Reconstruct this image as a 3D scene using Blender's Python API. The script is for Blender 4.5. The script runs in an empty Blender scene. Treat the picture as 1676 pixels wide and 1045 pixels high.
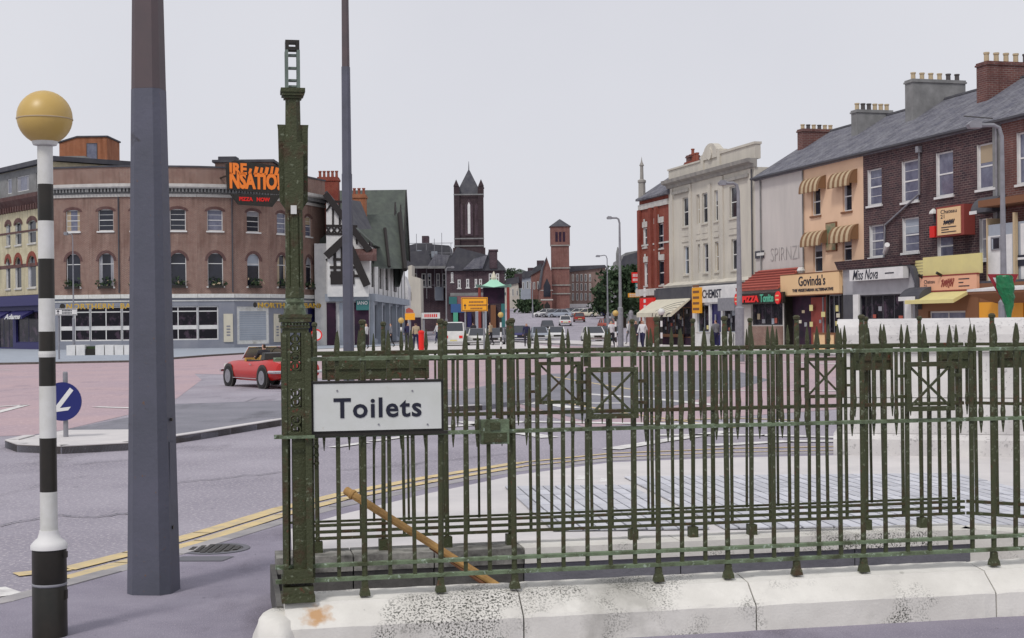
import bpy, bmesh, random
from math import *
from mathutils import Vector, Matrix
random.seed(7)
S = bpy.context.scene
COL = S.collection
# ---------------------------------------------------------------- camera, sky, sun, exposure
PXF = 2328.0; ROLL = radians(0.6); EYE = 1.68
cam_d = bpy.data.cameras.new('camera'); cam = bpy.data.objects.new('camera', cam_d); COL.objects.link(cam)
cam.location = (0, 0, EYE); cam.rotation_euler = (pi/2, ROLL, 0)
cam_d.sensor_width = 36; cam_d.lens = PXF/1676*36; cam_d.shift_y = 5.5/1676
cam_d.clip_start = 0.1; cam_d.clip_end = 6000
S.camera = cam
W = bpy.data.worlds.new('World'); S.world = W; W.use_nodes = True
nt = W.node_tree; nt.nodes.clear()
out = nt.nodes.new('ShaderNodeOutputWorld'); bg = nt.nodes.new('ShaderNodeBackground')
sky = nt.nodes.new('ShaderNodeTexSky'); sky.sky_type = 'NISHITA'; sky.sun_disc = False
sky.sun_elevation = radians(52); sky.sun_rotation = radians(150)
hs = nt.nodes.new('ShaderNodeHueSaturation'); hs.inputs['Saturation'].default_value = 0.25
mx = nt.nodes.new('ShaderNodeMix'); mx.data_type = 'RGBA'; mx.inputs[0].default_value = 0.88
tc = nt.nodes.new('ShaderNodeTexCoord'); nz = nt.nodes.new('ShaderNodeTexNoise'); nz.inputs['Scale'].default_value = 2.2
nz.inputs['Detail'].default_value = 6
cr = nt.nodes.new('ShaderNodeMix'); cr.data_type = 'RGBA'
cr.inputs[6].default_value = (6.0, 6.05, 6.7, 1); cr.inputs[7].default_value = (7.9, 7.95, 8.35, 1)   # even overcast
nt.links.new(tc.outputs['Generated'], nz.inputs['Vector']); nt.links.new(nz.outputs['Fac'], cr.inputs[0])
nt.links.new(sky.outputs[0], hs.inputs['Color']); nt.links.new(hs.outputs[0], mx.inputs[6]); nt.links.new(cr.outputs[2], mx.inputs[7])
nt.links.new(mx.outputs[2], bg.inputs[0]); bg.inputs[1].default_value = 0.1; nt.links.new(bg.outputs[0], out.inputs[0])
sd = bpy.data.lights.new('sun', 'SUN'); sd.energy = 1.5; sd.angle = radians(10); sd.color = (1, .96, .9)
sun = bpy.data.objects.new('sun', sd); COL.objects.link(sun); sun.rotation_euler = (radians(38), 0, radians(-30)); sun.location = (0, 0, 60)
S.view_settings.view_transform = 'Standard'; S.view_settings.look = 'None'; S.view_settings.gamma = 1
S.view_settings.use_curve_mapping = False; S.view_settings.exposure = 0.08
# ---------------------------------------------------------------- helpers
def un(px, py, Y):
    xc = (px-838)*Y/PXF; yc = -(py-528)*Y/PXF
    return (xc*cos(ROLL)+yc*sin(ROLL), Y, -xc*sin(ROLL)+yc*cos(ROLL)+EYE)
def gr(px, py, z=0.0):
    p = un(px, py, 1); Y = (z-EYE)/(p[2]-EYE); return un(px, py, Y)
class Fr:
    "vertical plane: origin O on the ground, d along it (left to right seen from the square), n away from it"
    def __init__(s, O, d):
        l = hypot(*d); s.O = (O[0], O[1]); s.d = (d[0]/l, d[1]/l); s.n = (-s.d[1], s.d[0]); s.rz = atan2(s.d[1], s.d[0]); s.L = l
    def hit(s, px, py, off=0):
        r = un(px, py, 1); r = (r[0], r[1], r[2]-EYE)
        t = (off+s.O[0]*s.n[0]+s.O[1]*s.n[1])/(r[0]*s.n[0]+r[1]*s.n[1])
        x, y = t*r[0], t*r[1]
        return ((x-s.O[0])*s.d[0]+(y-s.O[1])*s.d[1], t*r[2]+EYE)
    def rect(s, x0, y0, x1, y1, off=0):
        ym = (y0+y1)/2; xm = (x0+x1)/2
        return (s.hit(x0, ym, off)[0], s.hit(x1, ym, off)[0], s.hit(xm, y1, off)[1], s.hit(xm, y0, off)[1])
    def sub(s, u, off=0):
        return Fr((s.O[0]+s.d[0]*u+s.n[0]*off, s.O[1]+s.d[1]*u+s.n[1]*off), s.d)
class MB:
    def __init__(s): s.v = []; s.f = []; s.mi = []; s.cm = 0
    def add(s, vs, fs):
        b = len(s.v); s.v += [tuple(v) for v in vs]; s.f += [tuple(b+i for i in f) for f in fs]; s.mi += [s.cm]*len(fs); return s
    def m(s, i): s.cm = i; return s
    def box(s, x0, x1, y0, y1, z0, z1):
        return s.add([(x0,y0,z0),(x1,y0,z0),(x1,y1,z0),(x0,y1,z0),(x0,y0,z1),(x1,y0,z1),(x1,y1,z1),(x0,y1,z1)],
              [(0,3,2,1),(4,5,6,7),(0,1,5,4),(1,2,6,5),(2,3,7,6),(3,0,4,7)])
    def prism(s, poly, z0, z1):          # poly in xy
        n = len(poly); return s.add([(x,y,z0) for x,y in poly]+[(x,y,z1) for x,y in poly],
              [tuple(range(n-1,-1,-1)), tuple(range(n,2*n))]+[(i,(i+1)%n,(i+1)%n+n,i+n) for i in range(n)])
    def slab(s, poly, y0, y1):           # poly in xz, thickness along y
        n = len(poly); return s.add([(x,y0,z) for x,z in poly]+[(x,y1,z) for x,z in poly],
              [tuple(range(n)), tuple(range(2*n-1,n-1,-1))]+[(i,i+n,(i+1)%n+n,(i+1)%n) for i in range(n)])
    def ext(s, poly, x0, x1):            # poly in yz, extruded along x
        n = len(poly); return s.add([(x0,y,z) for y,z in poly]+[(x1,y,z) for y,z in poly],
              [tuple(range(n-1,-1,-1)), tuple(range(n,2*n))]+[(i,(i+1)%n,(i+1)%n+n,i+n) for i in range(n)])
    def rings(s, rs, closed_ends=True):
        n = len(rs[0]); vs = [p for r in rs for p in r]; fs = []
        for k in range(len(rs)-1):
            fs += [(k*n+i, k*n+(i+1)%n, (k+1)*n+(i+1)%n, (k+1)*n+i) for i in range(n)]
        if closed_ends: fs += [tuple(range(n-1,-1,-1)), tuple(range((len(rs)-1)*n, len(rs)*n))]
        return s.add(vs, fs)
    def lathe(s, prof, cx=0, cy=0, n=20, rot=0):
        return s.rings([[(cx+r*cos(rot+2*pi*i/n), cy+r*sin(rot+2*pi*i/n), z) for i in range(n)] for r, z in prof])
    def tube(s, pts, rad, n=8):
        pts = [Vector(p) for p in pts]; rs = []
        for i, p in enumerate(pts):
            t = (pts[min(i+1,len(pts)-1)]-pts[max(i-1,0)]).normalized()
            a = t.cross(Vector((0,0,1)));
            if a.length < .05: a = t.cross(Vector((0,1,0)))
            a.normalize(); b = t.cross(a).normalized(); r = rad[i] if isinstance(rad,(list,tuple)) else rad
            rs.append([tuple(p+a*(r*cos(2*pi*k/n))-b*(r*sin(2*pi*k/n))) for k in range(n)])
        return s.rings(rs)
    def quad(s, a, b, c, d): return s.add([a,b,c,d], [(0,1,2,3)])
    def poly(s, pts): return s.add(pts, [tuple(range(len(pts)))])
    def bar(s, a, b, w, t, y=0):         # bar in the xz plane from a to b, w wide, t deep
        dx, dz = b[0]-a[0], b[1]-a[1]; l = hypot(dx,dz); nx, nz_ = -dz/l*w/2, dx/l*w/2
        return s.slab([(a[0]-nx,a[1]-nz_),(b[0]-nx,b[1]-nz_),(b[0]+nx,b[1]+nz_),(a[0]+nx,a[1]+nz_)], y-t/2, y+t/2)
def obj(name, mb, mats, parent=None, loc=None, rz=0, smooth=False, fix=True):
    me = bpy.data.meshes.new(name); me.from_pydata(mb.v, [], mb.f)
    if not isinstance(mats, (list, tuple)): mats = [mats]
    for m in mats: me.materials.append(m)
    if len(mats) > 1: me.polygons.foreach_set('material_index', mb.mi)
    if smooth: me.polygons.foreach_set('use_smooth', [True]*len(me.polygons))
    if fix:
        b = bmesh.new(); b.from_mesh(me); bmesh.ops.recalc_face_normals(b, faces=b.faces); b.to_mesh(me); b.free()
    o = bpy.data.objects.new(name, me); COL.objects.link(o)
    if parent: o.parent = parent
    if loc: o.location = loc
    if rz: o.rotation_euler.z = rz
    if smooth and fix:
        try: me.set_sharp_from_angle(angle=radians(40))
        except Exception: pass
    return o
def tag(o, label, cat, group=None):
    o['label'] = label; o['category'] = cat
    if group: o['group'] = group
    return o
def thing(name, label, cat, loc=(0,0,0), rz=0, group=None):
    o = bpy.data.objects.new(name, None); COL.objects.link(o); o.location = loc; o.rotation_euler = (0,0,rz)
    o.empty_display_size = .3
    return tag(o, label, cat, group)
def struct(name, mb, m, kind='structure', **k):
    o = obj(name, mb, m, **k); o['kind'] = kind; return o
def copy_tree(o, parent=None):
    c = o.copy(); COL.objects.link(c)
    if parent: c.parent = parent
    for ch in list(o.children): copy_tree(ch, c)
    return c
def text(name, s, u0, u1, z0, z1, y, mat, parent, bold=.02, depth=.01, shear=0, label=None, sep=1.0):
    cu = bpy.data.curves.new(name, 'FONT'); cu.body = s; cu.size = 1; cu.offset = bold; cu.extrude = .02; cu.shear = shear; cu.resolution_u = 3
    cu.space_character = sep; cu.space_line = .85
    t = bpy.data.objects.new(name, cu); COL.objects.link(t)
    bpy.context.view_layer.update()
    me = bpy.data.meshes.new_from_object(t.evaluated_get(bpy.context.evaluated_depsgraph_get()))
    bpy.data.objects.remove(t)
    xs = [v.co.x for v in me.vertices]; ys = [v.co.y for v in me.vertices]
    sx = (u1-u0)/(max(xs)-min(xs)); sy = (z1-z0)/(max(ys)-min(ys)); x0 = min(xs); y0 = min(ys)
    for v in me.vertices:
        v.co = (u0+(v.co.x-x0)*sx, y-(v.co.z+.02)*depth/.04, z0+(v.co.y-y0)*sy)
    me.materials.clear(); me.materials.append(mat); me.name = name
    o = bpy.data.objects.new(name, me); COL.objects.link(o)
    if parent: o.parent = parent
    if label: o['label'] = label
    return o
# ---------------------------------------------------------------- materials
def mat(name, c, rough=.7, c2=None, scale=2.0, mixpos=.5, contrast=.35, metal=0, bump=0, bscale=40, spec=.4, speck=None, sscale=60, sth=.62, speckmask=1.2, randv=0, emit=0, coat=0, alpha=None, streak=0, dark=None, wear=None):
    m = bpy.data.materials.new(name); m.use_nodes = True; t = m.node_tree; n = t.nodes; L = t.links
    b = n['Principled BSDF']; b.inputs['Roughness'].default_value = rough; b.inputs['Metallic'].default_value = metal
    b.inputs['Specular IOR Level'].default_value = spec
    if coat: b.inputs['Coat Weight'].default_value = coat
    tc = n.new('ShaderNodeTexCoord'); src = None
    col = n.new('ShaderNodeRGB'); col.outputs[0].default_value = (*c, 1); cur = col.outputs[0]
    def noise(sc, det=5, stretch=None):
        q = n.new('ShaderNodeTexNoise'); q.inputs['Scale'].default_value = sc; q.inputs['Detail'].default_value = det; q.inputs['Roughness'].default_value = .62
        if stretch:
            mp = n.new('ShaderNodeMapping'); mp.inputs['Scale'].default_value = stretch; L.new(tc.outputs['Object'], mp.inputs[0]); L.new(mp.outputs[0], q.inputs['Vector'])
        else: L.new(tc.outputs['Object'], q.inputs['Vector'])
        return q.outputs['Fac']
    def ramp(v, a, bb):
        r = n.new('ShaderNodeMapRange'); r.inputs[1].default_value = a; r.inputs[2].default_value = bb; L.new(v, r.inputs[0]); return r.outputs[0]
    def mix(f, a, bcol):
        q = n.new('ShaderNodeMix'); q.data_type = 'RGBA'; L.new(f, q.inputs[0]); L.new(a, q.inputs[6])
        if hasattr(bcol, 'node'): L.new(bcol, q.inputs[7])
        else: q.inputs[7].default_value = (*bcol, 1)
        return q.outputs[2]
    if c2 is not None: cur = mix(ramp(noise(scale, 6, (1,1,.25) if streak else None), mixpos-contrast/2, mixpos+contrast/2), cur, c2)
    if dark is not None:     # oil and damp stains of their own shape
        cur = mix(ramp(noise(.9, 8, (1,.35,1)), .56, .72), cur, dark); cur = mix(ramp(noise(5.5, 6), .66, .72), cur, dark)
    if wear is not None: cur = mix(ramp(noise(34, 6), .60, .66), cur, wear)
    if speck is not None:
        a = ramp(noise(sscale, 7), sth-.03, sth+.05)
        if speckmask < 1:
            mm = n.new('ShaderNodeMath'); mm.operation = 'MULTIPLY'; L.new(a, mm.inputs[0]); L.new(ramp(noise(1.7, 3), speckmask, speckmask+.1), mm.inputs[1]); a = mm.outputs[0]
        cur = mix(a, cur, speck)
    if randv:
        oi = n.new('ShaderNodeObjectInfo'); h = n.new('ShaderNodeHueSaturation'); r = n.new('ShaderNodeMapRange')
        r.inputs[3].default_value = 1-randv; r.inputs[4].default_value = 1+randv; L.new(oi.outputs['Random'], r.inputs[0]); L.new(r.outputs[0], h.inputs['Value']); L.new(cur, h.inputs['Color']); cur = h.outputs[0]
    L.new(cur, b.inputs['Base Color'])
    if emit: L.new(cur, b.inputs['Emission Color']); b.inputs['Emission Strength'].default_value = emit
    if bump:
        bp = n.new('ShaderNodeBump'); bp.inputs['Strength'].default_value = bump; bp.inputs['Distance'].default_value = .01
        L.new(noise(bscale, 4), bp.inputs['Height']); L.new(bp.outputs[0], b.inputs['Normal'])
    return m
def brick(name, c1, c2, mortar, scale=1.0, blot=None, bw=.225, rh=.075, ms=.012):
    m = bpy.data.materials.new(name); m.use_nodes = True; t = m.node_tree; n = t.nodes; L = t.links; b = n['Principled BSDF']
    b.inputs['Roughness'].default_value = .9; b.inputs['Specular IOR Level'].default_value = .2
    tc = n.new('ShaderNodeTexCoord'); sp = n.new('ShaderNodeSeparateXYZ'); ad = n.new('ShaderNodeMath'); cb = n.new('ShaderNodeCombineXYZ')
    L.new(tc.outputs['Object'], sp.inputs[0]); L.new(sp.outputs[0], ad.inputs[0]); L.new(sp.outputs[1], ad.inputs[1]); L.new(ad.outputs[0], cb.inputs[0]); L.new(sp.outputs[2], cb.inputs[1])
    br = n.new('ShaderNodeTexBrick'); L.new(cb.outputs[0], br.inputs['Vector']); br.inputs['Scale'].default_value = 1
    br.inputs['Color1'].default_value = (*c1,1); br.inputs['Color2'].default_value = (*c2,1); br.inputs['Mortar'].default_value = (*mortar,1)
    br.inputs['Brick Width'].default_value = bw*scale; br.inputs['Row Height'].default_value = rh*scale; br.inputs['Mortar Size'].default_value = ms*scale
    nz = n.new('ShaderNodeTexNoise'); nz.inputs['Scale'].default_value = 1.1; nz.inputs['Detail'].default_value = 10; nz.inputs['Roughness'].default_value = .7; L.new(tc.outputs['Object'], nz.inputs['Vector'])
    mr = n.new('ShaderNodeMapRange'); mr.inputs[1].default_value = .35; mr.inputs[2].default_value = .7; mr.inputs[3].default_value = 0; mr.inputs[4].default_value = .8; L.new(nz.outputs['Fac'], mr.inputs[0])
    mx = n.new('ShaderNodeMix'); mx.data_type = 'RGBA'; L.new(mr.outputs[0], mx.inputs[0]); L.new(br.outputs[0], mx.inputs[6]); mx.inputs[7].default_value = (*(blot or [x*.6 for x in c1]),1)
    mp = n.new('ShaderNodeMapping'); mp.inputs['Scale'].default_value = (1.6,1.6,.22); L.new(tc.outputs['Object'], mp.inputs[0])
    n2 = n.new('ShaderNodeTexNoise'); n2.inputs['Scale'].default_value = 1.4; n2.inputs['Detail'].default_value = 7; L.new(mp.outputs[0], n2.inputs['Vector'])
    r2 = n.new('ShaderNodeMapRange'); r2.inputs[1].default_value = .50; r2.inputs[2].default_value = .75; r2.inputs[3].default_value = 0; r2.inputs[4].default_value = .6; L.new(n2.outputs['Fac'], r2.inputs[0])
    m3 = n.new('ShaderNodeMix'); m3.data_type = 'RGBA'; L.new(r2.outputs[0], m3.inputs[0]); L.new(mx.outputs[2], m3.inputs[6]); m3.inputs[7].default_value = (*[x*.35 for x in c1],1)
    L.new(m3.outputs[2], b.inputs['Base Color'])
    return m
M = {}
M['asphalt'] = mat('asphalt', (.26,.24,.285), .9, (.36,.335,.385), .45, contrast=.35, bump=.5, bscale=90, speck=(.50,.46,.49), sscale=30, sth=.57, dark=(.16,.15,.175))
M['pink'] = mat('pink_asphalt', (.46,.335,.35), .9, (.39,.30,.34), .3, dark=(.33,.255,.29), bump=.3, bscale=60, speck=(.60,.46,.47), sscale=16, sth=.60)
M['island'] = mat('island_asphalt', (.18,.18,.21), .9, (.24,.235,.27), .8, dark=(.12,.12,.14), bump=.3, bscale=60, speck=(.34,.34,.36), sscale=30, sth=.62)
M['footway'] = mat('footway_asphalt', (.20,.182,.235), .85, (.34,.315,.38), 1.3, contrast=.5, dark=(.12,.105,.135), bump=.6, bscale=120, speck=(.42,.38,.44), sscale=110, sth=.585)
M['concrete'] = mat('pale_concrete', (.66,.63,.62), .9, (.55,.53,.53), 1.5, bump=.3, bscale=60)
M['kerb'] = mat('kerb_stone', (.40,.38,.38), .9, (.28,.27,.28), 3, bump=.4, bscale=50, randv=.12)
M['kerbside'] = mat('dark_kerb_stone', (.085,.07,.06), .9, (.16,.14,.13), 4, bump=.4, bscale=50, randv=.12)
M['paver'] = mat('paver', (.48,.49,.55), .9, (.60,.60,.62), 4, bump=.3, bscale=80, randv=.14)
M['joint'] = mat('paver_joint', (.15,.15,.17), .95)
M['stone'] = mat('lichened_stone', (.82,.80,.75), .85, (.60,.58,.54), 2.6, contrast=.5, dark=(.30,.29,.26), bump=.25, bscale=70, speck=(.075,.075,.065), sscale=95, sth=.525, speckmask=.50)
M['stone_mottled'] = mat('mottled_dark_stone', (.34,.33,.30), .9, (.09,.088,.08), 7, contrast=.3, bump=.5, bscale=40)
M['stone_dirt_shade'] = mat('soot_and_shade_stone', (.055,.053,.05), .9, (.15,.145,.135), 3, bump=.5, bscale=40)  # soot, plus the darkness of the stairwell void put into the colour
M['stone_grey'] = mat('grey_stone', (.20,.20,.225), .85, (.13,.13,.15), 2.5, bump=.5, bscale=40)
M['stone_white'] = mat('white_stone', (.72,.70,.68), .85, (.52,.50,.50), 1.6, bump=.3, bscale=40, speck=(.34,.33,.33), sscale=22, sth=.60, speckmask=.47)
M['white_line'] = mat('white_road_paint', (.82,.81,.78), .8, (.5,.48,.48), 6)
M['yellow_line'] = mat('yellow_road_paint', (.72,.55,.26), .8, (.50,.42,.28), 7)
M['iron'] = mat('olive_iron_paint', (.052,.060,.025), .6, (.060,.036,.016), 7, mixpos=.58, contrast=.12, bump=.7, bscale=70, wear=(.15,.17,.11), speck=(.13,.035,.018), sscale=22, sth=.66)
M['rail'] = mat('green_rail_paint', (.16,.215,.13), .5, (.055,.065,.03), 9, mixpos=.52, contrast=.25, bump=.6, bscale=70, wear=(.34,.42,.34))
M['lantern'] = mat('pale_green_iron_paint', (.19,.24,.21), .6, (.12,.15,.13), 6)
M['ruststain'] = mat('rust_stained_stone', (.56,.38,.22), .9, (.66,.60,.50), 22, contrast=.2, mixpos=.46)
def add_stain(m, nm, centre, rad, col):
    m2 = m.copy(); m2.name = nm; t = m2.node_tree; n = t.nodes; L = t.links; b = n['Principled BSDF']; src = b.inputs['Base Color'].links[0].from_socket
    tc = n.new('ShaderNodeTexCoord'); vd = n.new('ShaderNodeVectorMath'); vd.operation = 'DISTANCE'; vd.inputs[1].default_value = centre; L.new(tc.outputs['Object'], vd.inputs[0])
    nz = n.new('ShaderNodeTexNoise'); nz.inputs['Scale'].default_value = 16; nz.inputs['Detail'].default_value = 7; L.new(tc.outputs['Object'], nz.inputs['Vector'])
    ma = n.new('ShaderNodeMath'); ma.operation = 'MULTIPLY_ADD'; ma.inputs[1].default_value = -.16; L.new(nz.outputs['Fac'], ma.inputs[0]); L.new(vd.outputs['Value'], ma.inputs[2])
    mr = n.new('ShaderNodeMapRange'); mr.inputs[1].default_value = rad-.08; mr.inputs[2].default_value = rad-.08-.05; mr.inputs[3].default_value = 0; mr.inputs[4].default_value = .85; L.new(ma.outputs[0], mr.inputs[0])
    mx = n.new('ShaderNodeMix'); mx.data_type = 'RGBA'; L.new(mr.outputs[0], mx.inputs[0]); L.new(src, mx.inputs[6]); mx.inputs[7].default_value = (*col, 1); L.new(mx.outputs[2], b.inputs['Base Color']); return m2
M['stone_rusty'] = add_stain(M['stone'], 'rust_stained_plinth_stone', (.14,.06,.20), .085, (.52,.27,.09))
M['rust'] = mat('rust', (.09,.02,.014), .9, (.04,.025,.02), 9)
M['polegrey'] = mat('slate_grey_paint', (.11,.112,.15), .6, (.085,.09,.115), 2.2, bump=.3, bscale=30, dark=(.06,.058,.07), speck=(.16,.09,.05), sscale=30, sth=.68)
M['polebrown'] = mat('browned_grey_paint', (.115,.085,.090), .65, (.09,.075,.08), 3)
M['steel'] = mat('galvanised_steel', (.27,.27,.30), .55, (.2,.2,.22), 5)
M['white'] = mat('white_paint', (.76,.75,.74), .6, (.62,.62,.62), 2)
M['offwhite'] = mat('worn_white_paint', (.72,.72,.71), .7, (.58,.58,.54), 6, dark=(.42,.41,.37))
M['black'] = mat('black_paint', (.015,.015,.012), .4, (.03,.025,.02), 5)
M['globe'] = mat('amber_globe', (.58,.40,.12), .4, (.50,.33,.09), 3, spec=.6)
M['blue'] = mat('blue_sign_enamel', (.012,.018,.14), .5)
M['signwhite'] = mat('sign_enamel', (.68,.70,.68), .45, (.60,.62,.58), 4, speck=(.40,.34,.20), sscale=9, sth=.70)
M['ink'] = mat('black_lettering', (.012,.014,.03), .5)
M['wood'] = mat('weathered_wood', (.52,.31,.11), .75, (.36,.20,.07), 12, bump=.4, bscale=70)
M['glass'] = mat('window_glass', (.012,.013,.02), .08, (.03,.033,.05), .7, spec=.45)
M['netcurtain'] = mat('net_curtain', (.34,.34,.37), .9, (.24,.24,.27), 6, streak=1)
M['curtain'] = mat('net_curtained_glass', (.10,.105,.16), .1, (.19,.20,.27), 2, spec=.5)
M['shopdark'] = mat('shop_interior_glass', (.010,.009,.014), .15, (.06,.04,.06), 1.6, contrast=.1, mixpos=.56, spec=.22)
M['brickA'] = brick('bank_brick', (.29,.165,.13), (.22,.12,.10), (.36,.31,.27), blot=(.20,.115,.095))
M['brickArch'] = brick('dark_bank_brick', (.14,.06,.055), (.11,.05,.05), (.2,.16,.15))
M['brickY'] = brick('yellow_brick', (.62,.55,.36), (.50,.43,.27), (.6,.56,.46), blot=(.44,.38,.25))
M['brickD'] = brick('dark_terrace_brick', (.115,.058,.062), (.035,.026,.034), (.20,.15,.14), scale=1.5, blot=(.05,.032,.04))
M['brickE'] = brick('red_terrace_brick', (.22,.085,.07), (.14,.06,.055), (.26,.2,.18), scale=1.4, blot=(.10,.05,.05))
M['brickR'] = brick('bright_red_brick', (.29,.055,.035), (.22,.045,.03), (.3,.16,.12), blot=(.19,.035,.03))
M['brickC'] = brick('church_brick', (.26,.105,.085), (.20,.085,.075), (.28,.2,.17), scale=2, blot=(.17,.075,.07))
M['brickB'] = brick('haze_paled_brown_brick', (.27,.17,.14), (.24,.155,.13), (.3,.26,.24), scale=2, blot=(.22,.145,.125))  # paler than the brick itself: distance haze put into the colour
M['brickO'] = brick('orange_brick', (.42,.15,.07), (.36,.13,.07), (.4,.24,.16))
M['brickV'] = brick('sooty_brick', (.10,.06,.07), (.07,.045,.06), (.14,.11,.12), scale=2, blot=(.055,.04,.05))
M['slate'] = brick('roof_slate', (.115,.115,.15), (.17,.17,.20), (.06,.06,.08), blot=(.25,.25,.27), bw=.35, rh=.12, ms=.015)
M['slateg'] = mat('green_slate', (.105,.125,.105), .8, (.07,.08,.075), 1.5)
M['slated'] = mat('dark_slate', (.055,.055,.07), .8, (.09,.09,.10), 1.2)
M['towerstone'] = brick('dark_tower_stone', (.085,.058,.062), (.065,.045,.05), (.05,.04,.04), scale=4, blot=(.04,.028,.034))
M['trimstone'] = mat('pale_stone_trim', (.60,.58,.55), .8, (.45,.43,.41), 2)
M['creamr'] = mat('cream_stucco', (.62,.58,.50), .85, (.48,.45,.40), .9, streak=1)
M['creamd'] = mat('dirty_stucco', (.36,.34,.31), .85, (.24,.23,.22), 2.5, streak=1)
M['whiter'] = mat('off_white_render', (.60,.56,.53), .9, (.50,.47,.45), .8, streak=1)
M['peach'] = mat('peach_render', (.78,.54,.37), .85, (.70,.48,.33), .6)
M['peachsign'] = mat('peach_sign_board', (.80,.55,.30), .6, (.74,.5,.28), .8)
M['peachpink'] = mat('pink_sign_board', (.78,.42,.27), .6)
M['greystone'] = mat('bank_grey_stone', (.20,.215,.265), .7, (.26,.27,.31), .8)
M['greyrender'] = mat('grey_render', (.27,.27,.27), .9, (.18,.18,.18), 1.5)
M['greyshop'] = mat('grey_shop_panel', (.40,.40,.43), .7, (.32,.32,.34), 1)
M['paleyellow'] = mat('pale_yellow_board', (.70,.62,.27), .7, (.62,.55,.26), 1.0)
M['orange'] = mat('orange_panel', (.76,.34,.03), .5)
M['orangesign'] = mat('orange_sign', (.85,.38,.02), .5)
M['orangelet'] = mat('orange_letters', (.90,.23,.03), .5)
M['redsign'] = mat('red_sign', (.72,.015,.01), .5)
M['redneon'] = mat('red_neon', (.85,.03,.03), .5)
M['greenneon'] = mat('green_neon', (.10,.42,.28), .5)
M['redawn'] = mat('red_awning', (.42,.10,.07), .8, (.34,.08,.06), 2)
M['redawn2'] = mat('dark_red_awning_seam', (.25,.05,.04), .8)
M['creamawn'] = mat('cream_awning', (.66,.62,.50), .8, (.58,.54,.44), 2)
M['brownstripe'] = mat('brown_awning_stripe', (.22,.12,.06), .8)
M['sandstripe'] = mat('sand_awning_stripe', (.50,.39,.25), .8)
M['gold'] = mat('gilt_lettering', (.58,.36,.05), .4)
M['navy'] = mat('navy_fascia', (.025,.022,.11), .5)
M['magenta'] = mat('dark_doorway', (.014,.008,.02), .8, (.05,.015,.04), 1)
M['timber'] = mat('black_timber', (.022,.018,.018), .7)
M['redbody'] = mat('red_car_paint', (.47,.015,.010), .32, spec=.45, coat=.2)
M['chrome'] = mat('chrome', (.75,.75,.75), .15, metal=1)
M['tyre'] = mat('tyre_rubber', (.018,.018,.018), .8)
M['carglass'] = mat('car_glass', (.03,.035,.045), .05, spec=.9)
M['leather'] = mat('tan_leather', (.50,.30,.07), .6)
M['skin'] = mat('skin', (.50,.29,.21), .6)
M['green'] = mat('green_plastic_bag', (.010,.20,.075), .35, (.02,.13,.05), 8, bump=.8, bscale=25)
M['pagoda'] = mat('pale_green_roof', (.36,.66,.50), .6)
M['leafd'] = mat('dark_leaf', (.022,.045,.022), .8, (.045,.075,.03), .8, randv=.1)
M['bark'] = mat('bark', (.06,.045,.035), .9)
M['blueglass'] = mat('blue_plastic', (.05,.12,.30), .5)
M['tealpaint'] = mat('teal_paint', (.04,.17,.17), .6)
M['brown'] = mat('brown_soffit', (.20,.09,.045), .8)
M['letfaint'] = mat('faded_lettering', (.38,.36,.35), .9)
M['hill'] = mat('hazy_ground', (.13,.15,.14), .9)
M['lav'] = mat('pale_grey_blue', (.36,.40,.46), .8, (.30,.33,.38), 1)
def cloth(name, c): 
    M[name] = mat(name+'_cloth', c, .9); return M[name]
for nm, c in dict(navyc=(.02,.02,.06), whitec=(.62,.62,.64), darkc=(.03,.028,.035), greyc=(.18,.18,.2), redc=(.45,.04,.05), sandc=(.4,.32,.22), hairc=(.035,.022,.015)).items(): cloth(nm, c)
# ================================================================ THE SETTING
def road_z(Y):
    if Y < 150: return -.1
    if Y < 320: return -.1+(Y-150)*.0315
    return 5.26+(Y-320)*.012
b = MB(); xs = [-900,-300,-120,-60,-30,-10,0,10,30,60,120,300,900]; ys = [-60,0,20,50,100,150,170,200,240,280,320,400,600,1000,2500]
for y in ys:
    for x in xs: b.v.append((x, y, road_z(y) if y<320 else 5.26+(y-320)*.012))
n = len(xs)
for j in range(len(ys)-1):
    for i in range(n-1): b.f.append((j*n+i, j*n+i+1, (j+1)*n+i+1, (j+1)*n+i)); b.mi.append(0)
struct('road', b, M['asphalt'])
def sheet(name, pts, z, m, px=True, **k):
    P = [gr(x, y, z)[:2]+(z,) for x, y in pts] if px else [(x, y, z) for x, y in pts]
    return struct(name, MB().poly(P), m, fix=False, **k)
def strip(b, pts, w, z):                       # painted line along ground pixels
    P = [Vector(gr(x, y, z)[:2]+(z,)) for x, y in pts]
    for a, c in zip(P, P[1:]):
        t = (c-a).normalized(); nn = Vector((-t.y, t.x, 0))*w/2; t = t*.01
        b.quad(a-nn-t, c-nn+t, c+nn+t, a+nn-t)
# pink surfaced part of the square
sheet('pink_road_surface', [(-400,722),(-60,716),(70,712),(215,678),(290,652),(330,622),(318,612),(480,616),(760,640),(960,700),(1400,668),(2100,640),(2100,586),(1300,580),(1060,573),(860,563),(700,571),(470,575),(340,582),(220,593),(-400,596)], -.096, M['pink'])
sheet('road_surface_patch', [(760,638),(900,612),(1200,606),(1260,622),(1090,668),(960,690)], -.092, M['island'])
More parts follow.
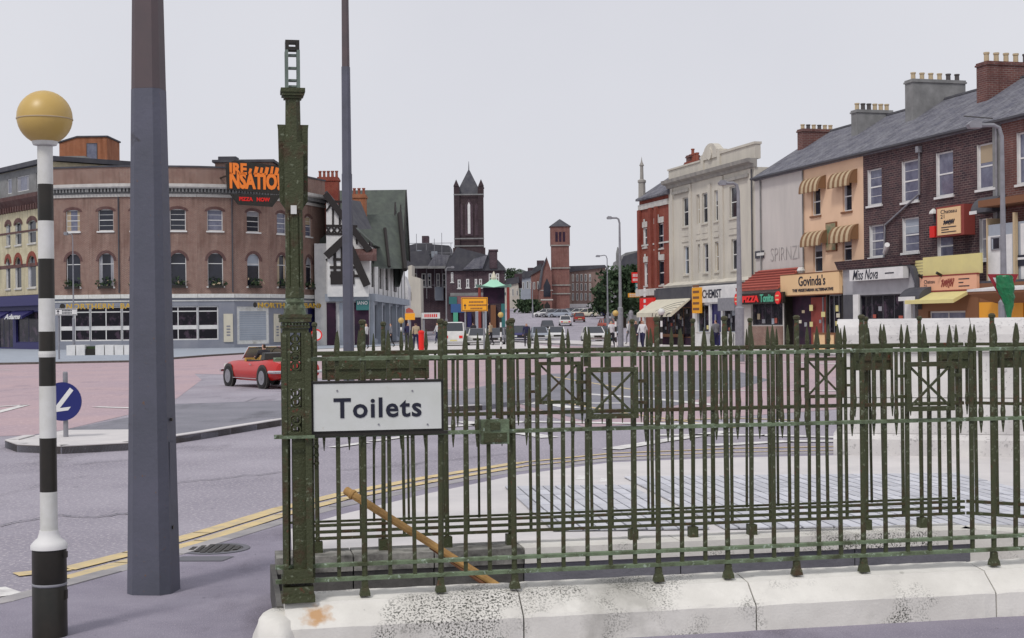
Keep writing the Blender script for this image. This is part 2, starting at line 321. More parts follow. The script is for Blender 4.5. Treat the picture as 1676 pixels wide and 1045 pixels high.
# near footway with its kerb
near_edge = [(-420,1120),(-160,1025),(20,985),(105,962),(200,936),(300,908),(460,859),(560,831),(700,800),(850,772),(1000,755),(1200,746),(1400,742),(1700,738),(2300,736)]
E3 = [gr(x, y, 0)[:2] for x, y in near_edge]
foot = [(x, y, 0) for x, y in E3] + [(14, 12, 0), (14, -8, 0), (-9, -8, 0)]
struct('near_footway', MB().poly(foot), M['footway'], fix=False)
sheet('pale_footway_paving', [(476,866),(560,842),(700,808),(850,777),(1000,757),(1200,749),(1400,745),(2300,741),(2300,905),(1676,880),(1200,885),(700,900),(478,905)], .004, M['concrete'])
def kerb_run(pts, w, z0, z1, m, name, step=.92, inward=1, parent=None):
    # individual kerb stones along a polyline; inward = side on which the stone lies
    P = [Vector((x, y)) for x, y in pts]; k = 0
    for a, c in zip(P, P[1:]):
        L = (c-a).length; t = (c-a)/L; nn = Vector((-t.y, t.x))*w*inward; q = 0; cnt = max(1, round(L/step)); st = L/cnt
        for i in range(cnt):
            s0 = a+t*(i*st+.006); s1 = a+t*((i+1)*st-.006); j = random.uniform(-.004,.004)
            o = obj(name, MB().prism([tuple(s0), tuple(s1), tuple(s1+nn), tuple(s0+nn)], z0, z1+j), m, fix=True, parent=parent)
            if not parent: o['kind'] = 'structure'
            k += 1
    return k
ke = bpy.data.objects.new('near_kerb', None); COL.objects.link(ke); ke['kind'] = 'structure'
kerb_run([E3[i] for i in range(1, len(E3)-1)], .15, -.11, .006, M['kerb'], 'kerb_stone', parent=ke)
b = MB(); strip(b, [(28,940),(110,931),(215,905),(330,872),(460,832),(560,808),(700,781),(850,757)], .17, -.091); strip(b, [(850,757),(1000,742),(1200,734),(1400,730),(1700,728)], .09, -.091)
struct('yellow_line', b, M['yellow_line'], fix=False)
b = MB(); strip(b, [(108,946),(200,921),(330,885),(460,843),(560,817),(700,789),(850,763.5)], .14, -.091); strip(b, [(850,763.5),(1000,748),(1200,740),(1400,736),(1700,734)], .07, -.091)
struct('yellow_line', b, M['yellow_line'], fix=False)
b = MB()
for pts, w in [([(-60,669),(42,663)],.14), ([(42,663),(-40,684)],.14), ([(157,666),(215,668),(232,668)],.16), ([(285,663),(330,661),(470,656)],.10),
               ([(0,606),(20,606)],.2), ([(545,732),(600,724)],.12), ([(610,722),(668,714)],.12), ([(700,700),(860,690),(1100,694),(1400,690)],.14),
               ([(730,664),(900,660),(1020,660)],.14), ([(960,645),(1060,652),(1180,664)],.14), ([(1000,735),(1080,722),(1190,706)],.12), ([(1080,712),(1250,712),(1380,716)],.12),
               ([(1060,640),(1300,639),(1480,642)],.14), ([(860,655),(940,668)],.14), ([(1200,590),(1380,596)],.2), ([(1160,729),(1290,722),(1400,722)],.12),
               ([(150,592),(205,591)],.3), ([(-30,973),(22,966)],.22), ([(-40,1024),(20,1021)],.12), ([(760,690),(830,705),(900,716)],.13)]:
    strip(b, pts, w*(2.4 if pts[0][0] > 650 else 1.5), -.086)
struct('white_line', b, M['white_line'], fix=False)
b = MB()
for pts in [[(870,650),(1020,676),(1200,700)], [(1060,690),(1200,684),(1300,688)], [(900,616),(1050,640)]]: strip(b, pts, .12, -.088)
struct('yellow_line', b, M['yellow_line'], fix=False)
# brick shaped paving blocks behind the railings: two fields of blocks laid lengthways
field = bpy.data.objects.new('block_paving', None); COL.objects.link(field); field['kind'] = 'structure'
def fieldp(x, yy): return (x+(yy-13)*-.13, yy, .008)
bb_ = MB()
for xa, xb, ya, yb in ((.10,1.33,11.35,14.45),(1.47,5.05,11.35,15.2)): bb_.poly([fieldp(xa,ya),fieldp(xb,ya),fieldp(xb,yb),fieldp(xa,yb)])
bed = obj('bed', bb_, M['joint'], field, fix=False)
blk = None; cnt = 0
for (xa, xb) in ((.15, 1.30), (1.52, 5.0)):
    x = xa
    while x < xb:
        yy = 11.36
        while yy < (14.1 if xa < 1 else 14.85):
            ang = .13
            X = x+(yy-13)*-.13; 
            if blk is None: blk = obj('paving_block', MB().box(-.054,.054,0,.37,0,.012), M['paver'], field); o = blk
            else: o = bpy.data.objects.new('paving_block', blk.data); COL.objects.link(o); o.parent = field
            o.location = (X, yy, .012+random.uniform(-.002,.003)); o.rotation_euler.z = ang; cnt += 1
            yy += .385
        x += .127
print('paving blocks', cnt)
# traffic island
isl = [gr(x, y, 0)[:2] for x, y in [(8,722),(28,729),(100,732),(215,726),(330,709),(460,688),(620,672),(790,664),(900,648),(760,640),(470,655),(290,661),(215,682),(107,703),(40,714)]]
struct('traffic_island', MB().prism([(x,y) for x,y in isl], -.11, -.004), M['island'])
struct('island_nose_paving', MB().poly([gr(x, y, .0)[:2]+(.0,) for x, y in [(12,722),(30,727),(100,730),(215,724),(224,703),(107,704),(42,716)]]), M['concrete'], fix=False)
ik = bpy.data.objects.new('island_kerb', None); COL.objects.link(ik); ik['kind'] = 'structure'
def kerb2(pts, name_par):
    P = [Vector(p) for p in pts]
    for a, c in zip(P, P[1:]):
        L = (c-a).length; t = (c-a)/L; nn = Vector((-t.y, t.x)); cnt = max(1, round(L/.9)); st = L/cnt
        for i in range(cnt):
            s0 = a+t*(i*st+.008); s1 = a+t*((i+1)*st-.008)
            k = obj('kerb_stone', MB().prism([tuple(s0), tuple(s1), tuple(s1+nn*.16), tuple(s0+nn*.16)], -.13, .004), M['kerbside'], name_par)
            obj('kerb_top', MB().prism([tuple(s0-nn*.004), tuple(s1-nn*.004), tuple(s1+nn*.165), tuple(s0+nn*.165)], .005, .018), M['concrete'], k)
kerb2([isl[14], isl[0]]+isl[1:8], ik)
# far footway round the square (left and centre) and the one before the terrace on the right
far = [gr(x, y, 0)[:2] for x, y in [(-500,600),(-60,595),(60,593),(220,590),(340,581),(460,574),(530,571),(600,568),(660,565)]]
struct('bank_footway', MB().prism(far+[(-20,170),(-120,170),(-120,90)], -.3, 0), M['lav'])
b = MB(); 
P = [Vector(p) for p in far]
for a, c in zip(P, P[1:]):
    t = (c-a).normalized(); nn = Vector((t.y, -t.x))
    b.prism([tuple(a+nn*.002), tuple(c+nn*.002), tuple(c+nn*.16), tuple(a+nn*.16)], -.12, .004)
struct('far_kerb', b, M['kerbside'])
sheet('refuge_paving', [(505,589),(700,588),(905,585),(925,570),(850,561),(790,557),(700,558),(610,563),(520,572)], -.02, M['concrete'])
T = Fr((18.9,76.3), (.2585,-.966))               # the terrace line on the right
def TW(u, off): return (T.O[0]+T.d[0]*u+T.n[0]*off, T.O[1]+T.d[1]*u+T.n[1]*off)
struct('terrace_footway', MB().prism([TW(-75,-5.5), TW(60,-5.5), TW(60,.5), TW(-75,.5)], -.3, 0), M['concrete'])
struct('terrace_kerb', MB().prism([TW(-75,-5.66), TW(60,-5.66), TW(60,-5.5), TW(-75,-5.5)], -.2, .004), M['kerb'])
# ================================================================ RAILINGS ROUND THE TOILET STAIRWELL
N0 = Fr((-1.144, 7.2), (4.024, .8))               # front face of the near plinth
PL = N0.sub(0); FY = .18; BY = 1.63               # near fence, far fence offsets
def rot(fr): return fr.rz
plinth = thing('stone_plinth', 'long low whitish lichen-spotted stone plinth under the near green railing', 'plinth', (PL.O[0], PL.O[1], 0), PL.rz)
prof = [(0,-.02),(0,.135),(.012,.150),(.125,.232),(.135,.243),(.30,.262),(.34,.262),(.34,-.02)]
edges = [-.02, 1.215, 2.50, 3.92, 5.3]
for i in range(4):
    a, c = edges[i]+.004, edges[i+1]-.004
    nx = max(4, int((c-a)/.07)); rs_ = []
    for q in range(nx+1):
        x = a+(c-a)*q/nx; e_ = .010 if q in (0, nx) else 0
        rs_.append([(x, y+random.uniform(-.002,.002)+(e_ if y < .02 else 0), z+(random.uniform(-.002,.002)-e_*.6 if z > 0 else 0)) for y, z in prof])
    obj('stone_block', MB().rings(rs_), M['stone_rusty'] if i == 0 else M['stone'], plinth, smooth=False)
obj('joint_bedding', MB().ext([(.02,-.02),(.02,.13),(.14,.22),(.33,.25),(.33,-.02)], -.01, 5.28), M['stone_dirt_shade'], plinth)
# broken corner stone at the left end with rough chipped side
b = MB(); cs = []
for k, (sc, z) in enumerate([(1.15,-.02),(1.08,.06),(.95,.12),(.75,.17),(.55,.19)]):
    cs.append([(-.06+.115*sc*cos(a)*(1+.12*sin(3*a+k)), .17+.24*sc*sin(a)*(1+.1*cos(2*a+k)), z) for a in [2*pi*i/28 for i in range(28)]])
b.rings(cs); obj('corner_stone', b, M['stone'], plinth, smooth=True)
# far plinth: follows the bend at its right end
fp = thing('stone_plinth', 'far pale stone kerb under the rear railing of the stairwell, above its inner wall', 'plinth', (PL.O[0], PL.O[1], 0), PL.rz)
fe = [-.02, .45, .95, 1.52, 2.55, 3.75, 4.62]
for i in range(6):
    a, c = fe[i]+.004, fe[i+1]-.004
    obj('stone_block', MB().box(a, c, BY-.17, BY+.14, .165, .262), M['stone_mottled'] if i < 3 else M['stone'], fp)
    obj('facing_slab', MB().box(a, c, BY-.15, BY+.10, .0, .160), M['stone_grey'] if i > 2 else M['stone_dirt_shade'], fp)  # left slabs near black: shade of the open pit painted on the stone
RB = (4.64, BY); RD = (cos(radians(-44)), sin(radians(-44)))
# return side of the far plinth and pit
def RP(s, o=0): return (RB[0]+RD[0]*s-RD[1]*o*1, RB[1]+RD[1]*s+RD[0]*o)
b = MB(); b.prism([RP(0,-.15), RP(1.9,-.15), RP(1.9,.15), RP(0,.15)], .0, .262); obj('return_stone', b, M['stone'], fp)
pit = MB()
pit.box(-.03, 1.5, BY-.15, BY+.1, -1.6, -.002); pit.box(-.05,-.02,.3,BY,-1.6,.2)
obj('inner_wall', pit, M['stone_dirt_shade'], fp); obj('inner_wall', MB().box(1.5, 4.9, BY-.15, BY+.1, -1.6, -.002), M['stone_grey'], fp)
struct('stairwell_floor', MB().box(-.05,4.9,.34,BY-.15,.008,.012), M['footway'], loc=(PL.O[0], PL.O[1], 0), rz=PL.rz)
# --- near railing
fence = thing('iron_railing', 'near olive green iron railing with spiked bars and two crossed square panels', 'railing', (PL.O[0], PL.O[1], 0), PL.rz)
def fu(px): return PL.hit(px, 650, FY)[0]
TOPZ = 1.50; MID = 1.10
def rail(parent, z, u0, u1, y, h=.0105, d=.018, m='rail'):
    obj('rail', MB().ext([(y-d,z-h),(y-d,z+h*.6),(y-d*.5,z+h),(y+d*.5,z+h),(y+d,z+h*.6),(y+d,z-h)], u0, u1), M[m], parent)
for z in (1.50, 1.10, .425, .35): rail(fence, z, -.06, 5.3, FY)
skip = []
gap = [(fu(957), fu(1040)), (fu(1478), fu(1555))]
def bar_mb(z0, z1, w, kind):
    b = MB()
    if kind == 'spike':      # full bar with pointed leaf head
        b.box(-w/2, w/2, -w/2, w/2, z0, z1-.13)
        b.rings([[(-r,-r*.6,z),(r,-r*.6,z),(r,r*.6,z),(-r,r*.6,z)] for r, z in ((w*.5,z1-.13),(w*.75,z1-.10),(w*.5,z1-.05),(.002,z1))])
    elif kind == 'post':     # round post with flat cap
        b.lathe([(w*.55,z0),(w*.58,z1-.06),(w*.50,z1-.05),(w*.50,z1-.025),(w*.72,z1-.018),(w*.74,z1-.005),(w*.4,z1+.004)], n=10)
    elif kind == 'plain': b.box(-w/2, w/2, -w/2, w/2, z0, z1)
    elif kind == 'drop':     # short bar, drops from the top rail to a point under the middle rail
        b.rings([[(-r,-r,z),(r,-r,z),(r,r,z),(-r,r,z)] for r, z in ((w*.5,z1),(w*.5,z0+.16),(w*.68,z0+.12),(w*.45,z0+.06),(.002,z0))])
    return b
proto = {}
def place_bar(parent, name, kind, u, y, z0, z1, w, m='iron'):
    key = (kind, round(z0,3), round(z1,3), w, m)
    if key not in proto: proto[key] = obj(name, bar_mb(z0, z1, w, kind), M[m], parent); o = proto[key]
    else: o = bpy.data.objects.new(name, proto[key].data); COL.objects.link(o); o.parent = parent
    o.location = (u, y, 0); o.rotation_euler = (random.uniform(-.007,.007), random.uniform(-.009,.009), random.uniform(-.2,.2) if kind == 'drop' else 0)
    if kind == 'spike': o.scale.z = 1+random.uniform(-.004,.004)
    return o
pitch = .1335; u = fu(594)-3*pitch; k = 0
while u < 5.25:
    third = (k % 3 == 0) and not any(a < u < c for a, c in gap)
    if third:
        place_bar(fence, 'post', 'post', u, FY, .30, 1.70, .027)
        obj('foot', MB().rings([[(u-a,FY-a*.9,z),(u+a,FY-a*.9,z),(u+a,FY+a*.9,z),(u-a,FY+a*.9,z)] for a, z in ((.028,.258),(.024,.285),(.018,.30),(.016,.335))]), M['iron'], fence)
    elif any(a < u < c for a, c in gap):
        place_bar(fence, 'bar', 'plain', u, FY, .352, 1.155, .0195); place_bar(fence, 'bar_head', 'spike', u, FY, 1.433, 1.645, .0195)
    else: place_bar(fence, 'bar', 'spike', u, FY, .352, 1.645, .0195)
    uu = u+pitch/2
    if uu > .85 and not any(a-.01 < uu < c+.01 for a, c in gap): place_bar(fence, 'short_bar', 'drop', uu, FY, 1.02, TOPZ, .016)
    elif uu <= .85: place_bar(fence, 'short_bar', 'drop', uu, FY, 1.02, 1.12, .016)
    k += 1; u += pitch
def xpanel(parent, ua, ub, za, zb, y, w=.026):
    b = MB(); d = .03
    b.box(ua,ub,y-d,y+.002,zb-w,zb); b.box(ua,ub,y-d,y+.002,za,za+w); b.box(ua,ua+w,y-d+.001,y+.001,za+w,zb-w); b.box(ub-w,ub,y-d+.001,y+.001,za+w,zb-w)
    f = obj('square_panel', b, M['iron'], parent)
    obj('cross', MB().bar((ua+w,za+w),(ub-w,zb-w),.012,.012,y-.018).bar((ua+w,zb-w),(ub-w,za+w),.012,.012,y-.013), M['iron'], f)
    h = (zb-za)
    s = MB()
    for zz in (za+h*.30, za+h*.72): s.box(ua-.055,ua,y-.012,y,zz-.009,zz+.009); s.box(ub,ub+.055,y-.012,y,zz-.009,zz+.009)
    obj('stub', s, M['iron'], f)
for a, c in ((957,1041),(1478,1556)): xpanel(fence, fu(a), fu(c), 1.155, 1.432, FY-.02)
lk = MB().box(fu(785), fu(830), FY-.045, FY+.02, 1.035, 1.165)
lb = obj('lock_box', lk, M['rail'], fence)
obj('lock_plate', MB().box(fu(789), fu(826), FY-.050, FY-.046, 1.045, 1.095).box(fu(800), fu(815), FY-.053, FY-.046, 1.11, 1.15), M['iron'], lb)
obj('gate_stile', MB().box(fu(797), fu(804), FY-.02, FY+.02, 1.17, 1.50), M['iron'], fence)
obj('gate_stile', MB().box(fu(812), fu(818), FY-.02, FY+.02, 1.17, 1.50), M['iron'], fence)
# --- far railing
ff = thing('iron_railing', 'rear olive green iron railing across the stairwell, bending at its right end', 'railing', (PL.O[0], PL.O[1], 0), PL.rz)
def gu(px): return PL.hit(px, 640, BY)[0]
for z in (1.50, 1.10): rail(ff, z, .13, 4.62, BY, .012, .016, 'iron')
for z in (.428, .388, .348): rail(ff, z, .10, 4.62, BY, .009, .014, 'iron')
pitch2 = .1355; u = gu(878)-.045; u -= int(u/pitch2)*pitch2; k = 0
gap2 = [(gu(878), gu(948)), (gu(1315), gu(1378))]
while u < 4.6:
    if k % 3 == 1 and not any(a < u < c for a, c in gap2):
        place_bar(ff, 'post', 'post', u, BY, .26, 1.69, .025)
        obj('foot', MB().box(u-.028, u+.028, BY-.03, BY+.03, .256, .33), M['iron'], ff)
    elif any(a < u < c for a, c in gap2):
        place_bar(ff, 'bar', 'plain', u, BY, .34, 1.155, .0175); place_bar(ff, 'bar_head', 'spike', u, BY, 1.426, 1.64, .0175)
    else: place_bar(ff, 'bar', 'spike', u, BY, .34, 1.64, .0175)
    uu = u+pitch2/2
    if not any(a-.01 < uu < c+.01 for a, c in gap2): place_bar(ff, 'short_bar', 'drop', uu, BY, 1.02, TOPZ, .014)
    k += 1; u += pitch2
for a, c in gap2: xpanel(ff, a, c, 1.155, 1.425, BY-.016, .022)
# extra thin standards tied to the far rails
for i in [i for i in range(20) if not any(a-.02 < .15+i*.226 < c+.02 for a, c in gap2+[(gu(957)-.0, gu(1040)), (gu(1478), gu(1555))])]: place_bar(ff, 'bar', 'spike', .15+i*.226, BY+.09, .43, 1.62, .014)
for z in (1.49, .44): rail(ff, z, .05, 4.6, BY+.09, .007, .008, 'iron')
for s0 in [i*.1355+.07 for i in range(13)]:
    p = RP(s0); place_bar(ff, 'bar', 'spike', p[0], p[1], .34, 1.64, .018)
for z in (1.50, 1.10, .428, .348):
    a, c, d, e = RP(0,-.014), RP(1.9,-.014), RP(1.9,.014), RP(0,.014); obj('rail', MB().prism([a,c,d,e], z-.01, z+.01), M['iron'], ff)
for a, c in ((527,702),(1395,1460),(1535,1596),(1632,1690)):
    ua, ub = PL.hit(a,610,BY-.05)[0], PL.hit(c,610,BY-.05)[0]
    pl = obj('cover_plate', MB().box(ua, ub, BY-.06, BY-.04, 1.335, 1.487), M['iron'], ff)
    obj('plate_rib', MB().box(ua+.01, ub-.01, BY-.07, BY-.061, 1.40, 1.412).box(ua+.004, ua+.02, BY-.072, BY-.061, 1.34, 1.48).box(ub-.02, ub-.004, BY-.072, BY-.061, 1.34, 1.48), M['iron'], pl)
# --- Toilets sign
sg = thing('toilets_sign', 'white enamel board with black word Toilets fixed to the near railing', 'sign', (PL.O[0], PL.O[1], 0), PL.rz)
su0, su1 = PL.hit(513,665,FY-.05)[0], PL.hit(722,665,FY-.05)[0]
sz1 = PL.hit(617,627,FY-.05)[1]; sz0 = PL.hit(617,704,FY-.05)[1]
obj('board', MB().box(su0, su1, FY-.055, FY-.045, sz0, sz1), M['signwhite'], sg)
obj('back_frame', MB().box(su0-.012, su1+.012, FY-.044, FY-.024, sz0-.014, sz1+.010).box(su0-.02, su1+.035, FY-.05,FY-.024, sz0-.028, sz0-.013).box(su0-.01, su1+.01, FY-.06, FY-.03, sz1+.004, sz1+.014), M['black'], sg)
tx = [PL.hit(x, 668, FY-.06)[0] for x in (546, 690)]; tz = [PL.hit(617, y, FY-.06)[1] for y in (684, 651)]
text('lettering', 'Toilets', tx[0], tx[1], tz[0], tz[1], FY-.055, M['ink'], sg, bold=.022, depth=.003, sep=1.12)
b = MB()
for (px, py) in ((552,640),(675,640),(620,695),(700,695)):
    p = PL.hit(px, py, FY-.06); b.slab([(p[0]+.005*cos(a), p[1]+.005*sin(a)) for a in [i*pi/4 for i in range(8)]], FY-.059, FY-.0552)
obj('screw', b, M['steel'], sg)
# --- ornate gate pier at the left end of the railing
cx = PL.hit(485, 740, FY)[0]
col = thing('iron_pier', 'tall ornate olive iron pier with pierced shaft and pale green lantern frame on top', 'iron pier', (PL.O[0]+PL.d[0]*cx+PL.n[0]*FY, PL.O[1]+PL.d[1]*cx+PL.n[1]*FY, 0), PL.rz)
def zz(py): return PL.hit(485, py, FY)[1]
w = .072
def sq(b, r, z0, z1): return b.box(-r, r, -r, r, z0, z1)
b = MB(); sq(b, .085, .25, .285); sq(b, .078, .285, .33); sq(b, .082, .35, .375); sq(b, .075, .375, .42); obj('base', b, M['iron'], col)
for (a, c) in ((-1,-1),(1,-1),(1,1),(-1,1)):
    r_ = .012 if a < 0 else .016
    obj('corner_bar', MB().box(a*(w-.012)-r_, a*(w-.012)+r_, c*(w-.012)-.013, c*(w-.012)+.013, .42, zz(545)), M['iron'], col)
obj('shaft_panel', MB().box(-.022, .058, -.045, .045, .42, zz(712)), M['iron'], col)
# pierced panels: frame with rings and scrolls
for sgn in (-1, 1):
    b = MB(); y = sgn*(w-.012)
    z0p, z1p = zz(712), zz(545); b.box(-.05,-.028,y-.006,y+.006,z0p,z1p); b.box(.028,.05,y-.006,y+.006,z0p,z1p); b.box(-.028,.028,y-.006,y+.006,z0p,z0p+.02); 
    for q in range(11):
        zc = z0p+.03+q*(z1p-z0p-.04)/10.5
        if q in (2,5,6): b.box(-.028,.028,y-.005,y+.005,zc-.022,zc+.022); continue
        ring = []
        for i in range(13):
            a = 2*pi*i/12; ring.append((.021*cos(a), y, zc+.021*sin(a)))
        b.tube(ring, .0055, 5)
        b.box(-.006,.006,y-.004,y+.004,zc+.018,zc+.036)
    obj('pierced_panel', b, M['iron'], col)
b = MB(); 
for q in range(6): zc = zz(545)+.012+q*.0; 
sq(b, .066, zz(545), zz(538)); sq(b, .074, zz(538)+.001, zz(533)); sq(b, .068, zz(533)+.001, zz(528)); sq(b, .080, zz(528)+.001, zz(521)); sq(b, .083, zz(521)+.001, zz(515)); obj('capital', b, M['iron'], col)
b = MB()
for i in range(9): b.slab([(-.066+i*.0165+.004*cos(t), zz(531)+.006*sin(t)) for t in [j*pi/3 for j in range(6)]], -.086, -.075)
for i in range(8): a = i*2*pi/8; b.lathe([(.001,zz(515)),(.014,zz(511)),(.016,zz(505)),(.006,zz(497)),(.001,zz(490))], .040*cos(a), .040*sin(a), 6)
b.lathe([(.06,zz(515)),(.055,zz(508)),(.044,zz(500)),(.050,zz(495)),(.046,zz(488))], n=12); obj('leaf_collar', b, M['rail'], col)
b = MB(); b.lathe([(.052,zz(488)),(.050,zz(470)),(.047,zz(340)),(.046,zz(235)),(.042,zz(205)),(.040,zz(160))], n=8, rot=pi/8)
for i in range(4): b.box(-.004+(-.03+i*.02), .004+(-.03+i*.02), -.046, -.038, zz(470), zz(350))
obj('shaft', b, M['iron'], col)
b = MB()
for s_ in (-1, 1):
    b.slab([(s_*.040,zz(345)),(s_*.072,zz(330)),(s_*.077,zz(212)),(s_*.080,zz(205)),(s_*.040,zz(205))], -.010, .010)
b.slab([(-.046,zz(345)),(.046,zz(345)),(.05,zz(235)),(-.05,zz(235))], -.052, -.044)
obj('side_wing', b, M['iron'], col)
obj('number_plate', MB().box(-.018,.012,-.058,-.053,zz(352),zz(338)), M['offwhite'], col)
b = MB(); sq(b,.046,zz(163),zz(159)); sq(b,.056,zz(159)+.001,zz(154)); sq(b,.062,zz(154)+.001,zz(147)); obj('cap', b, M['iron'], col)
b = MB()
for a, c in ((-1,-1),(1,-1),(1,1),(-1,1)): b.box(a*.030-.008,a*.030+.008,c*.030-.008,c*.030+.008,zz(147),zz(84))
for z_ in (142,132,112,91): sq(b,.020,zz(z_+2),zz(z_-1))
obj('lantern_frame', b, M['lantern'], col)
b = MB()
for y_ in (-.032,.032):
    b.box(-.036,.036,y_-.005,y_+.005,zz(84)+.001,zz(79)); b.box(-.036,.036,y_-.005,y_+.005,zz(72),zz(68)); b.box(-.036,-.018,y_-.005,y_+.005,zz(79),zz(72)); b.box(.018,.036,y_-.005,y_+.005,zz(79),zz(72))
b.box(-.036,-.03,-.027,.027,zz(84)+.001,zz(68)); b.box(.03,.036,-.027,.027,zz(84)+.001,zz(68)); obj('lantern_head', b, M['black'], col)
obj('bracket_rail', MB().ext([(-.098,zz(716)),(-.098,zz(711)),(-.088,zz(711)),(-.088,zz(716))], -.09, .09), M['rail'], col)
# chain hanging beside the pier
ch = MB()
for i in range(7):
    zc = 1.07-i*.022; ring = [(.010*cos(a)*(1 if i%2 else .3), .010*cos(a)*(.3 if i%2 else 1), zc+.014*sin(a)) for a in [2*pi*j/8 for j in range(9)]]; ch.tube(ring, .004, 4)
pch = PL.hit(518, 740, FY-.03)
tag(obj('chain', ch, M['iron'], loc=(PL.O[0]+PL.d[0]*pch[0]+PL.n[0]*(FY-.03), PL.O[1]+PL.d[1]*pch[0]+PL.n[1]*(FY-.03), 0)), 'short dark padlock chain hanging below the sign beside the iron pier', 'chain')
# --- wooden pole leaning in the stairwell
A = Vector(un(566, 803, 8.05)); B = Vector(un(835, 972, 7.72)); pv = B-A; 
t = thing('wooden_pole', 'long worn wooden pole leaning diagonally behind the near railing', 'wooden pole', tuple(B))
def loc(s, off=0): return tuple(A+pv*s-B+Vector((0,0,off)))
obj('pole', MB().tube([loc(.05), loc(.35), loc(.7), loc(1.02)], [.024,.023,.021,.019], 8), M['wood'], t, smooth=True)
obj('end_knob', MB().tube([loc(-.005), loc(.0), loc(.03), loc(.035), loc(.05)], [.018,.024,.024,.029,.029], 10), M['wood'], t, smooth=True)
obj('split_half', MB().tube([loc(.52,-.028), loc(.8,-.034), loc(1.01,-.038)], [.004,.013,.014], 7), M['brown'], t, smooth=True)
# ================================================================ BELISHA BEACON, POLES
bp = gr(82, 1041); bY = bp[1]
def bz(py): return un(75, py, bY)[2]
bc = thing('belisha_beacon', 'large amber-globed beacon on thick black and white striped pole at left edge', 'belisha beacon', (bp[0], bY, 0))
R = .147; zc = bz(193)
obj('globe', MB().lathe([(max(.001,R*sin(a)), zc-R*cos(a)) for a in [pi*i/18 for i in range(19)]], n=32), M['globe'], bc, smooth=True)
obj('globe_seam', MB().lathe([(R*.999,zc-.012),(R+.0025,zc-.011),(R+.0025,zc-.006),(R*.999,zc-.005)], n=32), M['sandstripe'], bc)
obj('globe_collar', MB().lathe([(.03,bz(240)),(.062,bz(238)),(.070,bz(232)),(.068,bz(228)),(.03,bz(227))], n=24), M['offwhite'], bc, smooth=True)
def rr(py): return .0405+(py-235)/(880-235)*.006
cuts = [(240,302,'offwhite'),(302,362,'black'),(362,424,'offwhite'),(424,489,'black'),(489,543,'offwhite'),(543,632,'black'),(632,717,'offwhite'),(717,805,'black'),(805,868,'offwhite')]
for a, c, m in cuts: obj('stripe_band', MB().lathe([(rr(c),bz(c)),(rr(a),bz(a))], n=24), M[m], bc, smooth=True)
obj('worn_ring', MB().lathe([(rr(583)+.001,bz(585)),(rr(583)+.0025,bz(580)),(rr(583)+.001,bz(575))], n=24), M['offwhite'], bc)
obj('flared_skirt', MB().lathe([(.050,bz(868)),(.052,bz(872)),(.060,bz(880)),(.082,bz(886)),(.098,bz(892)),(.098,bz(898)),(.085,bz(899))][::-1], n=28), M['white'], bc, smooth=True)
obj('pedestal', MB().lathe([(.093,0),(.092,bz(960)),(.088,bz(958)),(.088,bz(955)),(.092,bz(952)),(.091,bz(899))], n=28), M['black'], bc, smooth=True)
obj('pedestal_ring', MB().lathe([(.0885,bz(958.5)),(.0935,bz(957)),(.0935,bz(955)),(.0885,bz(953.5))], n=28), M['steel'], bc)
obj('door_hinge', MB().box(.08,.105,-.03,-.01,bz(912),bz(902)).box(.085,.10,-.02,0,bz(980),bz(965)), M['black'], bc)
pp = gr(252, 968); pY = pp[1]
lp = thing('lamp_column', 'thick tapering octagonal slate grey steel column rising out of frame beside the beacon', 'lamp column', (pp[0], pY, 0))
def octp(r, z, ch=.29):
    c = r*.62; pts = [(-c,-r),(c,-r),(r,-c),(r,c),(c,r),(-c,r),(-r,c),(-r,-c)]; a = radians(-6)
    return [(x*cos(a)-y*sin(a), x*sin(a)+y*cos(a), z) for x, y in pts]
zb = un(252,148,pY)[2]
rad = lambda z: .142-.0152*z
obj('shaft', MB().rings([octp(rad(0),-.01), octp(rad(zb),zb)]), M['polegrey'], lp)
obj('upper_shaft', MB().rings([octp(rad(zb)-.001,zb+.001), octp(rad(6),6.0), octp(.040,7.4)]), M['polebrown'], lp)
obj('lamp_arm', MB().tube([(0,0,7.38),(-.1,0,7.55),(-.5,0,7.65),(-1.2,0,7.7)],.03,8), M['polegrey'], lp)
obj('lamp_head', MB().ext([(-.12,7.68),(.12,7.68),(.09,7.78),(-.09,7.78)], -1.9, -1.15), M['polegrey'], lp)
obj('inspection_door', MB().box(-.001,.004,-.05,.05,.35,.95), M['polegrey'], lp, loc=(.128,-.02,0), rz=radians(-6)); 
obj('door_bolt', MB().box(.0,.014,-.01,.01,.40,.42).box(0,.014,-.01,.01,1.08,1.10), M['black'], lp, loc=(.126,-.045,0))
sp_ = un(571.5, 645, 36)
pl2 = thing('lamp_column', 'slender tall grey lamp column standing on the traffic island behind the sign', 'lamp column', (sp_[0], 36, 0))
obj('shaft', MB().rings([octp(.125,-.02), octp(.118,un(566,285,36)[2])]), M['polegrey'], pl2)
obj('middle_shaft', MB().rings([octp(.108,un(566,285,36)[2]+.001), octp(.098,un(566,110,36)[2])]), M['polegrey'], pl2)
obj('upper_shaft', MB().rings([octp(.088,un(566,110,36)[2]+.001), octp(.07,12)]), M['polebrown'], pl2)
obj('lamp_head', MB().box(-1.0,.1,-.12,.12,12.0,12.15), M['polegrey'], pl2)
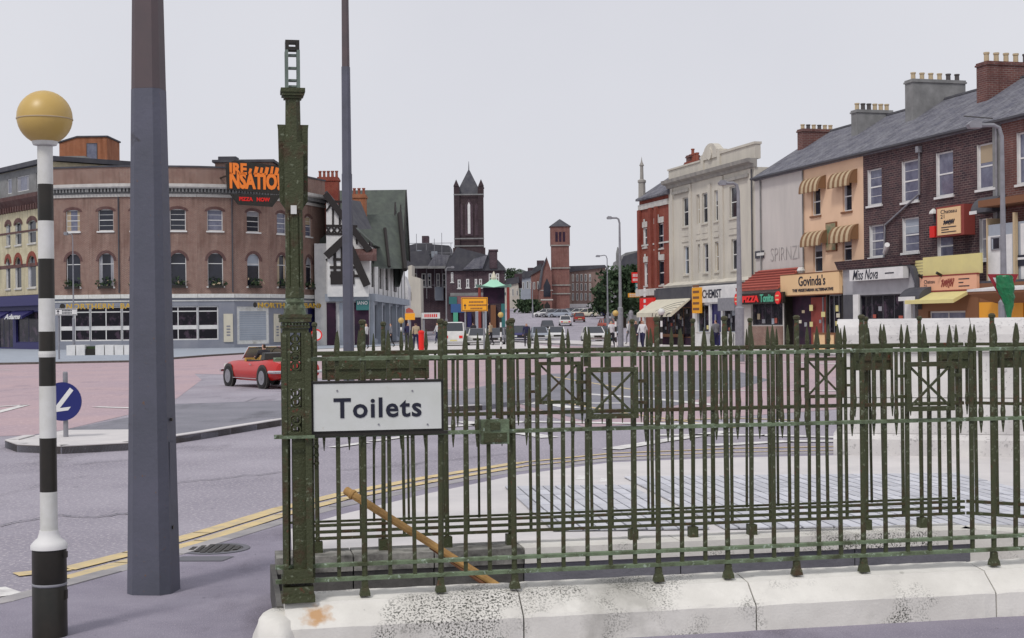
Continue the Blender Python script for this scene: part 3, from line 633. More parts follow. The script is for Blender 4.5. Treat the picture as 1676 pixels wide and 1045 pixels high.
# keep left sign on the island
kp = gr(104, 716); kY = kp[1]
kl = thing('keep_left_sign', 'round blue sign with white arrow pointing down left on grey post of the island', 'road sign', (kp[0], kY, 0))
kc = un(102, 657.5, kY); r_ = .295
obj('post', MB().lathe([(.038,-.01),(.038,un(104,611,kY)[2]),(.03,un(104,609,kY)[2])], kc[0]-kp[0]+.03, .06, 12), M['steel'], kl)
ring = [(r_*cos(a), r_*sin(a)) for a in [2*pi*i/32 for i in range(32)]]
f = lambda pts: [(kc[0]-kp[0]+x, kc[2]+z) for x, z in pts]
obj('disc', MB().slab(f(ring), -.012, .01), M['blue'], kl)
a45 = radians(232)
def arr(pts): return f([(x*cos(a45)-z*sin(a45), x*sin(a45)+z*cos(a45)) for x, z in pts])
obj('arrow', MB().slab(arr([(-.24,.034),(-.24,-.034),(.10,-.034),(-.02,-.155),(.05,-.155),(.205,0),(.05,.155),(-.02,.155),(.10,.034)]), -.0145, -.012), M['white'], kl)
# manhole cover and patch on the footway
m0 = gr(352, 899); mh = thing('manhole_cover', 'oval dark cast iron drain cover by the lamp column foot', 'drain cover', (m0[0], m0[1], 0))
obj('frame', MB().lathe([(.26,.001),(.26,.006),(.21,.006),(.21,.001)], n=24), M['joint'], mh); 
b = MB()
for i in range(-3,4): 
    for j in range(-3,4):
        if hypot(i,j) < 3.3: b.box(i*.055-.018,i*.055+.018,j*.055-.018,j*.055+.018,.002,.010)
b.lathe([(.205,.001),(.205,.004)], n=24); obj('cover', b, M['black'], mh)
m1 = gr(335, 915); struct('footway_patch', MB().poly([(m1[0]+x, m1[1]+y, .004) for x, y in [(-.25,-.1),(.15,-.12),(.2,.08),(-.18,.1)]]), M['joint'], fix=False)
# litter
for px, py, lb in ((955,782,'crumpled white and red wrapper on the pale paving behind the railing'),(992,786,'flat white scrap of paper on the pale paving')):
    g_ = gr(px, py, .02); tag(obj('litter', MB().rings([[(-.09,-.04,0),(.09,-.05,0),(.08,.05,0),(-.07,.04,0)],[(-.06,-.03,.03),(.05,-.02,.045),(.06,.03,.02),(-.05,.03,.035)]]), M['white'], loc=(g_[0],g_[1],.006)), lb, 'litter')

# wear on the carriageway: trench patches, tar seams and gullies
random.seed(12)
b = MB()
for pts in ([(0,860),(90,842),(160,846),(214,838)],[(290,790),(360,783),(460,772)],[(120,760),(215,752)],[(0,640),(60,634),(220,640)],[(420,650),(300,690)],[(560,770),(700,756),(830,742)]):
    P_ = []
    for (x0,y0),(x1,y1) in zip(pts, pts[1:]):
        for k in range(5): P_.append((x0+(x1-x0)*k/5+random.uniform(-2,2), y0+(y1-y0)*k/5+random.uniform(-1.2,1.2)))
    P_.append(pts[-1]); strip(b, P_, .022, -.087)
struct('tar_seam', b, M['joint'], fix=False)
# ================================================================ BUILDING KIT (local frame: x along the front, y into the building, z up)
def wall(parent, u0, u1, z0, z1, holes, m, thick=.22, name='wall', y=0.0, arches=()):
    "front wall with real openings; holes = (u0,u1,z0,z1,arched)"
    us = sorted({u0,u1}|{h[i] for h in holes for i in (0,1) if u0 < h[i] < u1}); zs = sorted({z0,z1}|{h[i] for h in holes for i in (2,3) if z0 < h[i] < z1})
    b = MB()
    for i in range(len(us)-1):
        for j in range(len(zs)-1):
            uc, zc = (us[i]+us[i+1])/2, (zs[j]+zs[j+1])/2
            if any(h[0] < uc < h[1] and h[2] < zc < h[3] for h in holes): continue
            b.quad((us[i],y,zs[j]),(us[i+1],y,zs[j]),(us[i+1],y,zs[j+1]),(us[i],y,zs[j+1]))
    for h in holes:
        a, c, d, e = h[:4]
        b.quad((a,y,d),(a,y+thick,d),(a,y+thick,e),(a,y,e)); b.quad((c,y,d),(c,y,e),(c,y+thick,e),(c,y+thick,d))
        b.quad((a,y,e),(a,y+thick,e),(c,y+thick,e),(c,y,e)); b.quad((a,y,d),(c,y,d),(c,y+thick,d),(a,y+thick,d))
        if len(h) > 4 and h[4]:
            r = (c-a)/2; cx = (a+c)/2; rz = min(r, h[4] if h[4] is not True else r); zc = e-rz
            for s_ in (-1,1):
                pts = [(cx+s_*r, e)]+[(cx+s_*r*cos(t), zc+rz*sin(t)) for t in [pi/2*i/6 for i in range(7)]]
                if s_ < 0: pts = pts[::-1]
                b.slab(pts, y+.001, y+thick)
    o = obj(name, b, m, parent, fix=False); return o
def window(parent, u0, u1, z0, z1, y=.13, fm='white', gm='glass', sash=True, sill=.06, name='window', mull=0, fr=.06, arch=False, reveal=False, sm=None, bars=0, label=None):
    b = MB(); d = .05; g = .002; u0 += g; u1 -= g; z0 += g; z1 -= g
    b.box(u0,u0+fr,y,y+d,z0,z1); b.box(u1-fr,u1,y,y+d,z0,z1); b.box(u0+fr,u1-fr,y,y+d,z0,z0+fr); b.box(u0+fr,u1-fr,y,y+d,z1-fr,z1)
    zm = (z0+z1)/2
    if arch: zm = z0+(z1-z0)*.68
    if sash: b.box(u0+fr,u1-fr,y-.01,y+d-.01,zm-fr*.4,zm+fr*.5)
    for i in range(bars): zq = z0+(z1-z0)*(i+1)/(bars+1); b.box(u0+fr,u1-fr,y+.005,y+d-.005,zq-.012,zq+.012) if abs(zq-zm) > .1 else None
    for i in range(mull): um = u0+(u1-u0)*(i+1)/(mull+1); b.box(um-fr*.4,um+fr*.4,y+.002,y+d-.002,z0+fr,z1-fr)
    if reveal: b.box(u0,u0+.012,.01,y,z0,z1); b.box(u1-.012,u1,.01,y,z0,z1)
    f = obj(name, b, M[fm], parent)
    if label: f['label'] = label
    obj('pane', MB().box(u0+fr*.5,u1-fr*.5,y+.015,y+.03,z0+fr*.5,z1-fr*.5), M[gm], f)
    if gm != 'shopdark' and not mull and random.random() < .55:
        k_ = random.choice((0,1,1,2)); iu0, iu1, iz0, iz1 = u0+fr*1.05, u1-fr*1.05, z0+fr*1.05, z1-fr*1.05; b = MB(); w_ = iu1-iu0; hh = iz1-iz0
        if k_ == 0: b.box(iu0,iu1,y+.008,y+.0145,iz1-hh*random.uniform(.2,.45),iz1)
        else:
            for s_ in (0,1):
                q = random.uniform(.16,.32)*w_; a_ = iu0 if s_ == 0 else iu1-q; b.box(a_,a_+q,y+.008,y+.0145,iz0,iz1-.02)
                if k_ == 1 and random.random() < .4: break
        o_ = obj('curtain', b, M[random.choice(('netcurtain','netcurtain','sandc','lav'))], f)
    if sill: obj('sill', MB().box(u0-.09,u1+.09,-.09,y,z0-.12,z0-.012), M[sm or fm], f)
    return f
def body(parent, u0, u1, z0, z1, depth, m, y0=.24, name='rear_wall'):
    b = MB(); b.quad((u0,0.001,z0),(u0,depth,z0),(u0,depth,z1),(u0,0.001,z1)); b.quad((u1,0.001,z0),(u1,0.001,z1),(u1,depth,z1),(u1,depth,z0))
    b.quad((u0,depth,z0),(u1,depth,z0),(u1,depth,z1),(u0,depth,z1)); b.quad((u0,y0+.3,z0),(u1,y0+.3,z0),(u1,y0+.3,z1),(u0,y0+.3,z1)); b.quad((u0,.24,z1-.003),(u1,.24,z1-.003),(u1,depth,z1-.003),(u0,depth,z1-.003))
    return obj(name, b, m, parent, fix=False)
def chimney(parent, u0, u1, y0, y1, z0, z1, m, pots, capm=None, pm=None, potc=('sandp',), along='y', ph=.45):
    b = MB(); b.box(u0,u1,y0,y1,z0,z1-.18); b.box(u0-.06,u1+.06,y0-.06,y1+.06,z1-.18,z1-.09); b.box(u0-.02,u1+.02,y0-.02,y1+.02,z1-.09,z1)
    c = obj('chimney', b, m, parent)
    for i in range(pots):
        f = (i+.5)/pots
        px_, py_ = (((u0+u1)/2, y0+(y1-y0)*f) if along == 'y' else (u0+(u1-u0)*f, (y0+y1)/2))
        obj('chimney_pot', MB().lathe([(.13,z1),(.12,z1+ph*.8),(.15,z1+ph*.82),(.15,z1+ph)], px_, py_, 8), M[random.choice(potc)], c)
    return c
M['potc'] = mat('clay_pot', (.50,.40,.26), .9); M['potd'] = mat('dark_pot', (.10,.09,.09), .9); M['potr'] = mat('red_pot', (.28,.09,.06), .9)
def bld(name, label, cat, fr, u0, group=None):
    f = fr.sub(u0); e = thing(name, label, cat, (f.O[0], f.O[1], 0), f.rz, group); return f, e
# ================================================================ BANK ON THE CURVED CORNER
bx = [86,146,198,258,323,383,440,482,533]; bd = [105.8,105.2,105,105.2,105.8,106.8,109,111.7,117.2]
BP = [un(x, 450, d)[:2] for x, d in zip(bx, bd)]
bank = thing('bank_building', 'brown brick bank curving round the corner with arched windows over grey stone ground floor', 'bank', (BP[3][0], BP[3][1], 0))
wc = [119,173,227,291,352,414.5,461,505]
facets = []
def bayroot(i):
    a, c = BP[i], BP[i+1]; fr = Fr(a, (c[0]-a[0], c[1]-a[1])); return fr
Z1, ZB, ZC0, ZC1, ZP = 4.05, 3.75, 11.25, 12.2, 13.45
class XF:
    "wraps obj() so that pieces built in a facet frame become children of the bank in its own frame"
for i in range(8):
    fr = bayroot(i); L = fr.L; facets.append(fr)
    holder = None
    n0 = set(bpy.data.objects)
    fl = Fr(fr.O, fr.d)
    uc = fl.hit(wc[i], 365)[0]; 
    if i in (2,): uc = L/2
    hw = .58
    up = (uc-hw, uc+hw, 8.75, 10.35, .16); lo = (uc-hw, uc+hw, 4.62, 7.10, True)
    w_ = wall(bank, 0, L, Z1, ZC0, [up, lo], M['brickA'])
    b = MB()
    for h, r in ((up,.16),(lo,.58)):
        c_, e_ = (h[0]+h[1])/2, h[3]; zc_ = e_-r
        ts = [pi*j/10 for j in range(11)]
        b.slab([(c_+(hw+.20)*cos(t), zc_+(r+.22)*sin(t)) for t in ts]+[(c_+hw*cos(t), zc_+r*sin(t)) for t in ts[::-1]], -.012, .05)
    obj('arch_bricks', b, M['brickArch'], bank)
    window(bank, *up[:4], gm='curtain' if i in (0,4,6,7) else 'glass', bars=3, sill=.06)
    wl = window(bank, *lo[:4], arch=True, gm='glass')
    # window box with plants and iron guard
    bx_ = MB(); bx_.box(uc-.55,uc+.55,-.32,-.10,4.50,4.68); pl_ = obj('window_box', bx_, M['black'], bank)
    lf = MB()
    for q in range(46):
        p = Vector((uc+random.gauss(0,.34), -.2+random.uniform(-.12,.1), 4.72+abs(random.gauss(0,.24)))); s = random.uniform(.05,.11)
        d1 = Vector((random.uniform(-1,1),random.uniform(-1,1),random.uniform(-1,1))).normalized()*s; d2 = Vector((random.uniform(-1,1),random.uniform(-1,1),random.uniform(-1,1))).normalized()*s
        lf.m(1 if random.random() < .12 else 0); lf.quad(p-d1-d2,p+d1-d2,p+d1+d2,p-d1+d2)
    o = obj('box_plant', lf, [M['leafd'], M['sandc']], pl_, fix=False); o['kind'] = 'stuff'
    # ground floor
    gh = []
    if i in (0,1,2,3): gh = [(.5 if i == 0 else .0001, L-.0001, .62, 3.15)]
    if i == 4: gh = [(.0001, fl.hit(358,540)[0], .62, 3.15)]
    if i == 5: gh = [(fl.hit(388,540)[0], L-.02, .25, 3.1)]
    if i == 7: gh = [(fl.hit(504,540)[0], fl.hit(520,540)[0], .05, 3.0)]
    wall(bank, 0, L, 0, ZB, gh, M['greystone'], name='stone_front')
    if i < 5:
        g = gh[0]; window(bank, g[0], g[1], g[2], g[3], y=.1, gm='shopdark', sash=False, mull=1 if i != 4 else 0, sill=0, name='banking_hall_window', fr=.09)
        s_ = MB(); s_.box(g[0]+.1,g[1]-.1,.09,.16,1.42,1.72); s_.box(g[0]+.1,g[1]-.1,.092,.155,2.72,2.80); obj('transom_band', s_, M['white'], bank)
    if i == 5:
        g = gh[0]; s_ = MB(); s_.box(g[0],g[1],.06,.12,g[2],g[3]); o = obj('roller_shutter', s_, M['offwhite'], bank)
        for k in range(13): obj('shutter_slat', MB().box(g[0]+.25,g[1]-.25,.04,.075,.55+k*.17,.55+k*.17+.15), M['lav'], o)
    if i == 7: obj('side_door', MB().box(gh[0][0],gh[0][1],.12,.18,.05,3.0), M['navy'], bank)
    obj('string_course', MB().box(0,L,-.16,.1,ZB+.002,Z1-.002).box(0,L,-.05,-.001,ZB-.25,ZB-.16), M['offwhite'], bank)
    if i in (1,4,6): obj('drainpipe', MB().tube([(L-.12,-.09,ZC0),(L-.12,-.09,Z1+.1)], .05, 7), M['slated'], bank)
    c_ = MB(); c_.ext([(.05,ZC0+.002),(-.10,ZC0+.002),(-.10,ZC0+.22),(.05,ZC0+.22)], 0, L); c_.ext([(.05,ZC0+.62),(-.38,ZC0+.62),(-.50,ZC0+.72),(-.50,ZC1),(.05,ZC1)], -.06, L+.06); obj('cornice', c_, M['trimstone'], bank)
    dn = MB(); k = 0
    while k*.26 < L: dn.box(k*.26, k*.26+.13, -.34, .0, ZC0+.36, ZC0+.61); k += 1
    dn.box(0,L,-.02,.05,ZC0+.22,ZC0+.62); o = obj('dentil_course', dn, M['greyrender'], bank); o['kind'] = 'stuff'
    obj('parapet', MB().box(0,L,-.02,.25,ZC1+.002,ZP), M['brickA'], bank); obj('parapet_coping', MB().box(-.02,L+.02,-.1,.32,ZP+.002,ZP+.12), M['slated'], bank)
    # move everything just made from facet frame to bank frame
    m_ = Matrix.Rotation(fr.rz, 4, 'Z'); m_.translation = (fr.O[0]-bank.location.x, fr.O[1]-bank.location.y, 0)
    for o in set(bpy.data.objects)-n0:
        if o.parent == bank: o.matrix_local = m_ @ o.matrix_local
rp = [(x-bank.location.x, y-bank.location.y) for x, y in BP]
rpoly = rp+[(rp[-1][0]-1.5, rp[-1][1]+9), (rp[0][0], rp[0][1]+14)]
b = MB(); b.prism([(x*.995, y+.6) for x, y in rpoly], ZC1-.4, ZC1+.1); obj('flat_roof', b, M['slated'], bank)
b = MB(); q = rp[-1]; b.quad((q[0],q[1],0),(q[0]-1.5,q[1]+9,0),(q[0]-1.5,q[1]+9,ZP),(q[0],q[1],ZP)); obj('side_wall', b, M['brickA'], bank, fix=False)
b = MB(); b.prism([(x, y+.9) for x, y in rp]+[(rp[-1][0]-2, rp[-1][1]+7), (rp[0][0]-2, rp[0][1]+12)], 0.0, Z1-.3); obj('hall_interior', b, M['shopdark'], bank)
# fascia lettering following the curve on two chords
def flatframe(pa, pb, ya, yb, da, db, proud=.0):
    A_ = un(pa, ya, da); B_ = un(pb, yb, db); return Fr(A_[:2], (B_[0]-A_[0], B_[1]-A_[1]))
for pa, pb, s_ in ((103,241,(1,3)),(416,529,(6,7))):
    f1 = flatframe(pa, pb, 500, 500, 104.5 if pa < 200 else 107.2, 104.4 if pa < 200 else 115.2)
    e_ = thing('bank_lettering', 'gilt letters NORTHERN BANK over the ' + ('wide dark bank windows' if pa < 200 else 'shuttered bank door, partly behind the pier'), 'lettering', (f1.O[0], f1.O[1], 0), f1.rz, )
    text('letters', 'NORTHERN  BANK', f1.hit(pa,500)[0]+.3, f1.hit(pb,500)[0]-.2, 2.98, 3.38, -.1, M['gold'], e_, bold=.02, depth=.06, sep=1.1)
    r_ = MB().lathe([(.22,-.05),(.22,.02)], 0, 0, 16)
    o = obj('roundel', MB().slab([(.0+.2*cos(t), 3.2+.2*sin(t)) for t in [2*pi*j/16 for j in range(16)]], -.12, -.06), M['black'], e_)
for px0, px1, lab in ((366,381,'tall cream notice panel on the bank wall between window and shutter'),(448,458,'narrow cream notice panel on the bank wall right of the shutter')):
    f1 = facets[4 if px0 < 400 else 6]; r0 = f1.rect(px0,514,px1,560)
    e_ = thing('notice_panel', lab, 'notice board', (f1.O[0]+f1.d[0]*r0[0], f1.O[1]+f1.d[1]*r0[0], 0), f1.rz)
    w2 = r0[1]-r0[0]; obj('board', MB().box(0,w2,-.08,-.005,r0[2],r0[3]), M['creamawn'], e_); b = MB()
    for k in range(4): b.box(w2*.3,w2*.7,-.087,-.081,r0[2]+.45+k*.22,r0[2]+.57+k*.22)
    obj('printed_lines', b, M['steel'], e_)
# cinema sign on the parapet
f1 = flatframe(367,457,290,290,104.6,106.5); r0 = f1.rect(367,264,457,318)
cs_ = thing('billboard', 'black cinema style board with jagged orange letters IRE NSATION on the bank parapet', 'advertising sign', (f1.O[0], f1.O[1], 0), f1.rz)
ww = r0[1]
zt, zb_ = r0[3], r0[2]
obj('board', MB().slab([(0.1,zb_+.25),(ww,zb_),(ww+.05,zt-.35),(.6,zt-.05),(0,zt-.35)][::1], -.5, -.3), M['black'], cs_)
text('top_word', 'IRE', .25, 1.55, zb_+1.35, zt-.25, -.5, M['orangelet'], cs_, bold=.045, depth=.05)
text('lower_word', 'NSATIO!', .25, ww-.1, zb_+.30, zb_+1.55, -.5, M['orangelet'], cs_, bold=.05, depth=.05)
for k, (a, c) in enumerate(((1.65,2.5),(2.5,3.3),(3.3,ww-.12))):
    obj('tall_stroke', MB().slab([(a,zb_+1.45),(a+.2,zb_+1.45),(a+.30,zt-.65+.12*k),(a+.12,zt-.6+.1*k)], -.55, -.5).slab([(c-.45,zb_+1.4),(c-.2,zb_+1.4),(c-.05,zt-.5),(c-.3,zt-.45)], -.55, -.5), M['orangelet'], cs_)
obj('lower_panel', MB().slab([(.3,zb_-.1),(.9,zb_-.85),(ww-.7,zb_-.95),(ww-.2,zb_-.3),(ww-.1,zb_-.05)], -.5, -.35), M['black'], cs_)
text('red_caption', 'PIZZA   NOW', .95, ww-.9, zb_-.58, zb_-.28, -.5, M['redsign'], cs_, bold=.05, depth=.04)
b = MB()
for k in range(6): b.box(.5+k*.55,.56+k*.55,-.5,.1,zb_-.2,zb_-.12)
b.box(.2,.3,-.3,2.2,zt-1.2,zt-1.1); b.box(ww-.4,ww-.3,-.3,2.2,zt-1.2,zt-1.1); obj('bracket', b, M['black'], cs_)
# pent box behind sign + modern lift block
p = un(352,276,112); q = un(445,276,112)
t_ = thing('roof_hut', 'small dark flat roofed hut behind the orange lettered sign on the bank roof', 'roof hut', (p[0], 112, 0)); hz = un(370,258,112)[2]
obj('wall', MB().box(0,q[0]-p[0],0,3,ZC1-.5,hz-.4), M['brickA'], t_); obj('roof', MB().box(-.2,q[0]-p[0]+.2,-.2,3.2,hz-.4,hz-.2).box(.2,1.6,.2,1.5,hz-.2,hz+.1), M['slated'], t_)
p = un(97,240,124); q = un(175,240,124); z1_ = un(175,225,124)[2]; z0_ = un(97,235,124)[2]
t_ = thing('lift_block', 'plain orange brick tower block with one window rising behind the bank roof', 'tower block', (p[0], 124, 0)); wd = q[0]-p[0]
obj('wall', MB().slab([(0,0),(wd,0),(wd,z1_),(wd*.38,z1_),(0,z0_)], 0, 4), M['brickO'], t_)
obj('roof_edge', MB().slab([(-.1,z0_+.01),(wd*.38,z1_+.01),(wd+.1,z1_+.01),(wd+.1,z1_+.14),(wd*.38,z1_+.14),(-.1,z0_+.14)], -.1, 4.1), M['slated'], t_)
window(t_, wd*.57, wd*.80, z1_-2.6, z1_-.5, y=-.03, sill=0, fm='slated', sash=False, gm='curtain')
p = un(72,262,116); q = un(205,262,116)
t_ = thing('roof_hut', 'long low grey rendered roof structure left of the bank parapet', 'roof hut', (p[0], 116, 0)); z1_ = un(100,256,116)[2]; wd = q[0]-p[0]
obj('wall', MB().slab([(0,10),(wd,10),(wd,z1_-1.6),(wd*.55,z1_-.7),(wd*.5,z1_),(0,z1_)], 0, 4), M['greyrender'], t_)
b = MB(); b.slab([(wd*.32,z1_-1.9),(wd*1.6,z1_-1.6),(wd*.62,z1_-.75),(wd*.5,z1_-.8)], -1.5, -1.4); obj('sloping_rooflight', b, M['white'], t_)
# ================================================================ YELLOW BRICK BUILDING AT THE LEFT EDGE
A_ = un(-75,450,122); B_ = un(87,450,106.2)
Y0 = Fr(A_[:2], (B_[0]-A_[0], B_[1]-A_[1])); L = Y0.L
yb = thing('corner_building', 'yellow brick corner building with red brick arches and grey top storey at left edge', 'shop building', (Y0.O[0], Y0.O[1], 0), Y0.rz)
holes = []; zz1 = []
def Yr(x0,y0,x1,y1): return Y0.rect(x0,y0,x1,y1)
up_px = [(-50,-41),(-30,-21),(-12,-4),(10,17),(25,35),(46,59),(67,79)]; 
for a, c in up_px:
    r1 = Yr(a,356,c,394); r2 = Yr(a,420,c,473); holes += [(r1[0],r1[1],8.15,9.9,.2),(r2[0],r2[1],4.75,7.2,True)]
wall(yb, 0, L, 4.2, 11.2, holes, M['brickY'])
for h in holes: window(yb, *h[:4], fm='white' if h[4] is True else 'offwhite', arch=(h[4] is True), sill=.06, sm='trimstone', reveal=True)
b = MB()
for h in holes:
    r = (h[1]-h[0])/2; c_ = (h[0]+h[1])/2; r2 = r if h[4] is True else .2; zc_ = h[3]-r2; ts = [pi*j/10 for j in range(11)]
    o = obj('red_arch', MB().slab([(c_+(r+.26)*cos(t), zc_+(r2+.34)*sin(t)) for t in ts]+[(c_+r*cos(t), zc_+r2*sin(t)) for t in ts[::-1]], -.05, .02), M['brickR'] if h[4] is True else M['brickArch'], yb)
obj('red_band', MB().box(0,L,-.03,-.002,6.35,6.62).box(0,L,-.04,-.002,9.05,9.2), M['brickArch'], yb)
b = MB(); b.ext([(.1,11.0),(-.1,11.0),(-.5,11.6),(-.55,11.9),(.1,11.9)], -.1, L+.1); obj('cornice', b, M['brickArch'], yb)
b = MB()
for k in range(int(L/.5)): b.box(k*.5+.1,k*.5+.3,-.4,-.05,10.7,11.1)
obj('corbel', b, M['redsign'] if False else M['brickArch'], yb)['kind'] = 'stuff'
tops = [Yr(a,281,c,308) for a, c in ((-48,-38),(-25,-8),(4,12),(20,40),(52,64))]
hl = [(r[0],r[1],12.35,13.55) for r in tops]
wall(yb, 0, L, 11.9, 14.1, hl, M['greyrender'], name='top_storey', y=.35)
for h in hl: window(yb, *h, y=.42, fm='white', sash=False, sill=0, gm='curtain')
obj('roof_slab', MB().box(-.3,L+.3,-.1,8,14.1,14.45), M['slated'], yb)
body(yb, 0, L, 0, 14.05, 9, M['brickY'])
obj('fascia', MB().box(0,L,-.45,.0,3.35,4.15), M['navy'], yb)
wall(yb, 0, L, 0, 3.35, [(.6,L*.42,.5,2.9),(L*.46,L*.62,.05,2.9),(L*.65,L-.6,.5,2.9)], M['navy'], name='shop_front')
for a, c, d in ((.6,L*.42,.5),(L*.46,L*.62,.05),(L*.65,L-.6,.5)): window(yb, a, c, d, 2.9, fm='navy', gm='shopdark', sash=False, mull=2, sill=0, name='shop_window')
for x0, x1, s_ in ((2,17,'Mrs'),(26,53,'Adams')):
    r1 = Yr(x0,511,x1,521); aw = obj('window_awning', MB().ext([(-.02,3.0),(-.9,2.55),(-.9,2.35),(-.02,2.8)], r1[0]-.2, r1[1]+.2), M['navy'], yb)
    text('script', s_, r1[0], r1[1], 2.33, 2.72, -.93, M['white'], aw, bold=.03, depth=.02, shear=.4)
# ================================================================ TUDOR STYLE BUILDING
tu = thing('tudor_building', 'black and white half timbered pub with steep dark gables beside the bank', 'pub building', un(533,570,114)[:2]+(0,))
TX, TY = tu.location.x, 114.0
F1 = Fr((TX, TY), (1, .05)); 
def t1(px, py, off=0): return F1.hit(px, py, off)
tu.rotation_euler.z = F1.rz
# front face with its big gable
g = [t1(530,465), t1(618,465), t1(618,430), t1(603,405), t1(545,305), t1(520,275), t1(505,300)]
obj('gable_wall', MB().slab([(x,z) for x, z in [t1(534,572), t1(605,572), t1(605,414), t1(566,362), t1(534,320)]], 0, .3), M['white'], tu)
def tb(pts, w=.22, y=-.04, nm='timber'):
    P = [t1(*p) for p in pts]; b = MB()
    for a, c in zip(P, P[1:]): b.bar(a, c, w, .06, y)
    return b
b = MB()
for pts in [[(534,330),(562,331)],[(534,370),(585,371)],[(534,383),(590,384)],[(545,332),(545,370)],[(556,332),(556,370)],[(566,340),(566,370)],[(576,352),(576,370)],[(534,372),(541,382)],[(541,372),(534,382)],[(543,372),(551,382)],[(551,372),(543,382)],[(553,372),(561,382)],[(561,372),(553,382)],[(563,372),(571,382)],[(571,372),(563,382)],[(534,346),(544,332)],[(534,427),(562,402)],[(584,400),(584,384)],[(594,402),(594,392)]]:
    P = [t1(*p) for p in pts]; b.bar(P[0], P[1], .14 if abs(pts[0][0]-pts[1][0]) < 11 else .2, .06, -.04+random.uniform(-.003,.003))
obj('timber', b, M['timber'], tu)['kind'] = 'stuff'
P = [t1(533,314), t1(606,408)]; obj('gable_roof', MB().bar(P[0], P[1], .25, 5.5, 2.7), M['slated'], tu)
for a, c in (((533,318),(566,361)),((566,361),(605,411))):
    P = [t1(*a), t1(*c)]; obj('barge_board', MB().bar(P[0], P[1], .5, .7, -.1), M['timber'], tu)
# jettied lower gable
b = MB(); P = [t1(x,y,-.9) for x, y in [(536,486),(603,486),(603,470),(566,392),(556,398),(536,420)]]; 
obj('jetty_wall', MB().slab(P, -.9, 0), M['white'], tu)
for a, c in (((534,420),(566,390)),((566,390),(601,468))):
    P = [t1(*a,-.95), t1(*c,-.95)]; obj('barge_board', MB().bar(P[0], P[1], .6, .5, -1.0), M['timber'], tu)
b = MB()
for a, c in (((540,452),(592,452)),((540,438),(584,438)),((548,408),(548,465)),((560,398),(560,465)),((572,420),(572,465)),((545,425),(575,425))):
    P = [t1(*a,-.95), t1(*c,-.95)]; b.bar(P[0], P[1], .22, .08, -.96+random.uniform(-.004,.004))
r1 = F1.rect(541,444,580,466,-.95); b.box(r1[0],r1[1],-.99,-.93,r1[2],r1[3]); obj('timber', b, M['timber'], tu)['kind'] = 'stuff'
r1 = F1.rect(578,411,616,427,-.6); obj('tiled_band', MB().ext([(-.62,r1[3]-.3),(-.02,r1[3]+.2),(-.02,r1[2]),(-.62,r1[2])], r1[0], r1[1]), M['brickArch'], tu)
# ground floor of the front
P = F1.rect(533,488,606,570)
obj('fascia', MB().box(P[0],P[1],-.35,0,3.5,4.1), M['lav'], tu)
for x0, x1, m in ((535,550,'magenta'),(556,566,'lav'),(580,604,'magenta')):
    r1 = F1.rect(x0,492,x1,568); obj('door' if m == 'magenta' else 'pilaster', MB().box(r1[0],r1[1],-.2,.0,0,3.4), M[m], tu)
r1 = F1.rect(583,492,604,508,-.4); sgn = obj('sign_board', MB().box(r1[0],r1[1],-.45,-.36,r1[2],r1[3]), M['tealpaint'], tu)
text('sign_word', 'IANO', r1[0]+.1, r1[1]-.1, (r1[2]+r1[3])/2+.05, r1[3]-.06, -.45, M['white'], sgn, bold=.03, depth=.02)
# receding side wing
A_ = un(604,450,114.6); B_ = un(662,450,146)
F2 = Fr(A_[:2], (B_[0]-A_[0], B_[1]-A_[1])); L2 = F2.L
sw = thing('tudor_building', 'white rendered wing of the half timbered pub receding down the street with green slate roof', 'pub building', (F2.O[0], F2.O[1], 0), F2.rz)
EZ = F2.hit(612,440)[1]
hol = []
for x0, x1 in ((608,613),(621,626),(631,636),(644,650)):
    a = F2.hit(x0,470)[0]; c = F2.hit(x1,470)[0]; hol.append((a, c, 4.7, 6.9))
wall(sw, 0, L2, 4.1, 8.2, hol, M['white'])
for h in hol: window(sw, *h, fm='timber', sash=True, sill=0, fr=.12, gm='glass')
b = MB(); k = 0
for u in [L2*i/9 for i in range(10)]: b.box(u-.12,u+.12,-.03,-.001,4.1,8.2)
b.box(0,L2,-.12,-.002,8.0,8.3); obj('timber', b, M['timber'], sw)['kind'] = 'stuff'
body(sw, 0, L2, 0, 8.2, 4.4, M['white'])
wall(sw, 0, L2, 0, 4.1, [(L2*i/5+.9, L2*(i+1)/5-.3, .4, 3.3) for i in range(5)], M['lav'], name='arcade')
for i in range(5):
    a, c = L2*i/5+.9, L2*(i+1)/5-.3; window(sw, a, c, .4, 3.3, fm='lav', gm='shopdark', sash=False, mull=1, sill=0, name='shop_window')
    obj('pilaster', MB().box(a-.95,a-.25,-.35,-.002,0,3.5), M['lav'], sw)
obj('fascia', MB().box(0,L2,-.5,-.002,3.5,4.1), M['lav'], sw)
b = MB(); b.ext([(-.4,8.1),(0,8.4),(2.2,10.4),(4.4,8.4),(4.4,8.1)], 1.5, L2+.2); obj('roof', b, M['slateg'], sw)
# green slated cross gables
for k, (ua, ub, hz) in enumerate(((L2*.46,L2*.60,12.4),(L2*.63,L2*.77,12.6),(L2*.80,L2*.99,14.6))):
    um = (ua+ub)/2; b = MB(); b.slab([(ua,8.3),(ub,8.3),(um,hz)], -.1, 6)
    o = obj('gable', b, M['white'], sw)
    b = MB(); b.slab([(ua-.3,8.1),(um,hz+.1),(um,hz+.5),(ua-.7,8.2)], -.5, 6.2); b.slab([(um,hz+.1),(ub+.3,8.1),(ub+.7,8.2),(um,hz+.5)], -.5, 6.2); obj('gable_roof', b, M['slateg'], o)
    b = MB(); b.slab([(ua-.3,8.0),(um,hz),(um,hz+.5),(ua-.7,8.2)], -.62, -.51); b.slab([(um,hz),(ub+.3,8.0),(ub+.7,8.2),(um,hz+.5)], -.62, -.51); obj('barge_board', b, M['timber'], o)
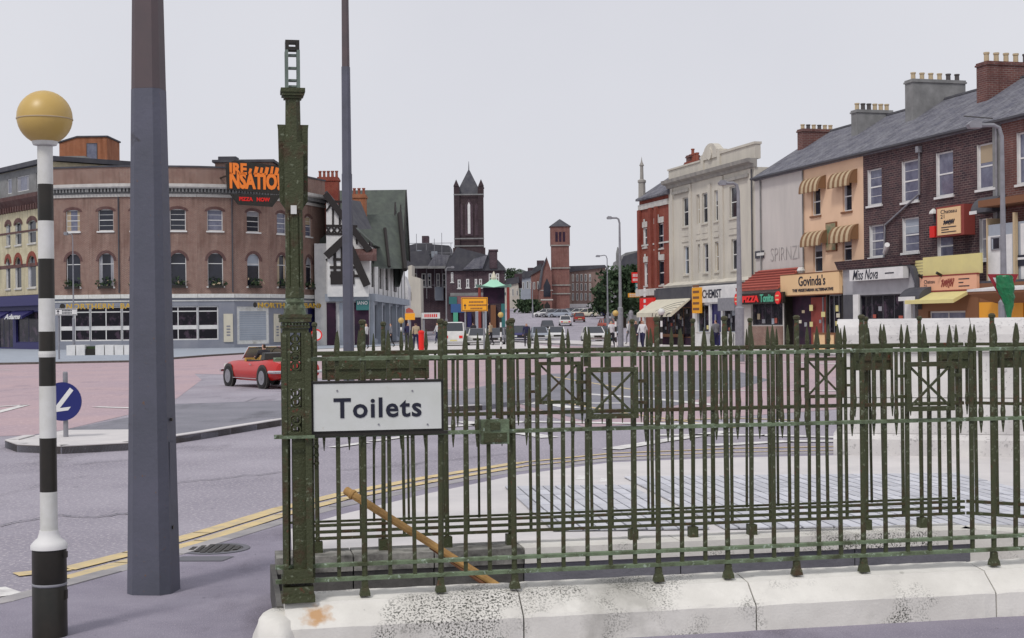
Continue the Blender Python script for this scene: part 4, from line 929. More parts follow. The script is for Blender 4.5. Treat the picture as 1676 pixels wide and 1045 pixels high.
# tall green roof block above (two big slopes seen from the square)
def backroof(name, label, pts, Y, dep, m):
    P = [un(x, y, Y) for x, y in pts]; e = thing(name, label, 'roof', (P[0][0], Y, 0)); b = MB()
    b.slab([(p[0]-P[0][0], p[2]) for p in P], 0, dep); obj('slope', b, M[m], e); return e
ro = thing('pub_roof', 'big green slate roof of the half timbered building with sharp dark gable end', 'roof', un(655,460,133)[:2]+(0,))
Bx = ro.location
def lr(px, py, Y): p = un(px, py, Y); return (p[0]-Bx.x, p[1]-Bx.y, p[2])
b = MB(); b.quad(lr(592,352,128), lr(654,350,131), lr(662,440,126), lr(612,440,121)); b.quad(lr(592,352,128), lr(654,350,131), lr(654,470,138), lr(592,470,136)); b.poly([lr(662,440,126), lr(654,350,131), lr(654,470,138)]); b.poly([lr(612,440,121), lr(592,470,136), lr(592,352,128)])
obj('slope', b, M['slateg'], ro, fix=False)
b = MB(); b.quad(lr(585,376,119), lr(630,374,121), lr(637,437,118.6), lr(600,437,117.5)); obj('lower_slope', b, M['slateg'], ro, fix=False)
b = MB(); b.tube([lr(654,350,130.5), lr(663,442,125.5)], .22, 6); b.tube([lr(630,374,120.8), lr(637,437,118.4)], .14, 6); obj('verge_board', b, M['timber'], ro)
for px0, px1, y1_, y0_, Y, n_, lab in ((519,553,290,345,124,5,'broad red brick chimney stack with five pots behind the bank end'),(575,598,318,352,127,3,'narrower red brick chimney stack with three pots above the half timbered gable')):
    p = un(px0, y1_, Y); q = un(px1, y1_, Y); e = thing('chimney_stack', lab, 'chimney', (p[0], Y, 0)); wd = q[0]-p[0]; zt_ = p[2]
    b = MB(); b.box(0,wd,0,1.2,zt_-5,zt_-.35); b.box(-.08,wd+.08,-.08,1.28,zt_-.35,zt_-.15); b.box(0,wd,0,1.2,zt_-.15,zt_); obj('stack', b, M['brickO' if n_ == 3 else 'brickR'], e)
    for k in range(n_): obj('chimney_pot', MB().lathe([(.13,zt_),(.11,zt_+.45),(.15,zt_+.47),(.15,zt_+.58)], wd*(k+.5)/n_, .6, 8), M['potr'], e)
# slope between: slate roof behind the front gable
b = MB(); e = thing('pub_roof', 'grey slate slope falling behind the tall slender lamp column', 'roof', un(553,330,121)[:2]+(0,)); Bx = e.location
b.quad(lr(566,326,123), lr(590,330,126), lr(618,398,123), lr(606,408,118.6)); b.quad(lr(566,326,123), lr(606,408,118.6), lr(606,411,118.5), lr(563,350,118.5)); obj('slope', b, M['slated'], e, fix=False)
# ================================================================ TERRACE ON THE RIGHT
EV = 10.5; RZ = 13.5; RD_ = 4.6; DEP = 9.2
def house(name, label, cat, px0, px1, m, roofm='slate', e=EV, rz=RZ, roof=True):
    ua, ub = T.hit(px0,400)[0], T.hit(px1,400)[0]; f, r = bld(name, label, cat, T, ua); L = ub-ua
    if roof:
        b = MB(); b.ext([(-.25,e-.02),(-.25,e+.08),(RD_,rz),(RD_,rz-.15),(-.05,e-.12)], .02, L-.02); b.ext([(RD_,rz-.15),(RD_,rz),(DEP+.2,e),(DEP+.2,e-.15)], .02, L-.02); obj('roof', b, M[roofm], r)
        obj('gutter', MB().ext([(-.38,e-.04),(-.38,e+.06),(-.26,e+.06),(-.26,e-.08)], 0, L), M['slated'], r)
        b = MB(); k_ = 0
        while k_*.6 < L-.1: b.rings([[(x, RD_+y_, rz+z_) for y_, z_ in ((-.16,-.06),(-.10,.06),(.10,.06),(.16,-.06))] for x in (k_*.6+.01, min(L, k_*.6+.585))]); k_ += 1
        obj('ridge_tiles', b, M['slated'], r)['kind'] = 'stuff'
    return f, r, L
def gables(r, L, m, e=EV, rz=RZ):
    b = MB(); b.ext([(.02,e-.15),(RD_,rz-.25),(DEP,e-.15),(DEP,0),(.02,0)], 0.005, .2); b.ext([(.02,e-.15),(RD_,rz-.25),(DEP,e-.15),(DEP,0),(.02,0)], L-.2, L-.005); obj('party_wall', b, M[m], r)
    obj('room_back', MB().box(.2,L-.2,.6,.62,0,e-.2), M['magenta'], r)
def R(f, *a, off=0): return f.rect(*a, off)
def holes_px(f, lst): return [tuple(f.rect(*p)) for p in lst]
# --- dark brick house 1 (px 1414-1512) and 2 (1512-1640)
for k, (pa, pb, lab, wins, m) in enumerate((
    (1414,1512,'dark brown brick terrace house with diagonal drainpipe beside the peach house',[(1420,276,1443,336),(1476,262,1503,330),(1423,368,1446,421),(1477,356,1504,413)],'brickD'),
    (1512,1641,'dark brown brick terrace house with hanging peach sign and yellow board below',[(1532,248,1560,321),(1599,234,1629,309),(1534,385,1560,421),(1603,357,1624,425)],'brickD'),
    (1641,1790,'red brick terrace house with white boxed extension at the right edge',[(1664,214,1698,300),(1730,196,1765,282)],'brickE'))):
    f, r, L = house('terrace_house', lab, 'house', pa, pb, m); H = holes_px(f, wins)
    H = [(max(.15,h[0]),min(L-.15,h[1]),h[2],h[3]) for h in H]
    wall(r, 0, L, 0, EV-.05, H, M[m]); gables(r, L, m)
    for h in H: window(r, *h, y=.14, fm='white', gm='curtain', reveal=True, fr=.08, bars=3 if k == 0 else 0)
    if k == 0:
        for h in H[2:]: pass
        P = [f.hit(x,y,-.08) for x, y in ((1505,240),(1505,318),(1449,369),(1447,424))]; obj('drainpipe', MB().tube([(u_,-.10,z_) for u_, z_ in P], .055, 8), M['steel'], r)
        obj('hopper', MB().box(P[0][0]-.12,P[0][0]+.12,-.25,-.02,P[0][1]-.3,P[0][1]), M['steel'], r)
    if k == 1:
        u_ = f.hit(1637,350)[0]; obj('corner_pier', MB().box(L-.62,L-.02,-.06,.0,0,EV-.1), M['greyrender'], r)
        obj('drainpipe', MB().tube([(L-.2,-.14,EV),(L-.2,-.14,3.7)], .05, 8), M['steel'], r)
        r1 = R(f,1596,326,1631,348,off=-.5); b = MB()
        pr = [(0,0)]+[(-.75*sin(t), .75*cos(t)-0) for t in [pi/2*i/6 for i in range(7)]]
        b.ext([(-.02-y_, r1[2]+z_) if False else (y_-.01, r1[2]+z_) for y_, z_ in pr], r1[0], r1[1]); o = obj('hooded_awning', b, M['slated'], r)
        obj('awning_trim', MB().box(r1[0]-.02,r1[0]+.55,-.80,-.77,r1[2]-.05,r1[2]+.1), M['white'], o)
        obj('ladder_pole', MB().tube([(L-2.5,-.3,EV+.6),(L+.2,-.6,EV+.1)], .03, 6), M['black'], r)
    if k == 2:
        obj('wooden_beam', MB().box(.1,L,-1.3,-.01,6.6,6.9), M['brown'], r)
# vertical placed chimneys for the others come with their houses
f, r, L = house('terrace_house', 'peach rendered terrace house with four small striped barrel awnings', 'house', 1315, 1414, 'peach')
Hp = [(1328,308,1343,353),(1379,297,1394,346),(1331,398,1346,446),(1379,386,1394,428)]
H = holes_px(f, Hp); wall(r, 0, L, 0, EV-.05, H, M['peach']); gables(r, L, 'peach')
for h in H: window(r, *h, y=.12, fm='white', gm='glass', sm='brown', fr=.07)
for (x0,y0,x1,y1) in ((1311,290,1343,312),(1358,280,1394,303),(1313,378,1347,400),(1359,369,1396,394)):
    r1 = f.rect(x0,y0,x1,y1,-.35); u0_, u1_, za, zb2 = r1; n_ = 9; aw = thing('barrel_awning', 'small brown and sand striped barrel awning over the %s %s window of the peach house' % ('upper' if y0 < 330 else 'lower','left' if x0 < 1340 else 'right'), 'awning', (f.O[0]+f.d[0]*u0_, f.O[1]+f.d[1]*u0_, 0), f.rz, 'striped awnings on the peach house')
    wd = (u1_-u0_)
    for i in range(n_):
        a, c = wd*i/n_, wd*(i+1)/n_; pr = [(-.02,zb2)]+[(-.02-.50*sin(t), za+(zb2-za)*cos(t)) for t in [pi/2*j/5 for j in range(1,6)]]+[(-.52,za-.10)]
        pin = [(y_+.03, z_-.03) for y_, z_ in pr][::-1]
        obj('stripe', MB().ext(pr+pin, a, c), M['brownstripe' if i % 2 == 0 else 'sandstripe'], aw)
    obj('end_panel', MB().ext([(-.02,zb2-.03)]+[(-.02-.46*sin(t), za+(zb2-za-.05)*cos(t)) for t in [pi/2*j/5 for j in range(1,6)]]+[(-.02,za)], .01, .03).ext([(-.02,zb2-.03)]+[(-.02-.46*sin(t), za+(zb2-za-.05)*cos(t)) for t in [pi/2*j/5 for j in range(1,6)]]+[(-.02,za)], wd-.03, wd-.01), M['brownstripe'], aw)
r1 = f.rect(1351,364,1368,412,-.1); e = thing('wall_mural', 'narrow dark picture panel hung between the lower awnings of the peach house', 'picture panel', (f.O[0]+f.d[0]*r1[0], f.O[1]+f.d[1]*r1[0], 0), f.rz)
obj('frame', MB().box(0,r1[1]-r1[0],-.09,-.005,r1[2],r1[3]), M['brown'], e); obj('picture', MB().box(.07,r1[1]-r1[0]-.07,-.10,-.091,r1[2]+.08,r1[3]-.08), mat('mural_paint', (.12,.18,.10), .6, (.45,.30,.18), 2.2), e)
# lead pipe on left of peach house
obj('drainpipe', MB().tube([(.12,-.08,EV),(.12,-.08,3.9)], .05, 8), M['greyrender'], r)
f, r, L = house('terrace_house', 'blank off white rendered terrace house with faint wall lettering above the red awning', 'house', 1237, 1315, 'whiter')
wall(r, 0, L, 0, EV-.05, [], M['whiter']); gables(r, L, 'whiter')
obj('drainpipe', MB().tube([(.9,-.08,EV),(.9,-.08,3.9)], .05, 8), M['greyrender'], r)
r1 = f.rect(1262,404,1308,426); text('wall_lettering', 'SPIRNZI', r1[0], r1[1], r1[2], r1[3], -.005, M['letfaint'], r, bold=-.018, depth=.02)
r1 = f.rect(1238,411,1252,423); obj('small_sign', MB().box(r1[0],r1[1]-.1,-.1,-.005,r1[2],r1[3]), M['slated'], r); obj('small_sign', MB().box(r1[0]+.3,r1[1]+.1,-.13,-.105,r1[2]+.15,r1[3]-.12), M['offwhite'], r)
# --- cream stucco building
ua, ub = T.hit(1095,400)[0], T.hit(1237,400)[0]; f, cr_ = bld('commercial_building', 'cream stucco building with carved parapet and tall narrow windows over the chemist', 'commercial building', T, ua); L = ub-ua
upw = [(1117,329,1127,371),(1140,323,1145,366),(1149,319,1158,363),(1169,315,1175,361),(1194,308,1206,354)]
low = [(1119,410,1129,450),(1142,406,1146,448),(1151,403,1160,447),(1170,400,1176,445),(1197,396,1207,442)]
H = []
for hh in upw: q = f.rect(*hh); H.append((q[0],q[1],8.35,10.4))
for hh in low: q = f.rect(*hh); H.append((q[0],q[1],4.95,6.95))
wall(cr_, 0, L, 0, 11.3, H, M['creamr']); body(cr_, 0, L, 0, 11.3, 10, M['creamr'])
for i, h in enumerate(H): window(cr_, *h, fm='offwhite' if i != 5 else 'white', gm='glass', sm='creamr', fr=.07, sill=.05 if i not in (1,6) else 0)
b = MB(); b.ext([(.1,11.3),(-.1,11.3),(-.15,11.5),(-.5,11.62),(-.55,11.85),(.1,11.85)], -.15, L+.1); obj('cornice', b, M['creamd'], cr_)
b = MB(); b.box(0,L*.60,.02,.4,11.85,12.6); b.box(L*.60,L,.02,.4,11.85,12.75); b.box(-.05,L*.42,-.06,.46,12.6,12.72); b.box(L*.63,L+.05,-.06,.46,12.75,12.9)
b.box(L*.42,L*.45,-.08,.5,11.85,13.0); b.box(L*.61,L*.64,-.08,.5,11.85,13.1); obj('parapet', b, M['creamr'], cr_)
um = L*.53; b = MB(); b.slab([(um-1.15,12.61),(um+1.15,12.61)]+[(um+1.15*cos(t), 12.9+.75*sin(t)) for t in [pi*i/10 for i in range(11)]], -.08, .4)
b.slab([(um+.42*cos(t), 12.95+.42*sin(t)) for t in [2*pi*i/16 for i in range(16)]], -.16, -.07); b.slab([(um-1.9,12.61),(um-1.15,12.61),(um-1.15,13.2),(um-1.5,12.9)], -.06, .38); b.slab([(um+1.15,12.61),(um+1.9,12.76),(um+1.5,12.95),(um+1.15,13.25)], -.06, .38); obj('pediment', b, M['creamr'], cr_)
for px in (1101,1131,1163,1183,1229):
    u_ = f.hit(px,400)[0]; obj('pilaster', MB().box(u_-.22,u_+.22,-.09,-.002,3.95,11.25 if px != 1163 else 10.9), M['creamr'], cr_)
for px0, px1 in ((1104,1131),(1183,1229)):
    a, c = f.hit(px0,400)[0], f.hit(px1,400)[0]; obj('band_moulding', MB().box(a,c,-.2,-.092,10.75,10.95), M['creamd'], cr_)
b = MB()
for h in H[:5]: b.box(h[0]-.12,h[1]+.12,-.06,-.002,7.25,7.38); b.box(h[0]-.05,h[1]+.05,-.03,-.002,7.65,7.95)
obj('panel_moulding', b, M['creamr'], cr_)['kind'] = 'stuff'
obj('string_course', MB().ext([(-.002,3.95),(-.45,4.0),(-.5,4.2),(-.002,4.45)], 0, L), M['creamr'], cr_)
u_ = f.hit(1235,400)[0]; obj('drainpipe', MB().tube([(u_-.15,-.1,11.2),(u_-.15,-.1,4)], .05, 8), M['slated'], cr_)
for px, m_ in ((1134,'brickR'),):
    p = f.hit(px, 258, 3); e_ = chimney(cr_, p[0]-.35, p[0]+.35, 2.6, 3.4, 11.4, p[1]+.15, M['brickE'], 1, potc=('potr',), ph=.5)
# --- red brick corner building
ua, ub = T.hit(1047,400)[0], T.hit(1095,400)[0]; f, rb_ = bld('corner_building', 'bright red brick corner building with white stone bands left of the cream building', 'commercial building', T, ua); L = ub-ua
H = [f.rect(1053,373,1059,405), f.rect(1072,366,1086,407), f.rect(1055,430,1060,468), f.rect(1074,427,1087,467)]
wall(rb_, 0, L, 0, 10.9, H, M['brickR']); 
for h in H: window(rb_, *h, fm='white', gm='glass', sm='trimstone', reveal=True, fr=.09)
b = MB()
for h in H: b.box(h[0]-.1,h[1]+.1,-.06,-.002,h[3]+.02,h[3]+.45); b.box((h[0]+h[1])/2-.15,(h[0]+h[1])/2+.15,-.09,-.061,h[3]+.05,h[3]+.65)
b.box(0,L,-.12,-.002,10.2,10.6); b.box(0,L,-.05,-.002,7.4,7.52); obj('stone_band', b, M['trimstone'], rb_)
for u_ in (.15,L*.42,L*.62): obj('brick_pier', MB().box(u_-.12,u_+.35,-.22,-.001,3.9,10.2), M['brickR'], rb_)
obj('side_wall', MB().box(.0,.3,.02,9,0,10.9), M['brickR'], rb_); obj('room_back', MB().box(.3,L,.7,.72,0,10.8), M['magenta'], rb_)
b = MB(); b.ext([(-.35,10.9),(-.35,11.05),(4.6,14.2),(9,11)], .1, L+.3); obj('roof', b, M['slate'], rb_)
chimney(rb_, L*.55, L*.55+1.6, 2.4, 3.3, 12, f.hit(1087,278,3)[1]-.1, M['brickR'], 5, potc=('potr',), along='x', ph=.6)
pz = f.hit(1050,262)[1]; b = MB(); b.lathe([(.30,10.9),(.28,12.3),(.34,12.35),(.34,12.5),(.15,12.6),(.13,13.6),(.20,13.65),(.08,13.9),(.04,pz),(.001,pz+.3)], .35, .1, 8); obj('pinnacle', b, M['creamd'], rb_)
obj('string_course', MB().box(-.1,L,-.35,-.002,3.6,4.1), M['trimstone'], rb_)
# --- projecting shop fronts
OFF = -1.3; TS = T.sub(0, OFF)
def shop(label, px0, px1, h, m):
    ua, ub = TS.hit(px0,500)[0], TS.hit(px1,500)[0]; f, e = bld('shop', label, 'shop', TS, ua); return f, e, ub-ua
def shell(e, L, h, m, holes):
    wall(e, 0, L, 0, h, holes, M[m], thick=.15, name='front'); b = MB(); b.box(0,.12,.02,-OFF-.02,0,h); b.box(L-.12,L,.02,-OFF-.02,0,h); obj('side_wall', b, M[m], e)
    obj('flat_roof', MB().box(0,L,.02,-OFF-.02,h,h+.1), M['slated'], e)
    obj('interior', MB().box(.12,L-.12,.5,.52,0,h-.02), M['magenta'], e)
    for q in range(int(L*1.6)):
        xx = random.uniform(.4,L-.6); zz_ = random.uniform(.9,2.2); ww = random.uniform(.15,.45); hh_ = random.uniform(.15,.4)
        hit = [hh for hh in holes if hh[0]+.15 < xx and xx+ww < hh[1]-.15 and hh[2] < zz_-.05 and zz_+hh_ < hh[3]-.1]
        if hit: obj('poster', MB().box(xx,xx+ww,.098,.116,zz_,zz_+hh_), M[random.choice(('creamawn','lav','sandc','redawn','netcurtain','paleyellow','steel'))], e)
# shop 1 under cream building: striped awning
f, e, L = shop('dark shop under a long cream awning with curved stripes beside the chemist', 1073, 1133, 3.9, 'black')
shell(e, L, 3.9, 'magenta', [(.3,L-.3,.5,2.6)]); window(e, .3, L-.3, .5, 2.6, fm='brown', gm='shopdark', sash=False, mull=3, sill=0, name='shop_window')
obj('fascia', MB().box(0,L,-.1,-.002,3.1,3.9), M['slated'], e)
a = obj('awning', MB().ext([(-.02,3.25),(-1.5,2.25),(-1.5,1.95),(-.02,3.15)], .1, L-.1), M['creamawn'], e)
b = MB()
for q in range(5):
    pts = [(L-.2-(.5+q*.45)*1.5*sin(t), -1.52, 1.97+(.5+q*.45)*.42*cos(t)) for t in [pi/2*i/8 for i in range(9)]]
    pts = [(x, -1.52+(z-2.2)*1.45 if z > 2.2 else -1.52, z+.02) for x, y, z in pts]; b.tube([p for p in pts if p[2] < 3.2], .028, 4)
obj('curved_stripe', b, M['black'], a)['kind'] = 'stuff'
obj('red_bench', MB().box(.8,L-1.5,-.35,-.05,.55,.75).box(.8,.9,-.35,-.05,0,.55).box(L-1.6,L-1.5,-.35,-.05,0,.55), M['brown'], e)
f, e, L = shop('chemist shop with white fascia, orange side sign and grey shutter box', 1133, 1210, 4.0, 'white')
dr = f.rect(1162,500,1180,562); w1 = f.rect(1141,510,1160,545); w2 = f.rect(1183,510,1204,548)
shell(e, L, 3.95, 'white', [(w1[0],w1[1],.9,2.7),(dr[0],dr[1],.05,2.75),(w2[0],w2[1],.9,2.7)])
for q in (w1,w2): window(e, q[0], q[1], .9, 2.7, fm='lav', gm='shopdark', sash=False, mull=1, sill=0, name='shop_window')
obj('door', MB().box(dr[0],dr[1],.2,.25,.05,2.75).box(dr[0],dr[0]+.08,.15,.2,.05,2.75).box(dr[1]-.08,dr[1],.15,.2,.05,2.75), M['navy'], e)
fs = obj('fascia', MB().box(.3,L,-.14,-.002,2.85,3.85), M['white'], e)
q = f.rect(1153,474,1184,488); text('lettering', 'CHEMIST', q[0], q[1], q[2], q[3], -.14, M['ink'], fs, bold=.012, depth=.02)
q = f.rect(1135,471,1148,513,-.2); o = obj('side_sign', MB().box(q[0],q[1],-.3,-.15,q[2],q[3]), M['orangesign'], e)
b = MB()
for k in range(5): b.box(q[0]+.15,q[1]-.15,-.31,-.301,q[2]+.2+k*.38,q[2]+.36+k*.38)
obj('printed_lines', b, M['brown'], o)
q = f.rect(1177,488,1204,509,-.3); obj('shutter_box', MB().box(q[0],q[1],-.4,-.15,q[2],q[3]), M['steel'], e)
for (x0,x1,lab) in ((1144,1160,'white rendered planter below the left chemist window'),(1184,1195,'pale planter box below the right chemist window')):
    q = f.rect(x0,543,x1,562,-.3); p_ = f.sub(q[0],-.5); t_ = thing('planter', lab, 'planter', (p_.O[0],p_.O[1],0), f.rz); obj('trough', MB().box(0,q[1]-q[0],0,.4,0,.85), M['white'], t_); obj('rim', MB().box(-.03,q[1]-q[0]+.03,-.03,.43,.85,.92), M['trimstone'], t_)
f, e, L = shop('takeaway with sloping red canopy and red and green neon lettering', 1212, 1283, 4.0, 'white')
w1 = f.rect(1229,500,1281,533); shell(e, L, 3.7, 'whiter', [(w1[0],w1[1],1.35,2.75)])
window(e, w1[0], w1[1], 1.35, 2.75, fm='slated', gm='shopdark', sash=False, mull=4, sill=0, name='shop_window')
obj('stall_riser', MB().box(w1[0]-.1,w1[1]+.05,-.04,-.002,0,1.3), M['brickA'], e)
b = MB(); b.ext([(1.2,4.75),(1.2,4.65),(-.35,3.45),(-.35,3.6)], .1, L-.05); cn = obj('canopy', b, M['redawn'], e)
b = MB()
for k in range(7): s_ = k/7; b.box(.1,L-.05,-.37+1.52*s_,-.33+1.52*s_,3.60+1.17*s_,3.66+1.17*s_)
obj('canopy_seam', b, M['redawn2'], cn)
q = f.rect(1204,480,1283,498,-.4)
obj('neon_board', MB().box(q[0],q[1],-.45,-.30,q[2],q[3]), M['black'], e)
sg2 = thing('neon_sign', 'red and green neon word sign with round red ends under the red canopy', 'neon sign', (f.O[0], f.O[1], 0), f.rz)
w_ = q[1]-q[0]
text('red_letters', 'PIZZA', q[0]+w_*.18, q[0]+w_*.52, q[2]+.12, q[3]-.14, -.46, M['redneon'], sg2, bold=.05, depth=.04)
text('green_letters', 'Tonite', q[0]+w_*.55, q[0]+w_*.82, q[2]+.1, q[3]-.08, -.46, M['greenneon'], sg2, bold=.03, depth=.04)
for s_ in (.07,.92):
    cx_ = q[0]+w_*s_; cz_ = (q[2]+q[3])/2; rr_ = (q[3]-q[2])/2+.04
    o = obj('round_end', MB().slab([(cx_+rr_*.9*cos(t), cz_+rr_*sin(t)) for t in [2*pi*i/16 for i in range(16)]], -.56, -.47), M['redneon'], sg2)
    obj('end_mark', MB().box(cx_-.2,cx_+.2,-.575,-.561,cz_+.08,cz_+.16).box(cx_-.2,cx_+.2,-.575,-.561,cz_-.16,cz_-.08), M['peachsign'], o)
f, e, L = shop('vegetarian restaurant with peach fascia Govinda\'s over a deep dark doorway', 1283, 1379, 4.3, 'peach')
dr = f.rect(1289,484,1352,565); w2 = f.rect(1354,484,1376,545)
shell(e, L, 3.35, 'black', [(.15,dr[1],.02,3.0),(w2[0],L-.1,.8,3.0)])
window(e, w2[0], L-.1, .8, 3.0, fm='steel', gm='shopdark', sash=False, mull=2, sill=0, name='shop_window')
obj('door', MB().box(dr[0]+(dr[1]-dr[0])*.5,dr[1]-.1,.3,.35,.02,2.9), M['redawn2'], e)
obj('door_frame', MB().box(dr[1]-.9,dr[1]-.8,.25,.36,.02,2.9).box(dr[1]-.12,dr[1]-.02,.1,.36,.02,2.9), M['steel'], e)
q0 = f.hit(1330,482,-.15)[1]; q1 = f.hit(1330,448,-.15)[1]
fs = obj('fascia', MB().box(-.02,L+.02,-.2,-.002,q0,q1), M['peachsign'], e); obj('fascia_frame', MB().box(-.04,L+.04,-.21,-.003,q1,q1+.06).box(-.04,L+.04,-.21,-.003,q0-.06,q0), M['brown'], fs)
q = f.rect(1307,455,1351,472,-.2); text('lettering', "Govinda's", q[0], q[1], q0+(q1-q0)*.42, q1-.1, -.2, M['ink'], fs, bold=.01, depth=.02)
q = f.rect(1297,472,1364,477,-.2); text('lettering', "THE VEGETARIAN ALTERNATIVE", q[0], q[1], q0+(q1-q0)*.14, q0+(q1-q0)*.29, -.2, M['ink'], fs, bold=.03, depth=.02)
obj('flat_roof_lamp', MB().lathe([(.15,q1+.1),(.25,q1+.25),(.15,q1+.45)], L*.2, .4, 8), M['offwhite'], e)
for k, (x0,x1) in enumerate(((1339,1360),(1362,1375))):
    q = f.rect(x0,545,x1,565,-.6); p_ = f.sub(q[0],-.9); t_ = thing('wooden_crate', '%s peach wooden box standing before the restaurant window' % ('wider' if k == 0 else 'narrower'), 'crate', (p_.O[0],p_.O[1],0), f.rz); wd = q[1]-q[0]
    obj('panel', MB().box(.08,wd-.08,0,.5,.0,.85), M['peachsign'], t_); obj('frame', MB().box(0,.08,-.02,.52,0,.95).box(wd-.08,wd,-.02,.52,0,.95).box(.08,wd-.08,-.02,.52,.85,.95), M['brown'], t_)
f, e, L = shop('grey panelled boutique with white box sign Miss Nova and dark windows', 1380, 1497, 4.9, 'greyshop')
w1 = f.rect(1406,478,1479,522); shell(e, L, 4.4, 'greyshop', [(w1[0],w1[1],.6,2.9)])
window(e, w1[0], w1[1], .6, 2.9, fm='slated', gm='shopdark', sash=False, mull=3, sill=0, name='shop_window')
b = MB(); q = f.rect(1379,423,1500,437,-.2); b.ext([(.3,q[2]),(-.25,q[2]),(-.45,q[3]),(.3,q[3])], -.1, L+.1); obj('parapet', b, M['brickD'], e)
q = f.rect(1393,436,1481,458,-.3); o = obj('box_sign', MB().box(q[0],q[1],-.4,-.1,q[2],q[3]-.1), M['white'], e); zc_ = (q[2]+q[3])/2
text('script', 'Miss Nova', q[0]+.35, q[0]+(q[1]-q[0])*.55, zc_-.3, zc_+.22, -.4, M['ink'], o, bold=.01, depth=.01, shear=.35)
obj('small_print', MB().box(q[0]+(q[1]-q[0])*.68,q[0]+(q[1]-q[0])*.84,-.412,-.401,zc_-.08,zc_-.02), M['ink'], o)
for x0, x1, m_ in ((1380,1396,'slated'),(1396,1405,'white'),(1481,1491,'white')):
    q = f.rect(x0,470,x1,522,-.1); obj('pillar', MB().box(max(0,q[0]),q[1],-.1,-.002,0,2.95), M[m_], e)
P = [f.hit(x,y,-.3) for x, y in ((1482,425),(1492,440),(1500,470),(1500,500))]
obj('scroll_bracket', MB().slab([(P[0][0],P[0][1]),(P[1][0],P[1][1]),(P[2][0],P[2][1]),(P[3][0],P[3][1]-.2),(P[3][0]-.22,P[3][1]),(P[2][0]-.25,P[2][1]+.1),(P[1][0]-.22,P[1][1]-.2)], -.22, -.01), M['slated'], e)
q = f.rect(1481,470,1508,490,-.5); b = MB(); pr = [(-.02,q[3])]+[(-.02-.8*sin(t), q[2]+(q[3]-q[2])*cos(t)) for t in [pi/2*j/5 for j in range(1,6)]]+[(-.02,q[2])]
o = obj('hooded_awning', b.ext(pr, q[0], q[1]+.3), M['slated'], e); obj('awning_trim', MB().box(q[0],q[1],-.86,-.83,q[2]-.08,q[2]+.12), M['white'], o)
obj('spotlight', MB().tube([f_ for f_ in [(L*.62,.0,5.0),(L*.72,-.3,5.35)]], .13, 10), M['white'], e)
f, e, L = shop('takeaway with pale yellow upper board, peach fascia sign and yellow awning', 1503, 1602, 4, 'paleyellow')
w1 = f.rect(1519,494,1580,522); shell(e, L, 3.0, 'brown', [(w1[0],w1[1],.6,2.0)])
window(e, w1[0], w1[1], .6, 2.0, fm='trimstone', gm='curtain', sash=False, mull=1, sill=0, name='shop_window', fr=.08)
z0_ = f.hit(1560,451)[1]; z1_ = f.hit(1560,418)[1]; a = f.hit(1512,435)[0]; c = f.hit(1607,435)[0]
obj('upper_board', MB().box(a,c,-.05,.05,z0_+.03,z1_), M['paleyellow'], e)
q = f.rect(1493,426,1512,450,0); b = MB()
for i in range(5): b.box(q[0],q[1]-.05,.0,.06,q[2]+i*(q[3]-q[2])/5,q[2]+(i+.82)*(q[3]-q[2])/5)
obj('yellow_brick_panel', b, M['paleyellow'], e)
q = f.rect(1507,452,1600,475,-.1); fs = obj('fascia', MB().box(q[0],q[1],-.15,-.002,q[2],q[3]), M['peachpink'], e); w_ = q[1]-q[0]; h_ = q[3]-q[2]
obj('fascia_frame', MB().box(q[0]-.05,q[1]+.05,-.16,-.0,q[2]-.07,q[2]-.002).box(q[0]-.05,q[1]+.05,-.16,-.0,q[3]+.002,q[3]+.07), M['redawn2'], fs)
text('lettering', 'Chateau\n21', q[0]+w_*.08, q[0]+w_*.28, q[2]+h_*.2, q[3]-h_*.2, -.15, M['ink'], fs, bold=.0, depth=.01)
def glyph(parent, x0, x1, z0, z1, y, m='redawn2'):
    b = MB(); random.seed(5)
    for i in range(7):
        xa = x0+(x1-x0)*i/7; b.bar((xa,z0+(z1-z0)*random.uniform(0,.2)),(xa+(x1-x0)*.14,z1-(z1-z0)*random.uniform(0,.25)),(x1-x0)*.07,.02,y+i*.0005); 
        b.bar((xa,z0+(z1-z0)*random.uniform(.4,.8)),(xa+(x1-x0)*.16,z0+(z1-z0)*random.uniform(.3,.9)),(z1-z0)*.12,.02,y-.001-i*.0005)
    obj('red_emblem', b, M[m], parent)
glyph(fs, q[0]+w_*.40, q[0]+w_*.62, q[2]+.1, q[3]-.1, -.16)
b = MB()
for k in range(3): b.box(q[0]+w_*.70,q[0]+w_*(.88 if k != 1 else .78),-.162,-.151,q[2]+h_*(.2+.25*k),q[2]+h_*(.27+.25*k))
obj('small_print', b, M['ink'], fs)
za = f.hit(1550,476)[1]; zb2 = f.hit(1550,492,-.9)[1]; a = f.hit(1508,480)[0]; c = f.hit(1583,480)[0]
obj('awning', MB().ext([(-.02,za),(-.9,zb2+.05),(-.9,zb2-.12),(-.02,za-.15)], a, c+.3), M['paleyellow'], e)
obj('spotlight', MB().tube([(L*.12,-.1,z0_-.05),(L*.12,-.35,z0_+.12)], .07, 8).tube([(L*.45,-.1,z0_),(L*.45,-.4,z0_+.15)], .07, 8), M['black'], e)
